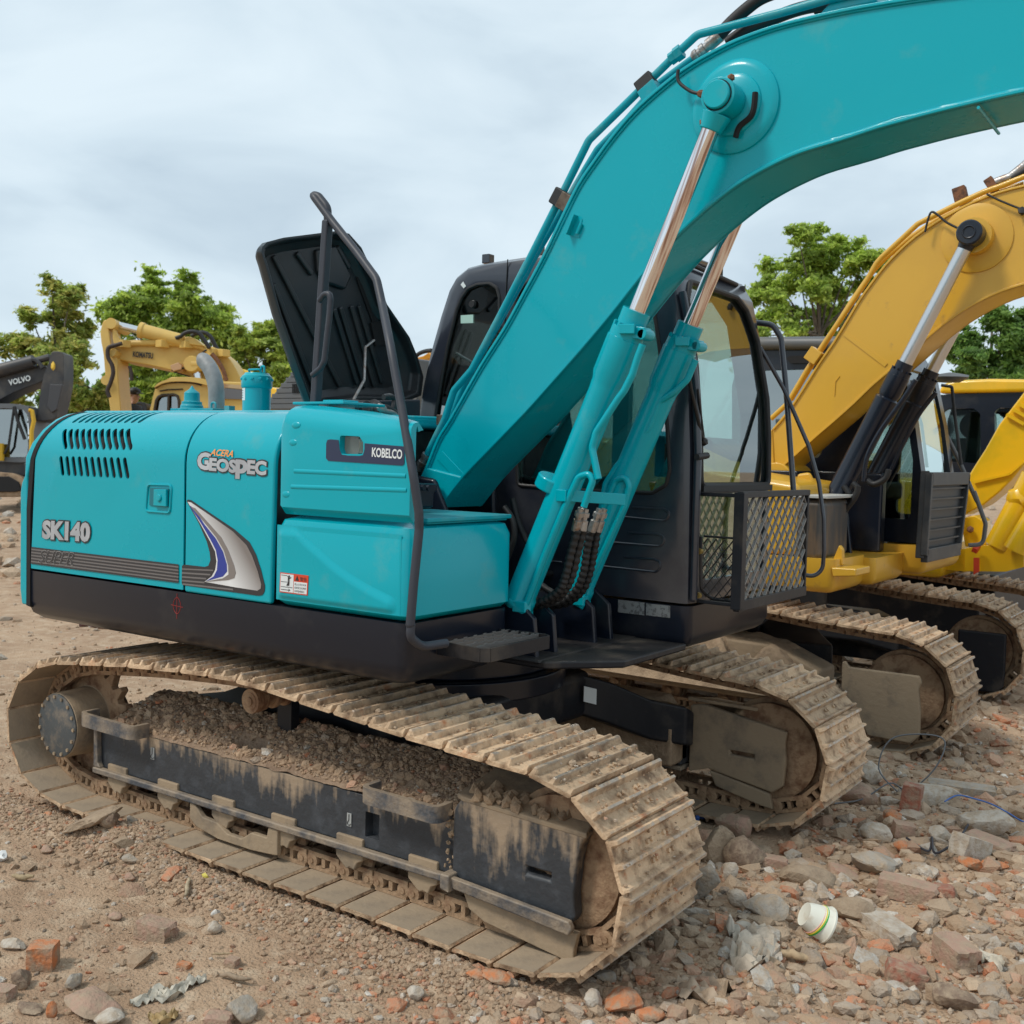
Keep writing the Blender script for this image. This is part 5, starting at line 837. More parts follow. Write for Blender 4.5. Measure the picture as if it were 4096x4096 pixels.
def gz(x, y):
    x = np.asarray(x, float); y = np.asarray(y, float)
    z = .05 * fbm(x, y, 1.6, 4, 1) + .028 * fbm(x, y, .28, 4, 2) - .012
    rub = sstep(1.2, 2.4, x + .25 * (y + 1.4)); z += rub * (.17 * fbm(x, y, .55, 4, 3) + .05 * fbm(x, y, .12, 3, 4) + .035)
    # flat beds below the tracks, soil pushed up along the near one
    for yc, w in ((-.995, .31), (.995, .31), (2.94, .31), (5.1, .31)):
        k = sstep(w + .10, w - .02, np.abs(y - yc)) * sstep(2.1, 1.8, np.abs(x)); z = z * (1 - k) + (-.004) * k
    b = np.exp(-((y + 1.40) / .075) ** 2) * sstep(1.75, 1.3, x) * sstep(-2.1, -1.7, x); z += b * (.035 + .05 * np.clip(fbm(x, y, .35, 3, 5) + .25, 0, 1))
    z += .085 * np.exp(-((x + .78) / .27) ** 2 - ((y + 1.27) / .15) ** 2) + .05 * np.exp(-((x - 1.9) / .25) ** 2 - ((y + .3) / .5) ** 2)
    d = np.hypot(x - 3.5, y + 4.4); z += sstep(14, 30, d) * (.25 + .5 * fbm(x, y, 6, 3, 6)) + sstep(10, 16, d) * .12 * fbm(x, y, 1.2, 3, 7)
    return z
def axis(a, b, st, far):
    c = list(np.arange(a, b, st)); s = st; lo, hi = a, b; L = []; H = []
    while hi < far: s *= 1.045; hi += s; H.append(hi)
    s = st
    while lo > -far: s *= 1.045; lo -= s; L.append(lo)
    return np.array(L[::-1] + c + H)
ax_, ay_ = axis(-2.6, 4.4, .024, 260), axis(-3.6, 3.6, .024, 260)
GXX, GYY = np.meshgrid(ax_, ay_, indexing='ij'); GZZ = gz(GXX, GYY); nx, ny = GXX.shape
vs = np.stack([GXX, GYY, GZZ], -1).reshape(-1, 3); ii = (np.arange(nx - 1)[:, None] * ny + np.arange(ny - 1)[None]).reshape(-1); fs = np.stack([ii, ii + ny, ii + ny + 1, ii + 1], -1)
def fast_mesh(name, vs, fs, k, mats, col=None, colname='tint', smooth=True):
    me = bpy.data.meshes.new(name); me.vertices.add(len(vs)); me.vertices.foreach_set('co', vs.astype(np.float32).ravel()); me.loops.add(len(fs) * k); me.loops.foreach_set('vertex_index', fs.astype(np.int32).ravel())
    me.polygons.add(len(fs)); me.polygons.foreach_set('loop_start', np.arange(0, len(fs) * k, k, dtype=np.int32)); me.polygons.foreach_set('use_smooth', np.full(len(fs), smooth))
    if col is not None:
        a = me.attributes.new(colname, 'FLOAT_COLOR', 'POINT'); a.data.foreach_set('color', np.concatenate([col, np.ones((len(col), 1))], 1).astype(np.float32).ravel())
    me.update(); me.validate(); me.materials.append(mats); o = bpy.data.objects.new(name, me); COL.objects.link(o); return o
GROUND = mat('dry_dirt', (.455, .31, .20), 1, c2=(.31, .195, .12), sc1=1.7, amt=(.42, .68), bump=1.6, bsc=75, c3=(.54, .41, .285), sc3=9, amt3=(.48, .72))
t = GROUND.node_tree
go = fast_mesh('ground', vs, fs, 4, GROUND); go['kind'] = 'structure'
STONE = mat('rubble_stone', (.3, .2, .15), .95, attr='tint', c2=(.38, .275, .185), sc1=30, amt=(.45, .75), bump=.8, bsc=110, up=.30)
# gravel, clods and rubble crumbs
OCT = np.array([(1, 0, 0), (-1, 0, 0), (0, 1, 0), (0, -1, 0), (0, 0, 1), (0, 0, -1)], float); OCF = np.array([(0, 2, 4), (2, 1, 4), (1, 3, 4), (3, 0, 4), (2, 0, 5), (1, 2, 5), (3, 1, 5), (0, 3, 5)])
bmi = bmesh.new(); bmesh.ops.create_icosphere(bmi, subdivisions=1, radius=1); ICO = np.array([v.co[:] for v in bmi.verts]); ICF = np.array([[v.index for v in f.verts] for f in bmi.faces]); bmi.free()
PALT = np.array([(.41, .28, .18), (.34, .225, .14), (.50, .37, .255), (.44, .36, .285), (.50, .45, .385), (.52, .20, .10), (.46, .27, .18), (.66, .63, .57), (.15, .125, .105)])
def scatter(name, px, py, size, base, bf, probs, flat=.7, jit=.28, sink=.3, mt=None, smooth=False, zf=gz):
    n = len(px); B = base[None].repeat(n, 0) * (1 + rng.uniform(-jit, jit, (n, len(base), 1))) ; B = B * (rng.uniform(.6, 1.25, (n, 1, 3)))
    a = rng.uniform(0, 6.28, n); c, s = np.cos(a), np.sin(a); tl = rng.uniform(-.5, .5, n)
    B[:, :, 2] *= flat; x, y, z = B[..., 0].copy(), B[..., 1].copy(), B[..., 2].copy(); x2 = x * np.cos(tl)[:, None] - z * np.sin(tl)[:, None]; z2 = x * np.sin(tl)[:, None] + z * np.cos(tl)[:, None]
    B = np.stack([x2 * c[:, None] - y * s[:, None], x2 * s[:, None] + y * c[:, None], z2], -1) * size[:, None, None]
    P = np.stack([px, py, zf(px, py) + size * flat * (1 - sink * 2) * .5], -1); vs = (B + P[:, None]).reshape(-1, 3)
    fs = (bf[None] + (np.arange(n) * len(base))[:, None, None]).reshape(-1, 3)
    k = rng.choice(len(PALT), n, p=np.array(probs) / sum(probs)); col = PALT[k] * rng.uniform(.75, 1.2, (n, 1)); col = col[:, None].repeat(len(base), 1).reshape(-1, 3)
    o = fast_mesh(name, vs, fs, 3, mt or STONE, col, smooth=smooth); o['kind'] = 'stuff'; return o
Cc, Rc, Uc, Wc = np.array((3.5422, -4.42, 1.8568)), np.array(R_[:]), np.array(U_[:]), np.array(W_[:])
def wedge(n, ylo, yhi, xlo=-350, xhi=4450):
    u = rng.uniform(xlo, xhi, n); v = rng.uniform(ylo, yhi, n); d = Wc[None] + Rc[None] * ((u - 2048) / 4383.77)[:, None] - Uc[None] * ((v - 2048) / 4383.77)[:, None]
    ok = d[:, 2] < -.02; d = d[ok]; t = -Cc[2] / d[:, 2]; return (Cc[0] + d[:, 0] * t), (Cc[1] + d[:, 1] * t), t
def off_track(x, y):
    k = np.ones_like(x, bool)
    for yc in (-.995, .995, 2.94, 5.1): k &= ~((np.abs(y - yc) < .30) & (np.abs(x) < 1.62))
    return k
def layer(name, n, ylo, yhi, smin, smax, pw, base, bf, probs, dens=None, label='', cat='gravel', **kw):
    x, y, t = wedge(n, ylo, yhi); k = off_track(x, y) & (t < 60)
    if dens is not None: k &= rng.random(len(x)) < dens(x, y)
    x, y, t = x[k], y[k], t[k]; size = (smin + (smax - smin) * rng.random(len(x)) ** pw) * np.clip(t / 4.5, .7, 3.5) ** .6
    o = scatter(name, x, y, size, base, bf, probs, **kw); tag(o, cat, label, None, 'stuff'); return o
rubz = lambda x, y: sstep(1.0, 2.2, x + .25 * (y + 1.4))
patch = lambda x, y, s=.5, sd=11: np.clip(fbm(x, y, s, 3, sd) * 2.2 + .5, 0, 1)
layer('gravel', 42000, 1950, 4400, .003, .011, 3.0, OCT, OCF, (40, 30, 14, 6, 3, 3, 4, .8, 2), dens=lambda x, y: (.2 + .7 * patch(x, y)) * (1 - .5 * sstep(-1.75, -2.1, y) * sstep(1.2, .4, x)), label='fine gravel and grit strewn over the dry dirt ground')
layer('pebbles', 9000, 1950, 4400, .010, .024, 2.2, ICO, ICF, (30, 24, 18, 12, 7, 4, 6, 1.5, 2), dens=lambda x, y: .12 + .5 * patch(x, y, .4, 12) + .4 * rubz(x, y), label='small pebbles and clods scattered on the dirt', cat='pebbles')
layer('brick_crumbs', 15000, 2400, 4400, .006, .022, 2.2, ICO, ICF, (8, 6, 10, 10, 6, 40, 22, 3, 1), dens=lambda x, y: np.clip(rubz(x, y) * patch(x, y, .5, 14) * 1.1 + .8 * np.exp(-((x - 1.6) / .9) ** 2 - ((y + 1.75) / .35) ** 2) + .014, 0, 1), label='orange brick crumbs mixed into the dirt', cat='rubble')
layer('rubble', 15000, 2450, 4400, .014, .060, 2.6, ICO, ICF, (24, 14, 34, 20, 12, 11, 18, 5, 1), dens=lambda x, y: np.clip(rubz(x, y) * (.35 + .65 * patch(x, y, .7, 15)) + .02, 0, 1), label='broken stone and concrete rubble around the front of the tracks', cat='rubble', flat=.6, jit=.32)
layer('distant_rubble', 2500, 1880, 2350, .03, .11, 2, ICO, ICF, (20, 10, 30, 20, 12, 12, 14, 6, 1), dens=lambda x, y: .6 + 0 * x, label='pale rubble strewn across the yard behind the tracks', cat='rubble')
# soil pushed up along the near track
xs = rng.uniform(-2.0, 1.6, 7000); ys = -1.40 + rng.normal(0, .075, 7000)
o = scatter('soil_clods', xs, ys, rng.uniform(.004, .017, 7000), ICO, ICF, (40, 34, 8, 3, 1, 4, 6, .3, 2)); tag(o, 'soil', 'reddish soil clods pushed up along the outer edge of the nearest track', None, 'stuff')
xs = rng.normal(-.78, .22, 1600); ys = rng.normal(-1.25, .10, 1600)
o = scatter('loose_gravel', xs, ys, rng.uniform(.006, .02, 1600), ICO, ICF, (30, 24, 16, 8, 4, 10, 8, .6, 2)); tag(o, 'gravel', 'heap of pebbly soil spilt over the nearest track shoes', None, 'stuff')
# mud lumps stuck to the outside of the near track's shoes
PP = resample(LOOP, 400); pc_ = np.array([tuple(p) for p in PP]); k = rng.integers(0, 400, 2600); k = k[(pc_[k, 2] > .12)]; a_ = pc_[k]; t_ = pc_[(k + 1) % 400] - a_; t_ /= np.linalg.norm(t_, axis=1)[:, None]; n_ = np.stack([-t_[:, 2], t_[:, 0] * 0, t_[:, 0]], 1) * -1; ctr = np.array([0, 0, .4]); sg_ = np.sign(((a_ - ctr) * n_).sum(1)); n_ *= sg_[:, None]
keep = (fbm(a_[:, 0] * 3 + a_[:, 2] * 5, rng.random(len(k)) * 0 + 1.3, .5, 2, 55) > -.12) | (rng.random(len(k)) < .3); a_, n_ = a_[keep], n_[keep]
yy_ = -.995 + rng.uniform(-.29, .29, len(a_)); ofs = rng.uniform(.0, .008, len(a_)); sz_ = rng.uniform(.003, .009, len(a_)) * (1 + 1.2 * (rng.random(len(a_)) < .08)); Pz = a_[:, 2] + n_[:, 2] * ofs; Px = a_[:, 0] + n_[:, 0] * ofs
o = scatter('mud_lumps', Px, yy_, sz_, ICO, ICF, (46, 20, 26, 6, 2, 4, 6, .5, .5), zf=lambda x, y: Pz); tag(o, 'mud', 'small lumps of dried mud and grit stuck on the nearest track shoes', None, 'stuff')
# soil lying on top of the near track frame
def sz(x, y):
    t = np.clip((y + 1.13) / .30, 0, 1); e = sstep(-1.32, -1.15, x) * sstep(1.35, 1.0, x)
    hole = 1 - 1.0 * np.exp(-(((x + .28) / .10) ** 2 + ((y + 1.02) / .045) ** 2) ** 2)
    return .440 + (.145 * t ** .8 + .05 * t * fbm(x, y, .3, 3, 21) + .022 * fbm(x, y, .07, 3, 22)) * e * hole + .01
xx, yy = np.meshgrid(np.linspace(-1.29, 1.42, 260), np.linspace(-1.125, -.80, 44), indexing='ij'); v = np.stack([xx, yy, sz(xx, yy)], -1).reshape(-1, 3); ny2 = 44
ii = (np.arange(259)[:, None] * ny2 + np.arange(43)[None]).reshape(-1); f = np.stack([ii, ii + ny2, ii + ny2 + 1, ii + 1], -1); o = fast_mesh('soil_heap', v, f, 4, SOIL); tag(o, 'soil', 'dry brown soil heaped on top of the nearest track frame', None, 'stuff')
xs = rng.uniform(-1.25, 1.3, 5200); ys = rng.uniform(-1.11, -.82, 5200); k = np.hypot((xs + .28) / .11, (ys + 1.02) / .05) > 1; xs, ys = xs[k], ys[k]
o = scatter('soil_lumps', xs, ys, rng.uniform(.003, .012, len(xs)) * (1 + 1.6 * (rng.random(len(xs)) < .08)), ICO, ICF, (44, 36, 8, 3, 1.5, 2, 5, .4, 1), zf=sz); tag(o, 'soil', 'crumbly soil lumps lying along the top of the nearest track frame', None, 'stuff')
m = M(); m.lathe((-.28, -1.02, .468), (-.28, -1.02, .470), [(0, .001), (.1, .085), (1, .085)], 24); m.v = [(x, -1.02 + (y + 1.02) * .5, z) for x, y, z in m.v]; obj('hole_shade_disc', m, DARK, KX, smooth=0)  # black disc added in the soil hole to stand for its shade
m = M()
for k in range(60):
    x = random.uniform(1.05, 1.5); y = random.uniform(-1.14, -1.0); m.blob((x, y, .575 - (x - 1.05) * .06), random.uniform(.010, .028), k, .4)
o = obj('dried_clods', m, MUD, None, kind='stuff', label='dried mud clods sitting on the nearest idler guard', cat='mud', smooth=0)
m = M()
for k in range(26): m.blob((.985 + random.uniform(-.02, .02), -1.135 + random.uniform(-.01, .01), .49 - k * .011 + random.uniform(-.01, .01)), random.uniform(.006, .014) * (1.1 - k / 40), k, .4)
obj('mud_drip', m, MUD, None, kind='stuff', label='drip of dried mud hanging beside the nearest idler guard', cat='mud', smooth=0)
# ---------------------------------------------------------------- single stones, bricks and litter
RC = {}
def stone_mat(c, c2):
    k = (c, c2)
    if k not in RC: RC[k] = mat('stone_%d' % len(RC), c, .95, c2=c2, sc1=14, amt=(.45, .62), bump=.7, bsc=80, c3=(.40, .30, .205), sc3=26, amt3=(.42, .7), up=.2)
    return RC[k]
TAN, GREYC, REDB, ORB, PINK, PALEC, BROWN = ((.34, .25, .17), (.25, .18, .12)), ((.37, .33, .28), (.27, .23, .185)), ((.36, .13, .08), (.26, .14, .10)), ((.55, .19, .07), (.33, .20, .13)), ((.42, .26, .19), (.30, .21, .15)), ((.52, .46, .385), (.37, .31, .25)), ((.22, .15, .105), (.17, .115, .08))
def stone(p, s, label, col=TAN, kind='stone', sq=(1, 1, .7), seed=0, rz=0., tilt=0., cat=None, sink=.12, group=None):
    """an irregular broken stone or brick: rounded box whose faces and edges are broken by noise"""
    bm = bmesh.new()
    if kind == 'brick': bmesh.ops.create_cube(bm, size=2); bmesh.ops.subdivide_edges(bm, edges=bm.edges, cuts=5, use_grid_fill=True)
    else: bmesh.ops.create_icosphere(bm, subdivisions=3, radius=1.1)
    rot = Matrix.Rotation(rz, 3, 'Z') @ Matrix.Rotation(tilt, 3, 'Y'); vs = []
    for v in bm.verts:
        q = v.co.copy()
        if kind == 'brick':
            k = 1 - .10 * max(0, q.length - 1.25); q *= k
            if q.x > .75: q.x -= .35 * abs(noise.noise(q * 1.3 + V3((seed, 0, 0)))) + .1
            q += noise.noise_vector(q * 2.2 + V3((seed * 2, 0, 0))) * .07
        else:
            # cut by a few planes for flat broken faces
            r2 = random.Random(seed)
            for _ in range(9):
                n = V3((r2.uniform(-1, 1), r2.uniform(-1, 1), r2.uniform(-1, 1))).normalized(); dd = q.dot(n) - r2.uniform(.55, .85)
                if dd > 0: q -= n * dd * .92
            q += noise.noise_vector(q * 2.5 + V3((seed, 0, 0))) * .08 + noise.noise_vector(q * 7 + V3((seed, 0, 0))) * .025
        q = rot @ V3((q.x * sq[0] * s, q.y * sq[1] * s, q.z * sq[2] * s)); vs.append(q)
    lo = min(v.z for v in vs); z = float(gz(p[0], p[1])); h = max(v.z for v in vs) - lo
    m = M(); m.add([v + V3((p[0], p[1], z - lo - h * sink)) for v in vs], [tuple(w.index for w in f.verts) for f in bm.faces]); bm.free()
    return obj({'brick': 'brick_fragment'}.get(kind, 'stone'), m, stone_mat(*col), None, cat=cat or ('brick' if kind == 'brick' else 'stone'), label=label, group=group, smooth=28)
S_ = stone
S_((0.118,-1.826,0.000), .078, 'large pinkish broken brick lying alone below the nearest track', PINK, 'brick', (1, .55, .45), 1, .25, .06)
S_((-0.014,-2.217,0.000), .062, 'broken brick with a bright red-orange broken end at the lower left', ORB, 'brick', (.75, .75, .75), 2, -.9, .0)
S_((-0.219,-2.207,0.000), .050, 'pale grey tubular rubble piece beside the red-ended brick', PALEC, 'stone', (1, .5, .4), 3, .5)
S_((0.058,-2.346,0.000), .045, 'rounded brown clod just below the red-ended brick', BROWN, 'stone', (1, .9, .75), 4)
S_((0.092,-2.424,0.000), .042, 'pink brick chunk cut by the left edge of the view', PINK, 'brick', (.9, .7, .5), 5, .4)
S_((0.211,-2.237,0.000), .034, 'small crumbly grey-brown clod right of the red-ended brick', GREYC, 'stone', (1, 1, .8), 6)
S_((0.409,-2.307,0.000), .10, 'flat triangular reddish slab near the bottom edge', PINK, 'stone', (1.1, .9, .28), 7, .3, .22)
S_((0.513,-2.311,0.000), .055, 'pale stone at the tip of the flat triangular slab', PALEC, 'stone', (1, .8, .45), 8)
S_((0.812,-2.025,0.000), .060, 'grey-white lump of concrete near the bottom edge', GREYC, 'stone', (1, .8, .75), 9)
S_((0.807,-2.102,0.000), .045, 'pinkish brick piece half buried beside the grey concrete lump', PINK, 'brick', (1, .7, .5), 10, .5)
S_((-0.940,-1.410,0.000), .14, 'large flat slab of dried mud tilted against the soil by the nearest track', TAN, 'stone', (1.15, .75, .2), 11, .55, -.45, cat='mud slab', sink=.25)
S_((-0.831,-1.375,0.000), .055, 'dark grey-brown rock beside the tilted mud slab', BROWN, 'stone', (1, .9, .8), 12)
S_((-0.653,-1.432,0.000), .05, 'light tan clod below the tilted mud slab', TAN, 'stone', (1, .7, .5), 13, .6)
S_((-0.565,-1.461,0.000), .042, 'flat grey-tan stone in front of the light tan clod', GREYC, 'stone', (1.1, .7, .4), 14)
S_((-0.423,-1.556,0.000), .030, 'small pink stone lying in the open dirt', PINK, 'stone', (1, .8, .6), 15)
S_((-0.148,-1.828,0.000), .028, 'small smooth pinkish stone left of the large broken brick', PINK, 'stone', (1.2, .8, .5), 16)
S_((0.152,-1.573,0.000), .020, 'small bright white pebble in the gravel', ((.72, .70, .66), (.6, .57, .5)), 'stone', (.8, 1.1, .9), 17)
S_((0.258,-1.671,0.000), .032, 'light grey stone just below the white pebble', PALEC, 'stone', (1, .9, .7), 18)
S_((0.523,-1.805,0.000), .026, 'pink brick chip at the right of the open dirt', PINK, 'brick', (1, .8, .6), 19, .3)
S_((0.397,-1.917,0.000), .026, 'orange-edged brick chip below the large broken brick', ORB, 'brick', (1, .6, .4), 20, .2)
S_((-1.311,-1.390,0.000), .022, 'orange brick chip in the dirt at the left', ORB, 'stone', (1, .8, .6), 21)
S_((-0.985,-1.599,0.000), .030, 'reddish clod at the left below the track', PINK, 'stone', (1.1, .8, .7), 22)
S_((-0.963,-1.270,0.000), .026, 'orange brick bit on top of the soil by the tilted slab', ORB, 'stone', (1, .7, .7), 23, sink=-.3)
S_((-0.868,-1.097,0.000), .03, 'tan stone resting on the half-buried track shoes', TAN, 'stone', (1, .7, .6), 24)
S_((-0.823,-1.269,0.000), .036, 'grey stone on the soil heap over the track', GREYC, 'stone', (1, .7, .6), 25)
S_((0.333,-2.399,0.000), .028, 'orange-pink brick shard standing near the bottom-left corner', ORB, 'stone', (.5, .6, 1.1), 26)
S_((0.242,-2.417,0.000), .04, 'flat brown stone near the bottom-left corner', BROWN, 'stone', (1.3, .8, .3), 27)
for i, (q, s, l, c, kd, sq, rz, tl) in enumerate((
    ((1.485,0.238,0.000), .095, 'tall rounded tan stone close to the front of the nearest track', TAN, 'stone', (.9, .8, 1), 0, 0),
    ((1.624,0.237,0.000), .095, 'rounded mud-crusted boulder right of the tall tan stone', BROWN, 'stone', (1, .8, .9), .4, 0),
    ((1.675,-0.309,0.000), .085, 'grey concrete block standing beside the nearest track tip', GREYC, 'stone', (.8, .7, 1.1), .3, .2),
    ((1.665,-0.026,-0.000), .05, 'white-grey upright stone between the boulder and the concrete block', PALEC, 'stone', (.7, .6, 1.), 0, 0),
    ((1.374,0.652,0.000), .085, 'pointed pinkish-tan rock rising behind the tall tan stone', PINK, 'stone', (1.1, .6, .9), .2, .2),
    ((1.741,0.303,0.000), .06, 'pink brick piece right of the mud-crusted boulder', PINK, 'brick', (1, .6, .45), .4, .1),
    ((1.934,0.191,-0.000), .11, 'large flat pale slab in the middle of the rubble', TAN, 'stone', (1.2, .8, .4), .5, .1),
    ((1.999,0.429,0.000), .08, 'orange-stained slab behind the large flat pale slab', PINK, 'stone', (1.1, .7, .35), -.3, .1),
    ((1.948,-0.334,0.000), .085, 'smooth grey-brown stone left of the paper cup', GREYC, 'stone', (1.1, .8, .6), .1, 0),
    ((1.814,-0.289,-0.000), .05, 'light grey angular stone left of the smooth grey-brown stone', PALEC, 'stone', (1, .8, .8), 0, 0),
    ((2.202,-0.000,-0.000), .085, 'pale tan slab right of the paper cup', TAN, 'stone', (1.2, .7, .5), .2, .15),
    ((2.350,-0.034,0.000), .10, 'long pale slab lying at the centre of the rubble field', PALEC, 'brick', (1.2, .55, .3), -.5, .1),
    ((2.631,-0.149,0.000), .085, 'tan brick lying on its side at the lower right', PINK, 'brick', (1, .6, .55), -.7, .1),
    ((2.521,-0.399,0.000), .075, 'dark red brick fragment at the lower right', REDB, 'brick', (1, .6, .45), .4, .15),
    ((2.026,1.475,0.000), .09, 'upright dark red brick next to the wire loop', REDB, 'brick', (.6, .5, 1), .1, .1),
    ((1.984,1.259,0.000), .05, 'bright orange brick chunk beside the upright dark red brick', ORB, 'stone', (1, .7, .8), 0, 0),
    ((2.083,1.133,-0.000), .06, 'salmon brick fragment below the upright dark red brick', PINK, 'brick', (.9, .7, .6), .5, .1),
    ((1.991,0.992,0.000), .075, 'smooth white stone among the orange brick bits', PALEC, 'stone', (1.1, .8, .6), 0, 0),
    ((2.231,1.221,0.000), .06, 'round off-white stone right of the smooth white stone', PALEC, 'stone', (1, .9, .6), 0, 0),
    ((2.145,0.896,0.000), .05, 'orange round brick bit below the smooth white stone', ORB, 'stone', (1, .9, .7), 0, 0),
    ((2.427,1.006,0.000), .10, 'grey-white concrete block with an orange brick end', PALEC, 'brick', (1, .5, .5), 1.1, .35),
    ((2.455,0.883,0.000), .055, 'bright orange brick end at the foot of the concrete block', ORB, 'stone', (1.1, .7, .6), 0, 0),
    ((2.535,0.948,0.000), .06, 'orange brick shard right of the bright orange brick end', ORB, 'stone', (1.2, .6, .4), .3, .1),
    ((2.391,1.489,0.000), .11, 'large white-grey stone near the right edge', PALEC, 'stone', (1.2, .8, .6), 0, 0),
    ((2.460,1.278,0.000), .10, 'flat orange-tan slab under the large white-grey stone', PINK, 'brick', (1.2, .6, .3), -.3, .1),
    ((2.037,1.716,0.000), .15, 'broad grey-white concrete lump behind the upright dark red brick', PALEC, 'stone', (1.1, .8, .4), .2, 0),
    ((2.333,0.314,0.000), .10, 'reddish-brown slab in front of the grey rubble ridge', PINK, 'brick', (1.3, .5, .4), .1, .05),
    ((2.109,0.546,0.000), .10, 'dark grey boulder behind the reddish-brown slab', GREYC, 'stone', (1.2, .8, .6), 0, 0),
    ((2.699,-0.492,0.000), .07, 'brown-grey boulder at the bottom right', BROWN, 'stone', (1.1, .8, .7), 0, 0),
    ((2.460,0.368,0.000), .05, 'reddish cube of brick right of the centre slab', REDB, 'brick', (.9, .8, .6), .3, 0),
    ((1.675,1.835,0.000), .09, 'white-grey rock against the front of the far track', PALEC, 'stone', (1, .8, .8), 0, 0),
    ((1.683,1.584,0.000), .11, 'large pale boulder just ahead of the far track', PINK, 'stone', (1.2, .8, .7), 0, 0),
    ((2.163,2.027,0.000), .14, 'long flat grey slab on the ground past the wire loop', GREYC, 'brick', (1.4, .5, .25), .2, 0),
    ((1.811,-1.216,0.000), .075, 'vivid orange crushed brick at the bottom edge', ORB, 'stone', (1.2, .9, .45), 0, 0),
    ((1.914,-1.229,0.000), .05, 'orange brick lump right of the crushed brick', ORB, 'stone', (1, .8, .6), 0, 0),
    ((1.397,-1.387,0.000), .055, 'orange-red crushed brick below the track front', ORB, 'stone', (1.2, .7, .4), 0, 0),
    ((1.323,-1.411,0.000), .035, 'small orange-red brick bit left of the crushed brick', ORB, 'stone', (1, .7, .5), 0, 0),
    ((1.720,-1.277,0.000), .040, 'pale pink pyramid-shaped stone at the bottom edge', PALEC, 'stone', (.8, .8, .9), 0, 0),
    ((1.654,-1.081,0.000), .040, 'blue-grey stone near the track front', GREYC, 'stone', (1, .8, .6), 0, 0),
    ((1.199,-1.588,0.000), .035, 'cream stone in the brick gravel below the track', PALEC, 'stone', (1, .8, .7), 0, 0),
    ((1.623,-0.334,0.000), .05, 'wedge of grey concrete leaning at the nearest track tip', GREYC, 'brick', (1.2, .5, .4), .8, .3))):
    stone(q, s, l, c, kd, sq, 40 + i, rz, tl)
def crumple(name, path, w, label, cat, col, seed=0, h=.02, lift=.012):
    m = M(); P = smooth_path(path, 5); n = len(P); rows = []
    for i, p in enumerate(P):
        d = (P[min(i + 1, n - 1)] - P[max(i - 1, 0)]).normalized(); s = V3((-d.y, d.x, 0)); ww = w * (.35 + .65 * math.sin(math.pi * (i + .6) / n)) * (1 + .3 * noise.noise(V3((i * .5, seed, 0)))); row = []
        for k in range(9):
            t = k / 8 - .5; q = p + s * (t * ww); q.z = float(gz(q.x, q.y)) + lift + h * (noise.noise(V3((i * .35, k * .9, seed))) + .5 * noise.noise(V3((i * .9, k * 2.3, seed + 5)))); row.append(q)
        rows.append(row)
    m.loft(rows, cap=False, close=False); rows2 = [[q - V3((0, 0, .0015)) for q in r] for r in rows]; m.loft(rows2, cap=False, close=False)
    mt = mat(name + '_film', col, .6, c2=tuple(c * .6 for c in col), sc1=20, amt=(.45, .65), bump=.2); return obj(name, m, mt, None, cat=cat, label=label, smooth=60)
crumple('plastic_bag', [(0.479,-2.198,0.000),(0.476,-2.145,0.000),(0.487,-2.101,0.000),(0.522,-2.086,0.000),(0.512,-2.024,0.000),(0.524,-1.979,0.000),(0.540,-1.941,0.000)], .075, 'torn dirty white plastic strip lying below the broken brick', 'plastic bag', (.55, .50, .41), 1, .03)
crumple('dry_leaf', [(0.594,-2.217,0.000),(0.603,-2.199,0.000),(0.636,-2.183,0.000),(0.635,-2.141,0.000)], .06, 'curled yellow-brown dry leaf near the bottom edge', 'leaf', (.42, .29, .13), 2, .03)
crumple('cloth_scrap', [(-6.457,2.168,0.000),(-6.418,2.272,-0.000),(-6.222,2.271,0.000),(-6.143,2.349,0.000)], .10, 'dark and pink rag on the ground behind the track', 'rag', (.16, .07, .06), 3, .06)
crumple('white_rag', [(-6.211,2.346,-0.000),(-6.132,2.425,0.000),(-5.892,2.405,0.000),(-5.757,2.475,0.000)], .12, 'white crumpled sheet on the ground behind the track', 'rag', (.60, .58, .60), 4, .07)
crumple('plastic_sheet', [(1.883,-0.550,0.000),(1.951,-0.554,0.000),(2.020,-0.596,0.000),(2.050,-0.718,0.000),(2.118,-0.716,0.000)], .17, 'crumpled cream plastic bag left of the paper cup', 'plastic bag', (.52, .45, .36), 5, .07, .03)
crumple('wrapper', [(2.677,-0.094,0.000),(2.719,-0.080,0.000),(2.781,-0.105,0.000)], .07, 'pale curled paper scrap near the lower right bricks', 'paper', (.58, .52, .42), 6, .04, .03)
crumple('mud_cake', [(1.886,-0.991,0.000),(1.979,-0.986,0.000),(2.091,-1.028,0.000)], .20, 'cracked sheet of pale dried mud at the bottom edge', 'mud slab', (.40, .30, .21), 7, .06, .02)
def stick(p0, p1, r, label, col, h=.015, name='stick', cat='stick'):
    p0, p1 = V3(p0), V3(p1); p0.z = float(gz(p0.x, p0.y)) + h; p1.z = float(gz(p1.x, p1.y)) + h * 1.6; m = M(); pts = [p0.lerp(p1, k / 7) + noise.noise_vector(p0 * 9 + V3((k * .6, 0, 0))) * r * .8 for k in range(8)]; m.tube(pts, [r * .5, r * .9, r, r * 1.1, r, r * .9, r * .8, r * .4], 7); return obj(name, m, mat(name + '_wood', col, .9, c2=tuple(c * .6 for c in col), sc1=30, bump=.4), None, cat=cat, label=label, smooth=60)
stick((0.564,-1.898,0.000), (0.683,-1.866,0.000), .009, 'splintered grey-brown stick near the bottom of the open dirt', (.30, .22, .15))
stick((2.082,-0.537,0.000), (2.203,-0.488,0.000), .016, 'pale wooden stick just below the paper cup', (.46, .33, .20))
stick((-0.801,-1.872,0.000), (-0.706,-1.832,0.000), .012, 'flat wood chip at the left of the open dirt', (.36, .27, .16))
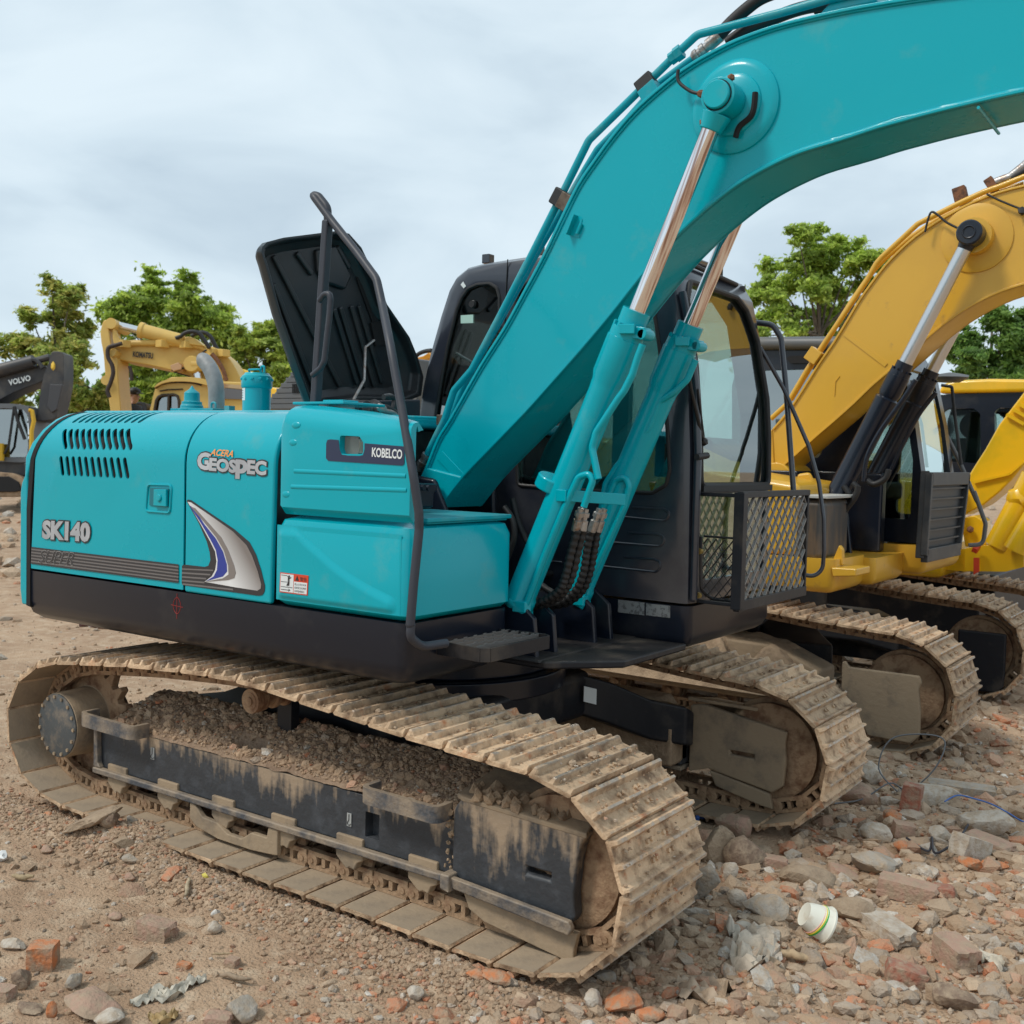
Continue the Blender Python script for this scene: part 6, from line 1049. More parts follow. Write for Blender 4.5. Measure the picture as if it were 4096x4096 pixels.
stick((0.417,-1.811,0.000), (0.483,-1.771,0.000), .004, 'thin dry twig in the gravel', (.34, .25, .15))
stick((-0.086,-1.533,0.000), (-0.165,-1.457,0.000), .010, 'short pale splinter of wood in the gravel', (.45, .36, .24))
stick((1.276,0.674,0.000), (1.456,0.553,0.000), .012, 'pale wooden lath near the nearest track tip', (.46, .37, .26))
m = M(); q = V3((-0.122,-1.404,0.000)); q.z = float(gz(q.x, q.y)) + .012; m.blob(q, .016, 3, .5, (1, .7, .8)); obj('wrapper_scrap', m, mat('yellow_wrapper', (.62, .52, .10), .5), None, cat='litter', label='tiny yellow wrapper scrap in the gravel', smooth=0)
m = M(); q = V3((-1.036,-1.784,-0.000)); q.z = float(gz(q.x, q.y)) + .02; m.blob(q, .03, 4, .4, (1, .8, .7), 2); obj('foam_scrap', m, mat('white_foam', (.78, .78, .76), .7), None, cat='litter', label='white foam scrap at the left edge', smooth=30)
# paper cup
pc = V3((2.141,-0.305,0.000)); pc.z = float(gz(pc.x, pc.y)) + .062; ad = (V3(R_) * .80 - V3(U_) * .42 + V3(W_) * .05).normalized() * -1
CUP = mat('white_cup_paper', (.74, .72, .62), .5, c2=(.58, .50, .38), sc1=18, amt=(.55, .75)); m = M(); a0 = pc - ad * .055; a1 = pc + ad * .05; m.lathe(a0, a1, [(0, .066), (.03, .073), (.10, .074), (.14, .069), (.75, .054), (1, .046), (.98, .040)], 36); cup = obj('paper_cup', m, CUP, None, cat='cup', label='crushed white paper cup with a green and yellow stripe', smooth=40)
for k, (t0, mt_) in enumerate(((.44, (.05, .42, .06)), (.50, (.80, .62, .05)), (.57, (.85, .42, .34)))):
    m = M(); c = a0.lerp(a1, t0); rr = .069 - (t0 - .14) * .0246 / .61 * .0 - (t0 - .14) * (.015 / .61) + .0012; d = (a1 - a0).normalized(); a = d.orthogonal().normalized(); b = d.cross(a)
    m.tube([c + (a * math.cos(x) + b * math.sin(x)) * rr + d * (.012 * math.cos(x + .8)) for x in [2 * math.pi * i / 32 for i in range(32)]], .0028 if k < 2 else .0018, 5, close=True); obj('cup_stripe', m, mat('cup_print_%d' % k, mt_, .5), cup)
# wire and blue cord
def wire(name, pts, r, label, mt, cat, h=.01):
    P = []
    for p in pts:
        p = V3(p); P.append(p)
    m = M(); m.tube(smooth_path(P, 6), r, 6); return obj(name, m, mt, None, cat=cat, label=label, smooth=60)
def gp(p, h=.01): return V3((p[0], p[1], float(gz(p[0], p[1])) + h))
wa, wb = V3((1.629,1.357,0.000)), V3((1.941,1.717,0.000))
wire('wire_loop', [gp(wa), gp(wa.lerp(wb, .4), .04), gp(wa.lerp(wb, .75), .10), gp(wb, .03), gp(wb + V3((.12, .05, 0)), .16), gp(wb + V3((.15, .12, 0)), .30), gp(wb + V3((.03, .10, 0)), .33), gp(wb + V3((-.12, .04, 0)), .30), gp(wb + V3((-.16, -.02, 0)), .15), gp(wb + V3((-.05, -.03, 0)), .04)], .0045, 'grey steel wire bent into a loop over the rubble', mat('wire_steel', (.16, .17, .18), .5, .5), 'wire')
wire('blue_string', [gp(V3(p), .05) for p in [(2.159,1.604,-0.000),(2.202,1.697,0.000),(2.273,1.748,0.000),(2.351,1.764,0.000),(2.433,1.757,0.000),(2.530,1.709,-0.000),(2.626,1.752,0.000)]], .004, 'thin blue string running over the rubble to the right edge', mat('blue_string_plastic', (.06, .16, .45), .5), 'string')
wire('blue_rope_end', [gp(V3(p), .03) for p in [(1.172,0.659,-0.000),(1.162,0.723,0.000),(1.183,0.722,0.000),(1.157,0.755,0.000)]], .014, 'blue rope scrap at the tip of the nearest track', mat('blue_rope_plastic', (.03, .09, .30), .5), 'rope')
wire('dark_wire', [gp(V3(p), .05) for p in [(2.141,0.955,0.000),(2.264,0.872,0.000),(2.226,1.087,0.000),(2.303,0.846,-0.000),(2.331,1.141,0.000),(2.330,1.370,0.000)]], .006, 'dark bent wire lying across the concrete block', mat('dark_wire_steel', (.05, .05, .06), .6, .4), 'wire')
# ================================================================ the amber excavator parked alongside
AM = thing('excavator', (0, 4.02, 0), 'excavator', 'amber-yellow excavator with black boom cylinders parked right beside the teal one')
L2 = [(x * 1.0 + .13, z + (.035 if z > .5 else -.015)) for x, z in LOOP]
crawler(AM, L2, 43, 2.94); crawler(AM, L2, 43, 5.10)
GREYM = mat('mid_grey_paint', (.10, .105, .11), .45, c2=(.17, .15, .12), sc1=2, amt=(.5, .85), rvar=.2)
DGREY = mat('dusty_dark_grey', (.028, .030, .033), .5, c2=(.09, .08, .07), sc1=5, amt=(.5, .85))
def simple_gear(root, yc, guardpts, yg, mt, x0=-1.3):
    m = M(); m.prism([(x0, yc - .16, .20), (x0, yc - .16, .62), (.7, yc - .16, .60), (1.05, yc - .16, .46), (1.05, yc - .16, .20)], (0, .32, 0)); obj('track_frame', m, mt, root, bev=.02)
    m = M(); m.lathe((1.585, yc - .085, .38), (1.585, yc + .085, .38), [(0, .19), (.02, .23), (.06, .252), (.3, .252), (.31, .275), (.69, .275), (.7, .25), (.94, .25), (1, .19)], 40); obj('idler_wheel', m, LINK, root, smooth=40)
    m = M(); m.prism(guardpts, (0, .03, 0)); obj('idler_guard', m, mt, root, bev=.02)
    m = M(); m.cyl((-1.4, yc - .3, .42), (-1.4, yc + .2, .42), .17, n=24); obj('final_drive', m, mt, root)
    for k in range(6): roller(root, -1.0 + .45 * k, yc, .15, bracket=False)
    m = M(); m.cyl((-.1, yc - .1, .72), (-.1, yc + .1, .72), .055); obj('carrier_roller', m, LINK, root)
simple_gear(AM, 2.94, [(1.235,2.660,0.569),(1.259,2.660,0.578),(1.284,2.660,0.540),(1.732,2.660,0.542),(1.747,2.660,0.498),(1.730,2.660,0.461),(1.747,2.660,0.325),(1.748,2.660,0.164),(1.695,2.660,0.103),(1.421,2.660,0.108),(1.344,2.660,0.262),(1.237,2.660,0.389)], 2.66, GUARDM)
simple_gear(AM, 5.10, [(1.453,4.840,0.558),(1.819,4.840,0.557),(1.821,4.840,0.240),(1.813,4.840,0.124),(1.761,4.840,0.080),(1.599,4.840,0.078),(1.469,4.840,0.192)], 4.84, BLACKD)
# mud mound on the amber machine's near track frame
v = []; xx, yy = np.meshgrid(np.linspace(-1.2, 1.15, 130), np.linspace(2.60, 3.20, 40), indexing='ij'); e = sstep(-1.2, -.9, xx) * sstep(1.15, .7, xx) * sstep(2.60, 2.72, yy) * sstep(3.2, 3.05, yy)
hl = 1 - .8 * np.exp(-(((xx - .52) / .13) ** 2 + ((yy - 2.75) / .07) ** 2) ** 2); zz = .28 + e * (.34 + .10 * fbm(xx, yy, .25, 4, 31)) * hl; v = np.stack([xx, yy, zz], -1).reshape(-1, 3); ii = (np.arange(129)[:, None] * 40 + np.arange(39)[None]).reshape(-1); f = np.stack([ii, ii + 40, ii + 41, ii + 1], -1); o = fast_mesh('soil_heap', v, f, 4, MUD); tag(o, 'mud', 'dry mud caked over the track frame of the amber excavator', None, 'stuff')
m = M(); m.prism([(.4, 3.3, .42), (.4, 4.75, .42), (-.9, 4.75, .42), (-.9, 3.3, .42)], (0, 0, .30)); m.loft([[(1.0, 4.85, .58), (1.0, 4.85, .30), (.6, 4.95, .30), (.6, 4.95, .58)], [(.75, 4.6, .66), (.75, 4.6, .40), (.35, 4.7, .40), (.35, 4.7, .66)], [(.45, 4.2, .74), (.45, 4.2, .46), (.1, 4.3, .46), (.1, 4.3, .74)]]); m.loft([[(1.0, 3.2, .58), (1.0, 3.2, .30), (.6, 3.1, .30), (.6, 3.1, .58)], [(.75, 3.5, .66), (.75, 3.5, .40), (.35, 3.4, .40), (.35, 3.4, .66)], [(.45, 3.9, .74), (.45, 3.9, .46), (.1, 3.9, .46), (.1, 3.9, .74)]]); obj('carbody', m, BLACKD, AM, bev=.02)
m = M(); m.cyl((.0, 4.02, .72), (0, 4.02, 1.0), .62, n=40); obj('swing_bearing', m, BLACKD, AM)
m = M(); band(m, -2.0, 1.12, 2.78, 3.45, 1.22, .99, .05); band(m, -2.0, 1.36, 4.12, 5.22, 1.26, 1.04, .06); band(m, -1.9, 1.20, 3.4, 4.15, 1.20, 1.0, .05); obj('upper_frame', m, AMBER, AM, smooth=50)
m = M(); m.prism([(1.665,-0.687,1.801),(1.665,-0.687,1.801),(1.665,-0.687,1.801)][:0] or [(0.955,4.110,1.137),(1.066,4.110,1.139),(1.065,4.110,1.086),(0.954,4.110,1.084)], (0, .01, 0)); obj('frame_slot', m, DARK, AM, smooth=0)
m = M(); m.prism([(1.100,2.770,1.170),(1.270,2.770,1.174),(1.269,2.770,1.124),(1.115,2.770,1.108)], (0, .3, 0)); m.prism([(1.064,2.900,1.208),(1.105,2.900,1.315),(1.131,2.900,1.286),(1.136,2.900,1.176),(1.068,2.900,1.171)], (0, .05, 0)); obj('front_step', m, AMBER, AM, bev=.01)
m = M(); m.prism([(-2.05, 2.8, 1.22), (.85, 2.8, 1.22), (.85, 2.8, 1.72), (.2, 2.8, 1.80), (-.3, 2.8, 2.0), (-2.0, 2.8, 2.05)], (0, .95, 0)); obj('side_body', m, AMBER, AM, bev=.05)
m = M(); m.prism([(.30, 2.82, 1.2), (1.02, 2.82, 1.2), (1.02, 2.82, 1.62), (.30, 2.82, 1.62)], (0, .55, 0)); obj('tool_box', m, mat('stained_grey_box', (.05, .05, .05), .4, c2=(.13, .09, .06), sc1=6, stretch=(3, 3, .4)), AM, bev=.05); m = M(); m.prism([(.28, 2.80, 1.625), (1.05, 2.80, 1.625), (1.05, 3.4, 1.625), (.28, 3.4, 1.625)], (0, 0, .02)); obj('box_lid', m, mat('pale_grey_lid', (.45, .45, .42), .5), AM, bev=.004)
# slatted grey engine cover
sl = [V3(p) for p in [(-4.527,2.900,2.240),(-4.500,2.900,2.349),(-4.183,2.900,2.602),(-3.958,2.900,2.716),(-2.640,2.900,2.677),(-2.627,2.900,2.235)]]; m = M(); m.prism(sl, (0, 1.1, 0)); sc_ = obj('slatted_cover', m, GREYM, AM, bev=.02)
z0, z1 = sl[0].z, sl[3].z
for k in range(9):
    z = z0 + (z1 - z0) * (k + .6) / 9.5; xa = float(np.interp(z, [p.z for p in sl[1:4]], [p.x for p in sl[1:4]])); m = M(); m.box(((xa + sl[4].x) / 2 + .01, 2.896, z), (sl[4].x - xa - .02, .014, (z1 - z0) / 9.5 * .86)); obj('slat', m, GREYM, sc_, bev=.003)
for k in range(12): m = M(); c = V3((-4.158,2.880,2.439)) + V3((k * .022, 0, 0)); m.box(c, (.010, .006, .09)); obj('vent_slot', m, DARK, sc_, smooth=0)
# cab
SX = -.19
m = M(); cx = [(-0.250, 1.27), (-0.300, 2.5), (-0.220, 2.78), (-0.050, 2.87), (0.810, 2.84), (1.010, 2.76), (1.110, 2.60), (1.210, 2.2), (1.280, 1.8), (1.280, 1.27)]
m.prism([(x, 4.22, z) for x, z in cx], (0, 1.0, 0)); c = M(); c.prism([(x * .93 + .04, 4.28, z * .95 + .08) for x, z in cx], (0, .88, 0))
c.prism(fillet([(0.860, 4.0, 2.55), (1.090, 4.0, 2.55), (1.210, 4.0, 1.9), (1.210, 4.0, 1.45), (0.830, 4.0, 1.45)], .05, 3, close=True), (0, 2, 0)); c.prism(fillet([(-0.100, 4.0, 2.62), (0.500, 4.0, 2.62), (0.500, 4.0, 1.9), (-0.100, 4.0, 1.9)], .08, 3, close=True), (0, .4, 0)); c.prism([(0.710, 4.34, 1.5), (0.710, 4.34, 2.62), (0.710, 5.10, 2.62), (0.710, 5.10, 1.5)], (1.2, 0, 0))
c.prism([(0.000, 5.0, 2.62), (0.710, 5.0, 2.62), (0.760, 5.0, 1.9), (-0.050, 5.0, 1.9)], (0, .6, 0))
ac = obj('cab', m, BLACK, AM, bev=.0, cut=c, smooth=30)
m = M(); m.prism(fillet([(0.860, 4.25, 2.55), (1.090, 4.25, 2.55), (1.210, 4.25, 1.9), (1.210, 4.25, 1.45), (0.830, 4.25, 1.45)], .05, 3, close=True), (0, .005, 0)); obj('side_window', m, GLASS, ac, smooth=0)
m = M(); m.prism(fillet([(-0.100, 4.25, 2.62), (0.500, 4.25, 2.62), (0.500, 4.25, 1.9), (-0.100, 4.25, 1.9)], .08, 3, close=True), (0, .005, 0)); obj('side_window', m, GLASSD, ac, smooth=0)
m = M(); m.loft([[(1.265, 4.34, 1.5), (1.265, 5.10, 1.5)], [(1.260, 4.34, 1.8), (1.260, 5.10, 1.8)], [(1.195, 4.34, 2.2), (1.195, 5.10, 2.2)], [(1.095, 4.34, 2.6), (1.095, 5.10, 2.6)]], cap=False, close=False); obj('windscreen', m, GLASSC, ac, recalc=False)
m = M(); m.tube([(-0.280, 4.20, 2.70), (-0.100, 4.20, 2.84), (0.810, 4.20, 2.81), (0.970, 4.22, 2.74)], .055, 10); obj('roof_edge', m, GREYM, ac, smooth=60)
m = M(); m.prism(fillet([(0.169,4.200,2.713),(0.214,4.200,2.729),(0.411,4.200,2.723),(0.442,4.200,2.693),(0.413,4.200,2.662),(0.217,4.200,2.667)], .02, 3, close=True), (0, -.01, 0)); obj('roof_vent', m, DARK, ac); m = M(); m.prism([(-0.300, 4.19, 2.2), (0.910, 4.19, 2.2), (0.910, 4.19, 2.66), (-0.280, 4.19, 2.66)], (0, .03, 0)); 
m = M(); m.blob((1.303,4.800,2.573), .16, 2, .1, (1, 1, .25), 2); obj('roof_light', m, GREYM, ac, smooth=60)
m = M(); m.prism([(0.825,4.200,1.366),(0.873,4.200,1.414),(0.918,4.200,1.357),(0.871,4.200,1.304),(0.827,4.200,1.323)], (0, -.004, 0)); obj('warning_sticker', m, mat('pale_aqua_sticker', (.42, .58, .52), .5), ac, smooth=0); m = M(); m.prism([(0.925,4.200,1.269),(1.050,4.200,1.269),(1.053,4.200,1.207),(0.927,4.200,1.204)], (0, -.004, 0)); obj('data_plate', m, PLATE, ac, smooth=0)
m = M(); m.box((.7, 4.7, 1.65), (.5, .5, .15)); m.box((.45, 4.7, 2.0), (.12, .5, .7)); obj('seat', m, RUBBER, ac, bev=.04)
# windscreen guard
g4 = [V3(p) for p in [(1.420,3.898,1.808),(1.420,5.057,1.811),(1.420,4.858,1.203),(1.420,3.851,1.208)]]; m = M(); e1 = (g4[1] - g4[0]); 
m.bar(g4[0], g4[3], .05, .05, (1, 0, 0)); m.bar(g4[1], g4[2], .04, .05, (1, 0, 0)); m.bar(g4[0] + V3((0, 0, -.04)), g4[1] + V3((0, 0, -.04)), .05, .10); m.bar(g4[3], g4[2], .05, .10); m.prism([g4[0] + V3((0, .01, .02)), g4[3] + V3((0, .01, -.02)), g4[3] + V3((-.06, .01, -.02)), g4[0] + V3((-.06, .01, .02))], (0, -.03, 0))
wg = obj('window_guard', m, DGREY, AM, bev=.006)
for k in range(1, 7):
    a = g4[0].lerp(g4[3], .06 + k / 7.8); b = g4[1].lerp(g4[2], .06 + k / 7.8); m = M(); m.bar(a, b, .012, .015, (1, 0, 0)); obj('guard_slat', m, DGREY, wg, smooth=0)
m = M(); m.prism([g4[0].lerp(g4[3], .12) + V3((-.02, .03, 0)), g4[1].lerp(g4[2], .12) + V3((-.02, 0, 0)), g4[2] + V3((-.02, 0, .03)), g4[3] + V3((-.02, .03, .03))], (-.012, 0, 0)); obj('guard_grille', m, mat('dark_guard_sheet', (.02, .022, .024), .5), wg, smooth=0)
# boom
top2 = smooth_path([(0.317,3.600,2.117),(0.434,3.600,2.255),(0.541,3.600,2.418),(0.659,3.600,2.612),(0.762,3.600,2.762),(0.863,3.600,2.930),(0.937,3.600,3.057),(1.024,3.600,3.182),(1.110,3.600,3.293),(1.208,3.600,3.394),(1.317,3.600,3.486),(1.437,3.600,3.562),(1.567,3.600,3.630),(1.707,3.600,3.689),(1.856,3.600,3.733),(2.020,3.600,3.760),(2.264,3.600,3.780),(2.579,3.600,3.764)], 2); bot2 = smooth_path([(0.353,3.600,1.772),(0.533,3.600,1.935),(0.668,3.600,2.059),(0.800,3.600,2.174),(0.943,3.600,2.305),(1.069,3.600,2.431),(1.194,3.600,2.539),(1.328,3.600,2.658),(1.436,3.600,2.756),(1.542,3.600,2.846),(1.647,3.600,2.922),(1.773,3.600,2.995),(1.909,3.600,3.054),(2.050,3.600,3.093),(2.294,3.600,3.148),(2.607,3.600,3.177)], 2)
m = M(); m.prism([(p.x, 3.615, p.z) for p in top2 + bot2[::-1]], (0, .02, 0)); m.prism([(p.x, 4.0, p.z) for p in top2 + bot2[::-1]], (0, .02, 0)); b2 = obj('boom', m, AMBER, AM, smooth=20)
m = M(); strip(m, top2, 3.60, 4.035, .016); obj('boom_top_plate', m, AMBER, b2, bev=.004, smooth=40); m = M(); strip(m, bot2, 3.60, 4.035, -.016); obj('boom_bottom_plate', m, AMBER, b2, bev=.004, smooth=40)
m = M(); m.prism([top2[0], bot2[0], V3(bot2[0]) + V3((-.02, 0, -.05)), V3(top2[0]) + V3((-.1, 0, -.1))], (0, .43, 0)); fc = V3((0.369,3.600,1.731)); m.cyl((fc.x, 3.58, fc.z), (fc.x, 4.05, fc.z), .13, n=24); obj('boom_foot', m, AMBER, b2, bev=.01)
m = M(); a, b = [(0.843,3.612,2.820),(1.157,3.612,2.580)]; m.bar(a, b, .03, .008, (0, 1, 0)); a, b = [(0.788,3.612,2.362),(0.791,3.612,2.469)]; m.tube([a, V3(b), V3(b) + V3((.03, 0, .04))], .004, 5); obj('plate_seam', m, AMBER, b2)
m = M(); m.prism([(0.581,3.450,1.778),(0.678,3.450,1.795),(0.737,3.450,1.690),(0.735,3.450,1.407),(0.639,3.450,1.402),(0.604,3.450,1.578)], (0, .04, 0)); m.prism([(0.186,4.050,1.840),(0.308,4.050,1.844),(0.320,4.050,1.553),(0.198,4.050,1.548)], (0, .04, 0)); bb2 = obj('boom_bracket', m, AMBER, AM, bev=.02)
for q in [(0.606,3.440,1.712),(0.671,3.440,1.714)]: m = M(); m.lathe(q, V3(q) + V3((0, -.006, 0)), [(0, .02), (1, .02)], 12); obj('bracket_hole', m, DARK, bb2)
pn = V3((1.734,3.450,3.433)); m = M(); m.lathe((pn.x, 3.62, pn.z), (pn.x, 3.595, pn.z), [(0, .235), (.6, .235), (1, .20)], 40); m.cyl((pn.x, 3.60, pn.z), (pn.x, 3.50, pn.z), .12, n=24); obj('pin_boss', m, AMBER, b2, smooth=40)
tp2, gl2, bo2 = pn, V3((1.333,3.450,2.581)), V3((0.839,3.450,1.509))
ca, *_ = ram(AM, 3.47, tp2, gl2, bo2, .082, .048, BLACK, mat('dull_rod', (.62, .63, .64), .28, .9)); cb_, *_ = ram(AM, 4.17, tp2, gl2, bo2, .082, .048, BLACK, MATS['dull_rod'])
m = M(); m.lathe((pn.x, 3.38, pn.z), (pn.x, 3.62, pn.z), [(0, .075), (.04, .085), (.3, .085), (1, .085)], 28); m.tube([(pn.x + .04 * math.cos(t * .45), 3.377, pn.z + .04 * math.sin(t * .45)) for t in range(14)], .006, 5, close=True); obj('boom_pin', m, BLACK, AM, smooth=35)
for y in (3.36, 3.52, 4.06, 4.22): m = M(); m.prism([(.35, y, 1.15), (1.0, y, 1.15), (.95, y, 1.5), (.80, y, 1.60), (.55, y, 1.58)], (0, .04, 0)); obj('bracket_plate', m, BLACK, AM, bev=.01)
m = M(); m.box((.3, 3.8, 1.5), (.5, .5, .6)); obj('cylinder_bracket', m, BLACK, AM, bev=.01)
m = M(); m.prism([(-.6, 3.5, 1.2), (-.1, 3.5, 1.2), (.05, 3.5, 1.9), (-.2, 3.5, 2.05), (-.5, 3.5, 1.9)], (0, .6, 0)); m.box((.62, 4.0, 1.5), (.9, .12, .6)); obj('dark_linkage', m, BLACK, AM, bev=.02)
pipe('boom_pipe', [(0.283,3.660,2.196),(0.409,3.660,2.311),(0.555,3.660,2.565),(0.673,3.660,2.751),(0.878,3.660,3.056),(0.978,3.660,3.207),(1.039,3.660,3.320),(1.076,3.660,3.363),(1.151,3.660,3.428),(1.322,3.660,3.579),(1.587,3.660,3.690),(1.750,3.660,3.752),(1.864,3.660,3.781),(2.006,3.660,3.825),(2.197,3.660,3.849)], .02, AMBER, .08, AM)
pipe('boom_pipe', [(0.390,3.780,2.348),(0.552,3.780,2.623),(0.838,3.780,3.087),(0.990,3.780,3.303),(1.066,3.780,3.377),(1.242,3.780,3.512),(1.414,3.780,3.618),(1.607,3.780,3.699),(1.795,3.780,3.766),(1.985,3.780,3.805)], .02, AMBER, .08, AM)
for q0, q1 in (((0.588,3.620,2.622), (0.648,3.620,2.708)), ((1.550,3.700,3.752), (1.634,3.700,3.774)), ((1.769,3.700,3.789), (1.820,3.700,3.820))):
    m = M(); m.bar(q0, q1, .10, .07, (0, 1, 0)); obj('pipe_clamp', m, RUST if V3(q0).z > 3 else AMBER, AM, bev=.006)
pipe('hydraulic_hose', [(1.820,3.700,3.820),(1.911,3.700,3.845),(1.995,3.700,3.908),(2.074,3.700,3.981)], .03, STEEL, .05, AM); pipe('hydraulic_hose', [(1.923,3.700,3.832),(1.996,3.700,3.871),(2.078,3.700,3.909)], .03, RUBBER, .05, AM)
m = M(); m.tube(smooth_path([(1.639,3.550,3.490),(1.547,3.550,3.546),(1.484,3.550,3.604),(1.441,3.550,3.628),(1.419,3.550,3.574),(1.404,3.550,3.494)]), .008, 8); obj('grease_hose', m, RUBBER, AM); m = M(); m.tube(smooth_path([(1.791,3.580,3.718),(1.862,3.580,3.674),(1.944,3.580,3.629),(2.019,3.580,3.591)]), .007, 8); m.blob((2.019,3.580,3.579), .03, 1); obj('grease_hose', m, RUBBER, AM)
for pts, y in (([(1.433,3.380,2.454),(1.342,3.380,2.305),(1.202,3.380,2.091),(1.120,3.380,1.911),(1.102,3.380,1.743)], 0), ([(1.413,4.000,2.406),(1.291,4.000,2.233),(1.182,4.000,2.002),(1.097,4.000,1.795),(0.991,4.000,1.723),(0.852,4.000,1.732)], 0)): m = M(); m.tube(smooth_path(pts), .018, 8); obj('cylinder_hose', m, BLACK, AM, smooth=60)
for pts in ([(1.019,3.400,1.727),(1.060,3.400,1.677),(0.998,3.400,1.596),(0.975,3.400,1.517)], [(0.954,3.400,1.704),(0.997,3.400,1.628),(0.896,3.400,1.519),(0.888,3.400,1.387)], [(1.121,3.400,1.749),(1.173,3.400,1.725),(1.247,3.400,1.766),(1.270,3.400,1.831)], [(0.876,3.300,1.546),(0.943,3.300,1.524),(1.020,3.300,1.540)], [(0.922,3.300,1.393),(0.958,3.300,1.473),(1.068,3.300,1.620),(1.090,3.300,1.710)]): m = M(); m.tube(smooth_path(pts), .022, 8); obj('hydraulic_hose', m, RUBBER, AM, smooth=60)
pipe('door_handrail', [(1.185,5.250,2.152), (1.285,5.300,1.941), (1.396,5.300,1.701), (1.475,5.300,1.537), (1.410,5.300,1.708), (1.531,5.300,1.395), (1.518,5.300,1.221), (1.415,5.250,1.212)], .018, GREYM, .08, AM)
pipe('mirror_stay', [(1.200,5.000,2.530),(1.283,5.000,2.517),(1.319,5.000,2.263),(1.385,5.000,1.880)], .013, RUBBER, .02, AM)
# ================================================================ the bright yellow excavator beyond it
BY = thing('excavator', (.0, 8.2, 0), 'excavator', 'bright lemon-yellow excavator cut by the right edge of the photo')
L3 = [(x + .1, z) for x, z in LOOP]
crawler(BY, L3, 43, 6.95)
m = M(); m.prism([(-1.5, 7.2, .1), (1.25, 7.2, .1), (1.25, 7.2, .80), (-1.5, 7.2, .80)], (0, 2.2, 0)); m.prism([(-1.6, 6.8, .15), (1.2, 6.8, .15), (1.2, 6.8, .62), (-1.6, 6.8, .66)], (0, .3, 0)); obj('carbody', m, BLACKD, BY, bev=.02)  # undercarriage blocks in black, also standing in for the shadow below the deck
m = M(); band(m, -2.0, .95, 6.4, 9.6, 1.12, .80, .08); m.prism([(0.802,6.500,0.984),(0.857,6.500,1.036),(1.109,6.500,1.096),(1.461,6.500,1.135),(1.472,6.500,0.912),(1.119,6.500,0.876),(0.921,6.500,0.882),(0.806,6.500,0.902)], (0, .5, 0)); m.prism([(1.131,6.400,1.103),(1.479,6.400,1.184),(1.638,6.400,1.181),(1.647,6.400,0.969),(1.491,6.400,0.913),(1.140,6.400,0.892)], (0, .5, 0)); obj('upper_frame', m, BRIGHT, BY, bev=.02)
m = M(); rbox(m, .45, 1.0, 6.3, 6.9, 1.05, 1.75, .08); m.prism([(1.049,6.600,1.294),(1.073,6.600,1.385),(1.156,6.600,1.411),(1.241,6.600,1.364),(1.279,6.600,1.132),(1.086,6.600,1.104)], (0, .3, 0)); bb_ = obj('boom_bracket', m, BRIGHT, BY, bev=.03)
m = M(); m.blob((1.138,6.550,1.275), .035, 1, .1); obj('bracket_bolt', m, RUST, bb_)
m = M(); m.prism([(0.984,6.900,1.386),(0.997,6.900,1.736),(1.069,6.900,1.875),(1.161,6.900,2.042),(1.276,6.900,2.283),(1.483,6.900,2.592),(1.707,6.900,2.922),(1.954,6.900,3.199),(1.988,6.900,2.486),(1.741,6.900,2.198),(1.515,6.900,1.902),(1.411,6.900,1.751),(1.306,6.900,1.627),(1.171,6.900,1.501),(1.088,6.900,1.452)], (0, .45, 0)); bb3 = obj('boom', m, BRIGHT, BY, bev=.02)
m = M(); m.bar((1.081,6.880,1.717), (1.398,6.880,1.809), .02, .03, (0, 1, 0)); m.bar((1.398,6.880,1.809), (1.517,6.880,1.931), .02, .03, (0, 1, 0)); obj('weld_bead', m, BRIGHT, bb3)
for k in range(4): m = M(); m.bar(V3((1.347,6.870,2.378)) + V3((.05 * k, 0, .05 * k)), V3((1.503,6.870,2.283)) + V3((.05 * k, 0, .05 * k)), .03, .03, (0, 1, 0)); obj('pipe', m, BRIGHT, bb3)
m = M(); m.cyl((1.408,6.500,1.131), (1.695,6.500,1.790), .13, n=24); m.cyl((1.579,6.300,1.126), (1.813,6.300,1.600), .10, n=24); m.blob((1.586,6.500,1.587), .14, 2, .1, (1, 1, 1), 2); obj('boom_cylinder', m, BRIGHT, BY)
m = M(); m.prism([(.1, 8.3, 1.1), (.1, 8.3, 2.45), (1.0, 8.3, 2.45), (1.15, 8.3, 1.8), (1.15, 8.3, 1.1)], (0, 1.2, 0)); c = M(); c.prism([(.18, 8.38, 1.15), (.18, 8.38, 2.38), (.95, 8.38, 2.38), (1.08, 8.38, 1.8), (1.08, 8.38, 1.15)], (0, 1.04, 0)); 
cabq = [(0.353,8.300,2.659),(1.228,8.300,2.683),(1.789,8.300,2.692),(1.837,8.300,1.680),(1.244,8.300,1.641),(0.479,8.300,1.697)]; m = M(); m.prism(cabq, (0, 1.3, 0)); c = M(); c.prism([V3(p) + V3((0, .06, 0)) for p in [(0.388,8.300,2.625),(1.763,8.300,2.645),(1.807,8.300,1.712),(0.511,8.300,1.716)]], (0, 1.18, 0))
c.prism([V3(p) + V3((0, -.3, 0)) for p in fillet([(0.408,8.300,2.470),(0.476,8.300,2.508),(0.735,8.300,2.507),(0.798,8.300,2.453),(0.831,8.300,1.963),(0.794,8.300,1.912),(0.502,8.300,1.922),(0.441,8.300,1.989)], .05, 3, close=True)], (0, 2, 0)); c.prism([V3(p) + V3((0, -.3, 0)) for p in fillet([(0.943,8.300,2.469),(0.988,8.300,2.511),(1.505,8.300,2.517),(1.552,8.300,2.468),(1.578,8.300,1.915),(0.984,8.300,1.900)], .05, 3, close=True)], (0, 2, 0))
m3c = obj('cab', m, BLACK, BY, cut=c, smooth=0)
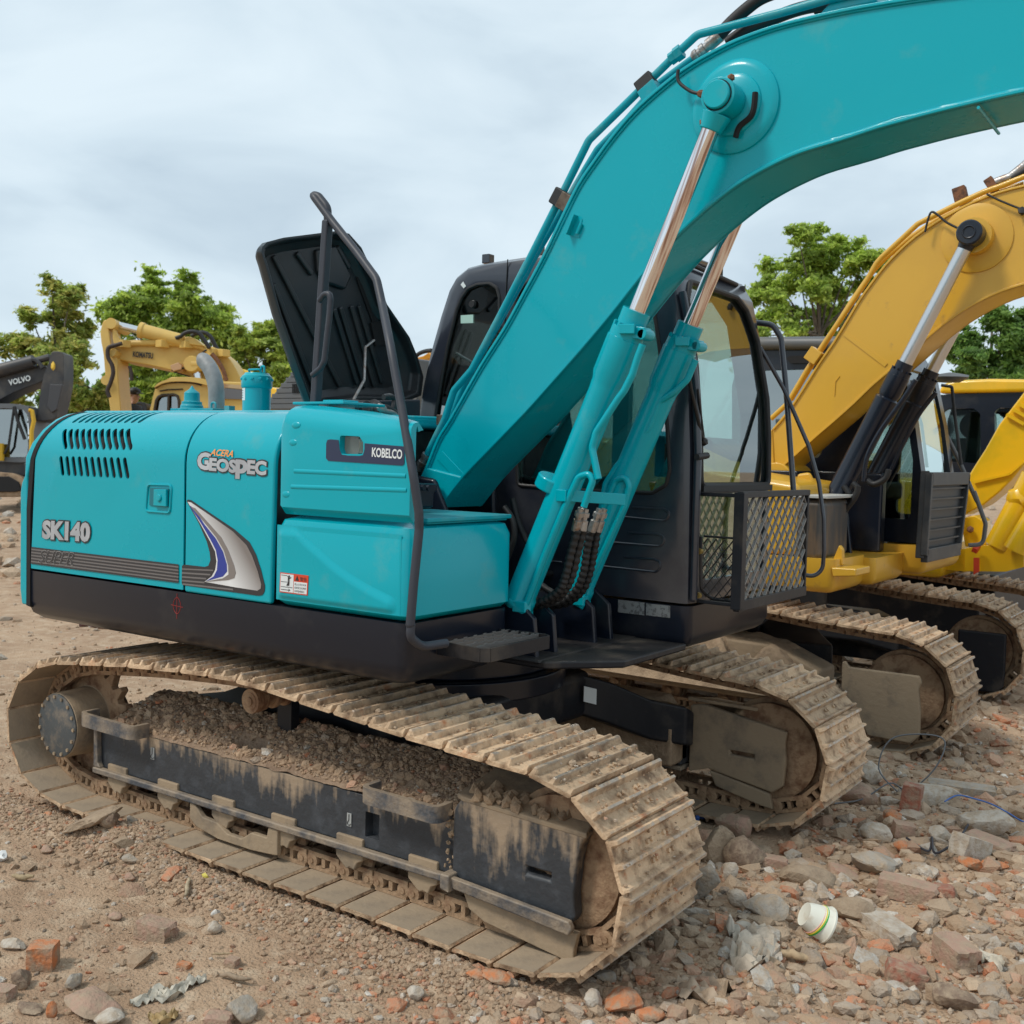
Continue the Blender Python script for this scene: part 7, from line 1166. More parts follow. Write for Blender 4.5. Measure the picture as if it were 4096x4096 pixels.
m = M(); m.prism([(0.357,8.250,2.673),(0.394,8.250,2.775),(0.539,8.250,2.816),(0.890,8.250,2.826),(1.231,8.250,2.814),(1.791,8.250,2.801),(1.798,8.250,2.657),(1.238,8.250,2.677)], (0, 1.4, 0)); obj('cab_roof', m, BRIGHT, m3c, bev=.04)
m = M(); m.prism([(0.400,8.330,2.497),(0.801,8.330,2.496),(0.827,8.330,1.913),(0.429,8.330,1.911)], (0, .005, 0)); m.prism([(0.943,8.330,2.504),(1.545,8.330,2.510),(1.573,8.330,1.915),(0.970,8.330,1.900)], (0, .005, 0)); obj('side_window', m, GLASSC, m3c, smooth=0)
m = M(); m.lathe((0.612,8.900,2.339), V3((0.612,8.900,2.339)) + V3((0, .03, 0)), [(0, .16), (1, .16)], 24); m.box((0.592,8.900,2.019), (.25, .3, .35)); obj('steering_parts', m, GREYM, m3c)
m = M(); m.tube([(1.234,6.300,1.130),(1.275,6.300,1.111)], .05, 8); m.prism([(1.232,6.300,1.029),(1.279,6.300,1.032),(1.285,6.300,0.904),(1.239,6.300,0.871)], (0, .03, 0)); obj('red_tag', m, REDP, BY)
# ================================================================ orange machine glimpsed behind the cab
OR = thing('excavator', (-6.863,8.076,0.000), 'excavator', 'orange machine boom glimpsed between the raised hood and the teal excavator cab'); OR.location = (-3.2, 7.5, 0)
m = M(); m.prism([(-7.052,7.500,3.146),(-6.445,7.500,3.227),(-6.334,7.500,3.278),(-6.191,7.500,3.187),(-6.127,7.500,0.981),(-6.991,7.500,0.935)], (0, .5, 0)); ob = obj('boom', m, ORANGEM, OR, bev=.02); m = M(); m.prism([V3(p) for p in [(-6.714,7.450,3.089),(-6.290,7.450,3.186),(-6.275,7.450,3.153),(-6.712,7.450,3.045)]], (0, .03, 0)); m.bar((-6.485,7.450,3.127), (-6.312,7.450,2.971), .03, .03, (0, 1, 0)); obj('boom_rib', m, ORANGEM, ob)
m = M(); m.tube(smooth_path([(-6.502,7.400,3.199),(-6.419,7.400,3.250),(-6.307,7.400,3.279),(-6.196,7.400,3.286)]), .03, 8); obj('hydraulic_hose', m, RUBBER, OR); m = M(); m.box((-3.6, 7.75, 1.0), (3.2, 2.2, 1.4)); obj('body', m, ORANGEM, OR, bev=.08); m = M(); m.box((-3.6, 7.3, .3), (3.6, .6, .7)); m.box((-3.6, 8.9, .3), (3.6, .6, .7)); obj('crawler_track', m, MUD, OR, bev=.1)
m = M(); m.prism([(-8.547,6.500,2.580),(-8.443,6.500,2.757),(-8.335,6.500,2.733),(-8.260,6.500,2.717),(-8.275,6.500,1.957),(-8.298,6.500,1.064),(-8.515,6.500,1.054)], (0, .4, 0)); o = obj('orange_panel', m, BRIGHT, OR, bev=.02)
# ================================================================ pale yellow excavator at the left
KM = thing('excavator', tuple(np.round(Cc + Wc * 18 + Rc * -5.2, 2)[:2]) + (.1,), 'excavator', 'pale yellow excavator with folded arm and KOMATSU lettering behind the teal hood')
DV = V3(W_)
def dpr(name, pts, thick, mt, par, bev=.02, cut=None, out=0): m = M(); m.prism([V3(p) - DV * out for p in pts], DV * thick); return obj(name, m, mt, par, bev=bev, cut=cut)
kb = dpr('boom', smooth_path([(-10.633,7.952,2.817),(-10.668,7.936,2.953),(-10.723,7.904,3.072),(-10.779,7.873,3.190),(-10.856,7.827,3.325),(-10.945,7.771,3.425),(-11.048,7.703,3.508),(-11.177,7.616,3.552),(-11.332,7.507,3.568),(-11.473,7.408,3.560),(-11.725,7.230,3.545),(-12.076,6.982,3.530),(-12.357,6.784,3.509),(-12.440,6.724,3.480),(-12.471,6.697,3.411),(-12.446,6.710,3.334),(-12.373,6.758,3.285),(-12.231,6.856,3.250),(-11.990,7.023,3.211),(-11.648,7.258,3.128),(-11.490,7.365,3.064),(-11.330,7.471,2.966),(-11.184,7.568,2.868),(-11.050,7.653,2.717),(-10.838,7.801,2.707)], 2), .62, PALE, KM)
m = M(); m.tube([V3(p) - DV * .05 for p in smooth_path([(-12.358,6.785,3.543),(-12.148,6.934,3.559),(-11.811,7.171,3.569),(-11.501,7.389,3.566),(-11.360,7.487,3.550),(-11.217,7.585,3.503),(-11.128,7.642,3.420),(-11.051,7.688,3.284),(-10.959,7.743,3.150),(-10.910,7.769,3.014)], 4)], .05, 8); obj('boom_pipe', m, PALE, KM)
for k, pts in enumerate(([(-11.493,8.007,3.570),(-11.372,8.085,3.468),(-11.278,8.142,3.312),(-11.195,8.188,3.120),(-11.145,8.214,2.980)], [(-10.953,7.519,3.403),(-10.878,7.565,3.303),(-10.794,7.615,3.153),(-10.736,7.644,2.968)])): m = M(); m.tube(smooth_path(pts, 4), .035, 8); obj('boom_pipe', m, PALE if k == 0 else RUST, KM)
for q in [(-12.229,6.753,3.535),(-11.712,7.117,3.552),(-11.390,7.343,3.550),(-11.021,7.596,3.437),(-10.880,7.694,3.425)]: m = M(); m.box(q, (.16, .16, .12)); obj('pipe_clamp', m, PALE, KM, bev=.01)
ka = dpr('arm', smooth_path([(-12.544,6.540,3.679),(-12.542,6.548,3.773),(-12.520,6.570,3.885),(-12.493,6.591,3.915),(-12.470,6.608,3.916),(-12.450,6.620,3.887),(-12.430,6.626,3.777),(-12.414,6.630,3.641),(-12.388,6.639,3.505),(-12.347,6.660,3.369),(-12.291,6.693,3.268),(-12.281,6.691,3.132),(-12.261,6.692,2.927),(-12.201,6.704,2.442),(-12.192,6.702,2.314),(-12.335,6.602,2.310),(-12.348,6.601,2.437),(-12.378,6.591,2.616),(-12.416,6.576,2.820),(-12.448,6.567,3.024),(-12.482,6.562,3.331),(-12.523,6.546,3.534)], 2), .55, PALE, KM, out=.05)
dpr('arm_web', [(-12.358,6.616,3.772),(-12.331,6.635,3.782),(-12.291,6.658,3.689),(-12.229,6.694,3.572),(-12.240,6.682,3.503),(-12.309,6.632,3.484),(-12.343,6.616,3.602)], .1, PALE, ka); m = M(); m.lathe(V3((-12.337,6.575,3.860)), V3((-12.337,6.575,3.860)) + DV * .7, [(0, .09), (1, .09)], 20); m.lathe(V3((-12.258,6.539,3.381)), V3((-12.258,6.539,3.381)) + DV * .7, [(0, .07), (1, .07)], 20); m.lathe(V3((-12.358,6.502,2.924)), V3((-12.358,6.502,2.924)) + DV * .5, [(0, .08), (1, .08)], 16); obj('arm_pins', m, PALE, ka, kind='stuff')
m = M(); m.tube(smooth_path([(-12.083,6.610,3.524),(-12.178,6.541,3.487),(-12.246,6.492,3.460),(-12.267,6.473,3.400),(-12.253,6.475,3.282),(-12.196,6.508,3.166),(-12.175,6.514,3.031),(-12.202,6.486,2.878),(-12.232,6.459,2.776),(-12.233,6.455,2.725),(-12.204,6.470,2.641)]), .035, 8); m.tube(smooth_path([(-11.960,6.673,3.156),(-11.931,6.687,3.039),(-11.921,6.686,2.921)]), .03, 8); obj('arm_hose', m, mat('dark_brown_hose', (.03, .018, .014), .6), KM, smooth=60)
m = M(); m.tube([(-12.495,6.710,3.871), (-12.103,6.979,3.770)], .062, 16); obj('piston_rod', m, CHROME2, KM, smooth=60)
m = M(); m.lathe((-12.081,6.933,3.781), (-11.462,7.357,3.609), [(0, .10), (.02, .135), (.10, .135), (.12, .115), (.97, .11), (1, .08)], 24); m.prism([(-11.438,7.317,3.672),(-11.383,7.356,3.674),(-11.278,7.422,3.540),(-11.447,7.304,3.569)], DV * .3); obj('arm_cylinder', m, PALE, KM)
dpr('bracket', [(-11.383,7.294,3.667),(-11.328,7.334,3.686),(-11.243,7.392,3.655),(-11.097,7.487,3.523),(-11.364,7.301,3.557)], .45, PALE, KM)
for pts in ([(-11.452,7.183,3.642),(-11.384,7.233,3.678),(-11.331,7.274,3.731),(-11.249,7.333,3.759),(-11.151,7.401,3.736),(-11.076,7.447,3.637),(-10.992,7.497,3.495)], [(-11.574,7.592,3.723),(-11.491,7.653,3.778),(-11.407,7.714,3.789),(-11.318,7.772,3.731),(-11.239,7.818,3.577),(-11.192,7.846,3.492)]): m = M(); m.tube(smooth_path(pts), .035, 8); obj('hydraulic_hose', m, RUBBER, KM, smooth=60)
m = M(); a = V3((-11.201,7.333,3.216)); m.lathe(a - DV * .1, a + DV * .4, [(0, .12), (.1, .14), (1, .14)], 20); m.tube([(-11.201,7.333,3.216), (-11.013,7.465,3.222)], .11, 12); m.tube([(-11.199,7.395,3.213), (-11.173,7.407,3.094)], .08, 12); obj('cylinder_pin', m, PALE, KM); m = M(); m.tube([(-11.181,7.403,3.128), (-11.150,7.412,2.925)], .062, 12); obj('piston_rod', m, CHROME2, KM)
m = M(); m.lathe((-11.309,8.353,3.135), (-11.057,8.526,3.054), [(0, .12), (1, .12)], 16); obj('boom_cylinder', m, mat('yellow_cylinder', (.68, .42, .03), .4), KM)
dpr('work_light', [(-11.422,7.053,3.187),(-11.314,7.133,3.241),(-11.265,7.163,3.179),(-11.274,7.154,3.128),(-11.376,7.080,3.094),(-11.405,7.061,3.123)], .3, mat('faded_light_housing', (.50, .30, .16), .6), KM, bev=.01); m = M(); m.tube(smooth_path([(-11.439,7.098,3.110),(-11.356,7.156,3.113),(-11.262,7.226,3.167),(-11.181,7.286,3.229),(-11.089,7.357,3.325),(-11.025,7.409,3.429),(-10.985,7.439,3.456)]), .014, 6); m.tube([(-11.452,7.149,3.089), (-11.211,7.313,3.012)], .012, 6); obj('cable', m, RUBBER, KM)
q = [(-12.156,6.890,3.336),(-11.897,7.071,3.317),(-12.157,6.894,3.415)]; text('maker_lettering', 'KOMATSU', q[0], q[1], q[2], mat('black_print', (.012, .012, .012), .5), KM, out=.02, off=.045, grow=.02)
kc = [(-11.150,6.461,2.403),(-11.115,6.500,2.633),(-11.093,6.524,2.773),(-11.071,6.543,2.822),(-11.021,6.582,2.873),(-10.916,6.658,2.925),(-10.770,6.762,2.951),(-10.610,6.875,2.956),(-10.489,6.959,2.939),(-10.427,7.001,2.900),(-10.403,7.013,2.819),(-10.378,7.016,2.591),(-10.369,7.012,2.428)]; c = M(); c.prism([V3(p) - DV * .5 for p in fillet([(-11.084,6.508,2.405),(-11.072,6.527,2.569),(-11.049,6.547,2.635),(-10.997,6.586,2.666),(-10.850,6.689,2.681),(-10.802,6.722,2.659),(-10.782,6.732,2.595),(-10.767,6.731,2.415)], .05, 3, close=True)], DV * .8)
kcab = dpr('cab', smooth_path(kc, 2)[:-1], 1.0, PALE, KM, cut=c, bev=0); dpr('window_pane', [(-11.109,6.527,2.406),(-11.088,6.557,2.652),(-10.939,6.663,2.665),(-10.932,6.651,2.412)], .01, GLASSD, kcab, 0); dpr('window_pane', [(-10.926,6.656,2.412),(-10.933,6.667,2.666),(-10.821,6.746,2.669),(-10.792,6.750,2.416)], .01, GLASSD, kcab, 0)
m = M(); m.tube(fillet([(-11.071,6.493,2.404),(-11.053,6.516,2.585),(-11.029,6.537,2.642),(-10.980,6.573,2.669),(-10.834,6.677,2.683),(-10.782,6.712,2.659),(-10.762,6.721,2.594),(-10.748,6.720,2.415)], .03), .022, 8); m.tube([(-10.897,6.631,2.668), (-10.891,6.620,2.410)], .02, 6); m.tube(smooth_path([(-11.073,6.502,2.779),(-10.994,6.562,2.839),(-10.889,6.638,2.875),(-10.716,6.760,2.885),(-10.568,6.863,2.874),(-10.473,6.928,2.847)]), .02, 6); m.tube([(-11.008,6.545,2.732),(-10.909,6.616,2.755),(-10.710,6.757,2.771)], .012, 6); obj('window_seal', m, mat('dark_brown_seal', (.04, .028, .018), .7), kcab, smooth=60)
dpr('cab_roof', smooth_path([(-11.022,6.452,2.783),(-10.988,6.480,2.841),(-10.885,6.556,2.905),(-10.728,6.670,2.950),(-10.515,6.819,2.957),(-10.395,6.903,2.938),(-10.333,6.944,2.903),(-10.317,6.952,2.838),(-10.390,6.901,2.852),(-10.512,6.817,2.881),(-10.658,6.715,2.891),(-10.831,6.593,2.879),(-10.935,6.517,2.843)], 2), 1.2, PALE, kcab, 0); dpr('roof_vent', [(-11.208,6.822,2.943),(-11.141,6.870,2.978),(-10.884,7.052,2.991),(-10.841,7.080,2.963)], .5, PALE, kcab)
dpr('cab_side', [(-10.649,7.213,2.927),(-10.540,7.290,2.931),(-10.186,7.538,2.926),(-10.149,7.535,2.453),(-10.624,7.200,2.438)], 1.0, PALE, kcab); dpr('rear_window', [(-10.428,7.313,2.823),(-10.149,7.508,2.799),(-10.141,7.504,2.650),(-10.419,7.308,2.649)], .03, mat('grey_window', (.13, .13, .14), .3), kcab, 0); dpr('worn_paint', [(-10.426,7.331,2.890),(-10.160,7.517,2.874),(-10.157,7.515,2.808),(-10.423,7.329,2.832)], .02, mat('worn_cream_paint', (.50, .36, .20), .7, c2=(.30, .14, .07), sc1=6), kcab, 0)
dpr('wheel_housing', smooth_path([(-11.282,6.316,2.543),(-11.242,6.345,2.554),(-11.189,6.382,2.546),(-11.153,6.404,2.498),(-11.141,6.406,2.400),(-11.181,6.378,2.399),(-11.199,6.371,2.480),(-11.240,6.343,2.511),(-11.280,6.315,2.510)], 2), .4, RUBBER, KM, .01)
m = M(); b0 = V3(KM.location); rt = V3((R_.x, R_.y, 0)).normalized(); fd_ = V3((-rt.y, rt.x, 0))
def obx(m, cx, cy, cz, sx, sy, sz): m.box(b0 + rt * cx + fd_ * cy + V3((0, 0, cz)), (sx, sy, sz), Matrix((rt, fd_, V3((0, 0, 1)))).transposed())
obx(m, 1.4, .4, 1.5, 4.6, 2.6, 1.0); obj('body', m, PALE, KM, bev=.08); m = M(); obx(m, .8, -.9, .42, 4.2, .6, .85); obx(m, .8, 1.5, .42, 4.2, .6, .85); obj('crawler_track', m, MUD, KM, bev=.15); m = M(); obx(m, -2.2, .3, .9, .6, .9, 1.4); obj('bucket', m, GREYM, KM, bev=.1)
# ================================================================ black and yellow excavator at the far left
VM = thing('excavator', tuple(V3((-21.174,9.959,0.723))), 'excavator', 'dark grey excavator with VOLVO lettering on its boom at the far left edge')
VG = mat('charcoal_machine_paint', (.035, .036, .04), .5, c2=(.08, .07, .06), sc1=2)
vb = dpr('boom', smooth_path([(-22.836,8.931,2.966),(-22.159,9.425,3.258),(-21.480,9.917,3.489),(-21.208,10.113,3.575),(-20.937,10.310,3.675),(-20.691,10.486,3.727),(-20.576,10.562,3.646),(-20.592,10.536,3.409),(-20.670,10.475,3.322),(-20.805,10.376,3.251),(-21.182,10.099,3.053),(-21.449,9.900,2.869),(-22.117,9.402,2.415),(-22.786,8.905,1.988)], 2), .6, VG, VM)
m = M(); m.lathe((-21.550,9.746,3.504), (-20.739,10.334,3.799), [(0, .16), (1, .15)], 14); m.tube([(-20.766,10.314,3.782), (-20.442,10.550,3.903)], .08, 10); m.tube(smooth_path([(-21.131,9.926,3.625),(-20.889,10.102,3.717),(-20.661,10.269,3.825),(-20.533,10.353,3.728),(-20.473,10.389,3.630)]), .05, 6); obj('arm_cylinder', m, VG, VM)
va = dpr('arm', smooth_path([(-20.370,10.469,3.767),(-20.347,10.498,3.952),(-20.296,10.538,4.031),(-20.131,10.654,4.023),(-20.088,10.678,3.927),(-20.070,10.669,3.576),(-20.060,10.657,3.275),(-20.134,10.565,2.636),(-20.192,10.511,2.433),(-20.533,10.269,2.388),(-20.522,10.287,2.556),(-20.504,10.321,2.892),(-20.480,10.359,3.228),(-20.440,10.405,3.530)], 2), .6, VG, VM); dpr('arm_side', [(-20.271,10.446,3.264),(-20.024,10.619,3.255),(-20.104,10.527,2.667),(-20.209,10.447,2.580),(-20.298,10.394,2.728)], .1, mat('mid_charcoal', (.05, .05, .055), .5), va)
m = M(); a = V3((-20.181,10.475,3.679)); m.blob(a, .05, 1, .2, (1, 1, 2.2)); obj('orange_marker', m, YLAB, va)
q = [(-21.182,9.985,3.196),(-20.765,10.287,3.334),(-21.206,9.977,3.330)]; q = [V3(x) - DV * .02 for x in q]; text('maker_lettering', 'VOLVO', q[0], q[1], q[2], WHITE, VM, out=.02, off=.03)
c = M(); c.prism([V3(p) - DV * .4 for p in fillet([(-21.361,9.332,2.578),(-20.877,9.677,2.660),(-20.524,9.924,2.638),(-20.422,9.987,2.509),(-20.372,9.994,2.047),(-20.389,9.953,1.583),(-20.439,9.913,1.515),(-20.846,9.627,1.518),(-20.904,9.591,1.599),(-21.310,9.305,1.586)], .08, 3, close=True)], DV * 3)
vc = dpr('cab', smooth_path([(-21.503,9.240,2.706),(-20.964,9.622,2.763),(-20.638,9.851,2.760),(-20.460,9.974,2.723),(-20.402,10.010,2.642),(-20.348,10.015,2.114),(-20.348,9.981,1.584),(-20.382,9.949,1.450),(-20.488,9.872,1.407),(-21.437,9.205,1.417)], 2), 1.6, mat('grey_cab_paint', (.12, .13, .14), .5), VM, cut=c, bev=0)
dpr('door_window', [(-21.411,9.360,2.613),(-20.490,10.009,2.642),(-20.406,9.999,1.533),(-21.355,9.330,1.503)], .01, GLASSD, vc, 0); m = M(); m.tube([(-20.594,9.755,2.696),(-20.510,9.794,2.369),(-20.354,9.878,1.945)], .04, 6); m.tube([(-20.594,9.755,2.696),(-20.655,9.655,1.770),(-20.728,9.593,1.603)], .03, 6); obj('wiper', m, RUBBER, vc)
dpr('seat', [(-21.515,10.047,2.037),(-21.351,10.166,2.110),(-21.205,10.260,1.978),(-21.049,10.349,1.643),(-21.410,10.094,1.632)], .5, GREYM, vc)
m = M(); m.tube([(-20.307,9.953,2.623),(-20.252,9.990,2.608),(-20.206,10.009,2.378),(-20.237,9.972,2.146),(-20.209,9.951,1.488)], .05, 8); m.tube([(-20.815,9.546,1.831),(-20.789,9.540,1.436)], .08, 8); obj('yellow_rail', m, mat('yellow_rail_paint', (.62, .38, .02), .45), VM)
dpr('deck', [(-21.807,9.067,1.406),(-20.448,10.024,1.433),(-20.421,10.027,1.185),(-20.564,9.918,1.047),(-21.793,9.060,1.141)], 2.0, VG, VM); dpr('blade_arm', [(-20.258,9.788,1.386),(-20.127,9.884,1.456),(-20.100,9.870,0.931),(-20.162,9.820,0.830)], .3, VG, VM)
dpr('crawler_track', smooth_path([(-21.862,8.764,1.088),(-20.787,9.525,1.172),(-20.460,9.751,1.117),(-20.305,9.852,0.990),(-20.254,9.875,0.793),(-20.300,9.833,0.627),(-21.836,8.750,0.578)], 2), .7, MUD, VM); dpr('track_frame', [(-21.808,8.736,1.007),(-20.572,9.609,1.080),(-20.377,9.738,0.955),(-20.314,9.770,0.759),(-20.446,9.675,0.722),(-21.791,8.727,0.679)], .05, DARK, VM)
dpr('yellow_panel', [(-21.237,10.513,2.464),(-21.152,10.573,2.467),(-21.126,10.559,1.954),(-21.210,10.500,1.951)], .2, MATS['yellow_rail_paint'], VM)
# ================================================================ two people behind the pale machine
def person(p, h, face, label, coat, hat, lean=0.):
    """standing figure: one skinned body with clothing, head with a face and a cap"""
    p = V3(p); s = h / 1.72; me = bpy.data.meshes.new('person'); J = {'pel': (0, 0, .92, .13), 'bel': (0, 0, 1.05, .13), 'che': (0, .01, 1.28, .16), 'nek': (0, .01, 1.46, .06), 'hed': (0, .0, 1.56, .075), 'top': (0, 0, 1.66, .085), 'sl': (.18, 0, 1.40, .075), 'el': (.23, .03, 1.14, .052), 'wl': (.20, -.10, .92, .042), 'hl': (.19, -.13, .84, .04), 'sr': (-.18, 0, 1.40, .075), 'er': (-.23, .03, 1.14, .052), 'wr': (-.20, -.10, .92, .042), 'hr': (-.19, -.13, .84, .04), 'tl': (.09, 0, .85, .09), 'kl': (.10, -.01, .48, .062), 'al': (.10, .02, .09, .045), 'fl': (.10, -.12, .04, .04), 'tr': (-.09, 0, .85, .09), 'kr': (-.10, -.01, .48, .062), 'ar': (-.10, .02, .09, .045), 'fr': (-.10, -.12, .04, .04)}
    E = 'pel-bel bel-che che-nek nek-hed hed-top che-sl sl-el el-wl wl-hl che-sr sr-er er-wr wr-hr pel-tl tl-kl kl-al al-fl pel-tr tr-kr kr-ar ar-fr'.split(); K_ = list(J); R = Matrix.Rotation(face, 3, 'Z')
    me.from_pydata([R @ V3(J[k][:3]) * s for k in K_], [(K_.index(e.split('-')[0]), K_.index(e.split('-')[1])) for e in E], []); o = bpy.data.objects.new('person', me); COL.objects.link(o)
    md = o.modifiers.new('s', 'SKIN')
    for i, k in enumerate(K_): me.skin_vertices[0].data[i].radius = (J[k][3] * s, J[k][3] * s)
    me.skin_vertices[0].data[0].use_root = True; ms = o.modifiers.new('u', 'SUBSURF'); ms.levels = 1; ms.render_levels = 1
    nm = bpy.data.meshes.new_from_object(o.evaluated_get(bpy.context.evaluated_depsgraph_get())); o.modifiers.clear(); o.data = nm; o.location = p
    skin = mat('skin_' + label[:4], (.42, .24, .16), .6); nm.materials.clear(); nm.materials.append(coat); nm.materials.append(skin)
    for f in nm.polygons:
        f.use_smooth = True; f.material_index = 1 if f.center.z > 1.47 * s or (f.center.z < .90 * s and abs(f.center.x) > .15 * s and f.center.z > .7 * s) else 0
    tag(o, 'person', label)
    hc = R @ V3((0, .01, 1.64)) * s + p; fw = R @ V3((0, -1, 0)); sd = R @ V3((1, 0, 0))
    m = M(); m.blob(hc + V3((0, 0, .035)), .108 * s, 1, .03, (1, 1, .72), 2); obj('cap' if hat else 'hair', m, RUBBER, o, smooth=60)
    if hat: m = M(); m.lathe(hc + fw * .10 * s, hc + fw * .10 * s + V3((0, 0, .012)), [(0, .07), (1, .06)], 14); obj('cap_brim', m, RUBBER, o)
    m = M(); m.blob(hc + fw * .10 * s + V3((0, 0, -.06)), .018 * s, 1, 0, (1, 1, 1.3)); obj('nose', m, skin, o)
    for k in (-1, 1): m = M(); m.blob(hc + fw * .085 * s + sd * .033 * k * s + V3((0, 0, -.035)), .009 * s, 1, 0); obj('eye', m, DARK, o); m = M(); m.blob(hc + sd * .088 * k * s + V3((0, 0, -.04)), .022 * s, 1, 0, (.5, .8, 1.3)); obj('ear', m, skin, o)
    m = M(); m.box(hc + fw * .092 * s + V3((0, 0, -.095)), (.035 * s, .01, .008)); obj('mouth', m, mat('lips_' + label[:4], (.30, .12, .10), .6), o)
    return o
COAT = mat('black_jacket', (.015, .016, .018), .8); hp_ = V3((-12.815,7.393,2.746)); person((hp_.x, hp_.y, hp_.z - 1.62), 1.72, 1.9, 'person in a black jacket and cap standing right of the pale yellow arm', COAT, True)
hp_ = V3((-13.187,7.125,2.644)); person((hp_.x + .1, hp_.y + .1, hp_.z - 1.46), 1.6, 2.6, 'dark-haired person mostly hidden left behind the pale yellow arm', COAT, False)
# ================================================================ trees
def leafmat(name, c1, c2, c3):
    m = bpy.data.materials.new(name); m.use_nodes = True; t = m.node_tree; n = t.nodes.new; b = t.nodes['Principled BSDF']; b.inputs['Roughness'].default_value = .55
    a = n('ShaderNodeAttribute'); a.attribute_name = 'tint'; t.links.new(a.outputs[0], b.inputs['Base Color']); tr = n('ShaderNodeBsdfTranslucent'); t.links.new(a.outputs[0], tr.inputs[0]); x = n('ShaderNodeMixShader'); x.inputs[0].default_value = .58
    t.links.new(b.outputs[0], x.inputs[1]); t.links.new(tr.outputs[0], x.inputs[2]); t.links.new(x.outputs[0], t.nodes['Material Output'].inputs[0]); m['c'] = 1; return m, np.array([c1, c2, c3])
GRN = leafmat('green_leaves', (.34, .46, .08), (.46, .57, .11), (.22, .31, .055)); OLV = leafmat('olive_leaves', (.38, .46, .10), (.48, .46, .13), (.25, .32, .07)); DKG = leafmat('dark_green_leaves', (.15, .27, .06), (.21, .34, .07), (.09, .17, .04)); YGR = leafmat('light_green_leaves', (.38, .48, .08), (.48, .54, .12), (.22, .30, .06))
BARK = mat('tree_bark', (.10, .08, .06), .95, c2=(.17, .14, .11), sc1=8, bump=.5)
def tree(base, blobs, dist, lm, label, n_leaf=9000, leaf=.16, group='trees round the yard', dens=1., airy=.55, trunk_r=.11):
    """blobs: (centre point, radius) of the crown's masses"""
    base = V3(base); th = thing('tree', base, 'tree', label, group); m = M(); C_ = [V3(b[0]) for b in blobs]; Rr = [b[1] for b in blobs]
    topc = max(C_, key=lambda c: c.z); mid = V3((sum(c.x for c in C_) / len(C_), sum(c.y for c in C_) / len(C_), 0))
    T = [base, base.lerp(V3((mid.x, mid.y, topc.z)), .3), base.lerp(V3((topc.x, topc.y, topc.z)), .6), topc]; m.tube(smooth_path(T, 4), [trunk_r * (1 - .85 * i / 12) for i in range(13)], 8)
    clumps = []
    for c, r in zip(C_, Rr):
        j = V3(T[1]).lerp(T[2], random.random()); e = j.lerp(c, .5) + V3((0, 0, -.1 * r)); m.tube(smooth_path([j, e, c], 3), [trunk_r * .4 * (1 - .13 * i) for i in range(7)], 5)
        for _ in range(max(18, int(30 * (r / .8) ** 2))):
            d = V3((random.gauss(0, 1), random.gauss(0, 1), random.gauss(0, 1))).normalized() * (random.random() ** .42) * r * 1.12; q = c + d; clumps.append((q, r * random.uniform(.14, .42)))
            if random.random() < .2: m.tube([c, c.lerp(q, .5) + V3((0, 0, .05 * r)), q], trunk_r * .08, 4)
    obj('trunk', m, BARK, th, smooth=60)
    n_leaf = int(n_leaf * .8); w = np.array([r ** 1.6 for _, r in clumps]); w /= w.sum(); k = rng.choice(len(clumps), n_leaf, p=w); cc = np.array([tuple(c) for c, _ in clumps])[k]; rr = np.array([r for _, r in clumps])[k]
    d = rng.normal(0, 1, (n_leaf, 3)); P = cc + d * (rr * rng.choice([.38, .62, .95], n_leaf, p=[.45, .4, .15]))[:, None] * np.array([1.15, 1.15, .62])
    cen = cc.mean(0); ow = P - cen; ow /= np.linalg.norm(ow, axis=1)[:, None]; nn_ = rng.normal(0, .75, (n_leaf, 3)) + ow * .7 + np.array([0, 0, .75]); nn_ /= np.linalg.norm(nn_, axis=1)[:, None]; a = np.cross(nn_, rng.normal(0, 1, (n_leaf, 3))); a /= np.linalg.norm(a, axis=1)[:, None]; b = np.cross(nn_, a); s = leaf * rng.uniform(.5, 1.2, n_leaf)[:, None]
    vs = np.stack([P - a * s * .9, P + b * s * .36, P + a * s * .9, P - b * s * .36], 1) - np.array(tuple(base)); fs = np.arange(n_leaf * 4).reshape(-1, 4)
    mtt, pal = lm; ct = rng.integers(0, 3, len(clumps))[k]; col = pal[np.where(rng.random(n_leaf) < .65, ct, rng.integers(0, 3, n_leaf))] * rng.uniform(.8, 1.55, (n_leaf, 1)); col = col[:, None].repeat(4, 1).reshape(-1, 3)
    o = fast_mesh('crown', vs.reshape(-1, 3), fs, 4, mtt, col, smooth=False); o.parent = th; o['kind'] = 'stuff'; return th
def BL(pts, radii, D, jd=1.2): return [(V3(p) + V3(W_) * random.uniform(-jd, jd), r * D / 4383.77) for p, r in zip(pts, radii)]
tree((-27.435,15.361,0.900), BL([(-27.822,15.447,6.627),(-28.092,15.237,6.308),(-27.470,15.690,6.560),(-27.264,15.816,6.257),(-28.250,15.087,5.682),(-27.620,15.536,5.780),(-27.292,15.753,5.558),(-27.842,15.340,5.152),(-28.266,15.017,4.751),(-27.379,15.643,4.780),(-26.987,15.904,4.560),(-28.567,14.786,4.431),(-28.963,14.526,4.729),(-27.732,15.360,4.225),(-27.145,15.754,3.934),(-28.227,14.997,3.977),(-26.809,15.967,3.557),(-28.789,14.591,3.804),(-27.561,15.427,3.378),(-26.983,15.825,3.241)], (42, 45, 45, 40, 45, 60, 45, 62, 60, 62, 50, 45, 48, 62, 56, 50, 45, 45, 60, 50), 34), 34, OLV, 'tall airy olive-green tree rising behind the dark grey excavator', 42900, 0.117)
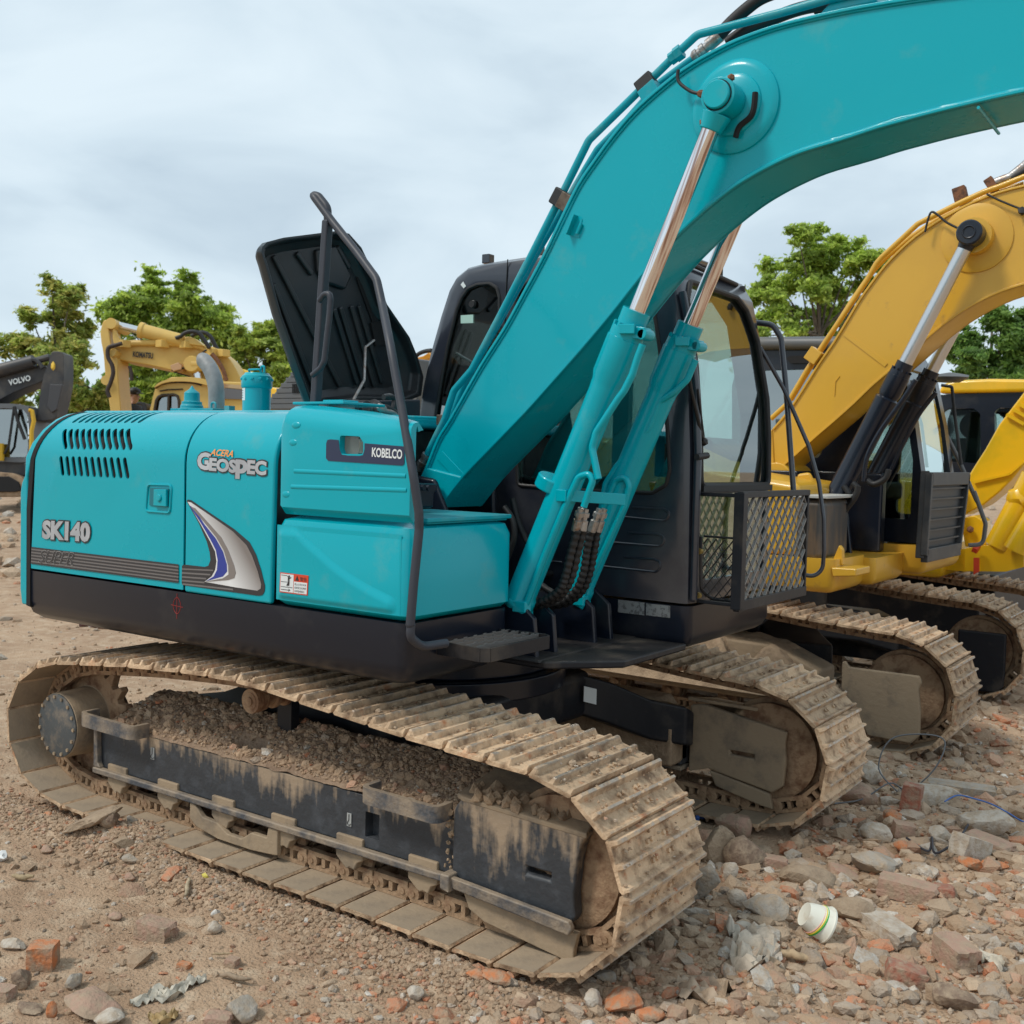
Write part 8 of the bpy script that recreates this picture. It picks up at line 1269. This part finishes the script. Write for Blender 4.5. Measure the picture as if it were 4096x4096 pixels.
tree((-29.286,21.400,0.847), BL([(-30.426,21.035,7.836),(-30.626,20.866,7.374),(-29.881,21.391,7.398),(-29.447,21.714,7.685),(-31.069,20.548,7.268),(-31.512,20.230,7.163),(-31.559,20.163,6.614),(-30.888,20.636,6.635),(-30.221,21.111,6.748),(-29.555,21.587,6.861),(-29.112,21.904,6.966),(-28.651,22.212,6.707),(-28.194,22.523,6.539),(-28.320,22.406,6.079),(-28.847,22.040,6.154),(-29.513,21.565,6.041),(-30.254,21.037,5.926),(-31.009,20.516,6.084),(-31.461,20.203,6.161),(-28.013,22.611,5.907),(-27.840,22.704,5.456),(-28.432,22.281,5.346),(-29.103,21.808,5.324),(-29.779,21.338,5.394),(-30.655,20.697,5.000),(-31.084,20.372,4.622),(-30.469,20.783,4.277),(-29.732,21.313,4.483),(-30.744,20.561,3.811)], (45, 58, 60, 50, 52, 40, 48, 66, 72, 70, 62, 58, 46, 60, 66, 70, 70, 60, 42, 46, 38, 56, 62, 60, 56, 50, 60, 60, 50), 40), 40, GRN, 'broad bright green tree behind the pale yellow excavator', 69300, 0.133)
tree((-23.688,20.450,1.023), BL([(-24.001,20.531,5.858),(-24.257,20.336,5.603),(-23.649,20.759,5.540),(-24.513,20.140,5.348),(-24.031,20.464,5.118),(-23.486,20.838,4.971),(-24.417,20.172,4.777),(-23.800,20.591,4.550),(-23.385,20.868,4.317),(-24.321,20.204,4.205),(-23.905,20.481,3.972),(-23.490,20.758,3.739),(-24.664,19.972,4.358)], (38, 42, 44, 38, 52, 44, 46, 52, 46, 44, 52, 46, 34), 36), 36, YGR, 'light yellow-green tree left of the raised black hood', 33000, 0.117)
tree((-6.736,25.054,1.561), BL([(-7.626,24.833,8.033),(-7.297,25.073,8.181),(-6.675,25.503,8.064),(-7.891,24.629,7.751),(-6.378,25.691,7.731),(-7.378,24.978,7.562),(-6.819,25.372,7.580),(-8.091,24.458,7.265),(-7.636,24.770,7.143),(-7.021,25.203,7.163),(-6.350,25.676,7.185),(-6.022,25.917,7.332),(-8.339,24.245,6.642),(-7.944,24.519,6.586),(-7.329,24.952,6.606),(-6.661,25.427,6.696),(-6.158,25.782,6.712),(-8.601,24.039,6.291),(-8.140,24.347,6.032),(-7.521,24.778,5.984),(-6.854,25.253,6.073),(-6.298,25.649,6.160),(-8.454,24.099,5.611),(-7.829,24.527,5.426),(-7.214,24.961,5.446),(-8.542,24.008,5.130),(-7.584,24.674,5.023),(-6.711,25.316,5.462)], (34, 34, 36, 44, 44, 56, 56, 46, 62, 66, 60, 44, 44, 58, 60, 60, 50, 40, 52, 50, 50, 50, 46, 44, 44, 38, 44, 44), 30), 30, GRN, 'rounded green tree standing behind the teal excavator cab', 56100, 0.098, airy=.5)
tree((-1.772,21.208,1.713), BL([(-1.512,21.622,5.390),(-1.808,21.392,5.052),(-1.313,21.737,5.013),(-2.152,21.133,4.767),(-1.696,21.443,4.617),(-1.244,21.756,4.522),(-2.359,20.966,4.432),(-2.038,21.182,4.278),(-1.585,21.495,4.183),(-1.129,21.806,4.033),(-2.477,20.863,4.100),(-2.197,21.046,3.890),(-1.747,21.360,3.849),(-1.011,21.964,5.242),(-0.793,22.070,4.482),(-1.291,21.671,3.700)], (52, 55, 58, 50, 62, 62, 44, 56, 62, 60, 42, 46, 56, 55, 60, 50), 24), 24, DKG, 'dense dark green tree above the lemon-yellow cab at the right edge', 59400, 0.086)
for i, (pts, D, lm, lab_) in enumerate((([(-38.606,19.940,3.965),(-38.047,20.353,4.284),(-37.458,20.749,4.002),(-38.252,20.158,3.474),(-37.509,20.675,3.398),(-39.262,19.478,3.944)], 44, OLV, 'low olive bush behind the dark grey excavator cab'), ([(-37.842,22.909,3.727),(-37.264,23.344,4.165),(-36.808,23.632,3.655),(-37.392,23.200,3.322),(-38.073,22.714,3.195)], 46, DKG, 'dark low bush left of the pale yellow arm'), ([(-32.776,21.591,3.995),(-32.365,21.857,3.625),(-32.111,22.012,3.250),(-33.060,21.355,3.411),(-31.827,22.248,3.834)], 42, DKG, 'dark leafy bush between the pale yellow arm and cab'), ([(-18.683,47.608,7.227),(-17.452,48.475,7.267),(-16.216,49.339,7.181),(-14.544,50.478,6.608),(-12.923,51.645,7.036)], 55, GRN, 'distant hedge seen behind the cab of the teal excavator'))):
    p0 = V3(pts[0]); tree((p0.x, p0.y, .4), BL(pts, [60, 55, 60, 60, 55, 60], D, 2), D, lm, lab_, 9000, .2, trunk_r=.1)
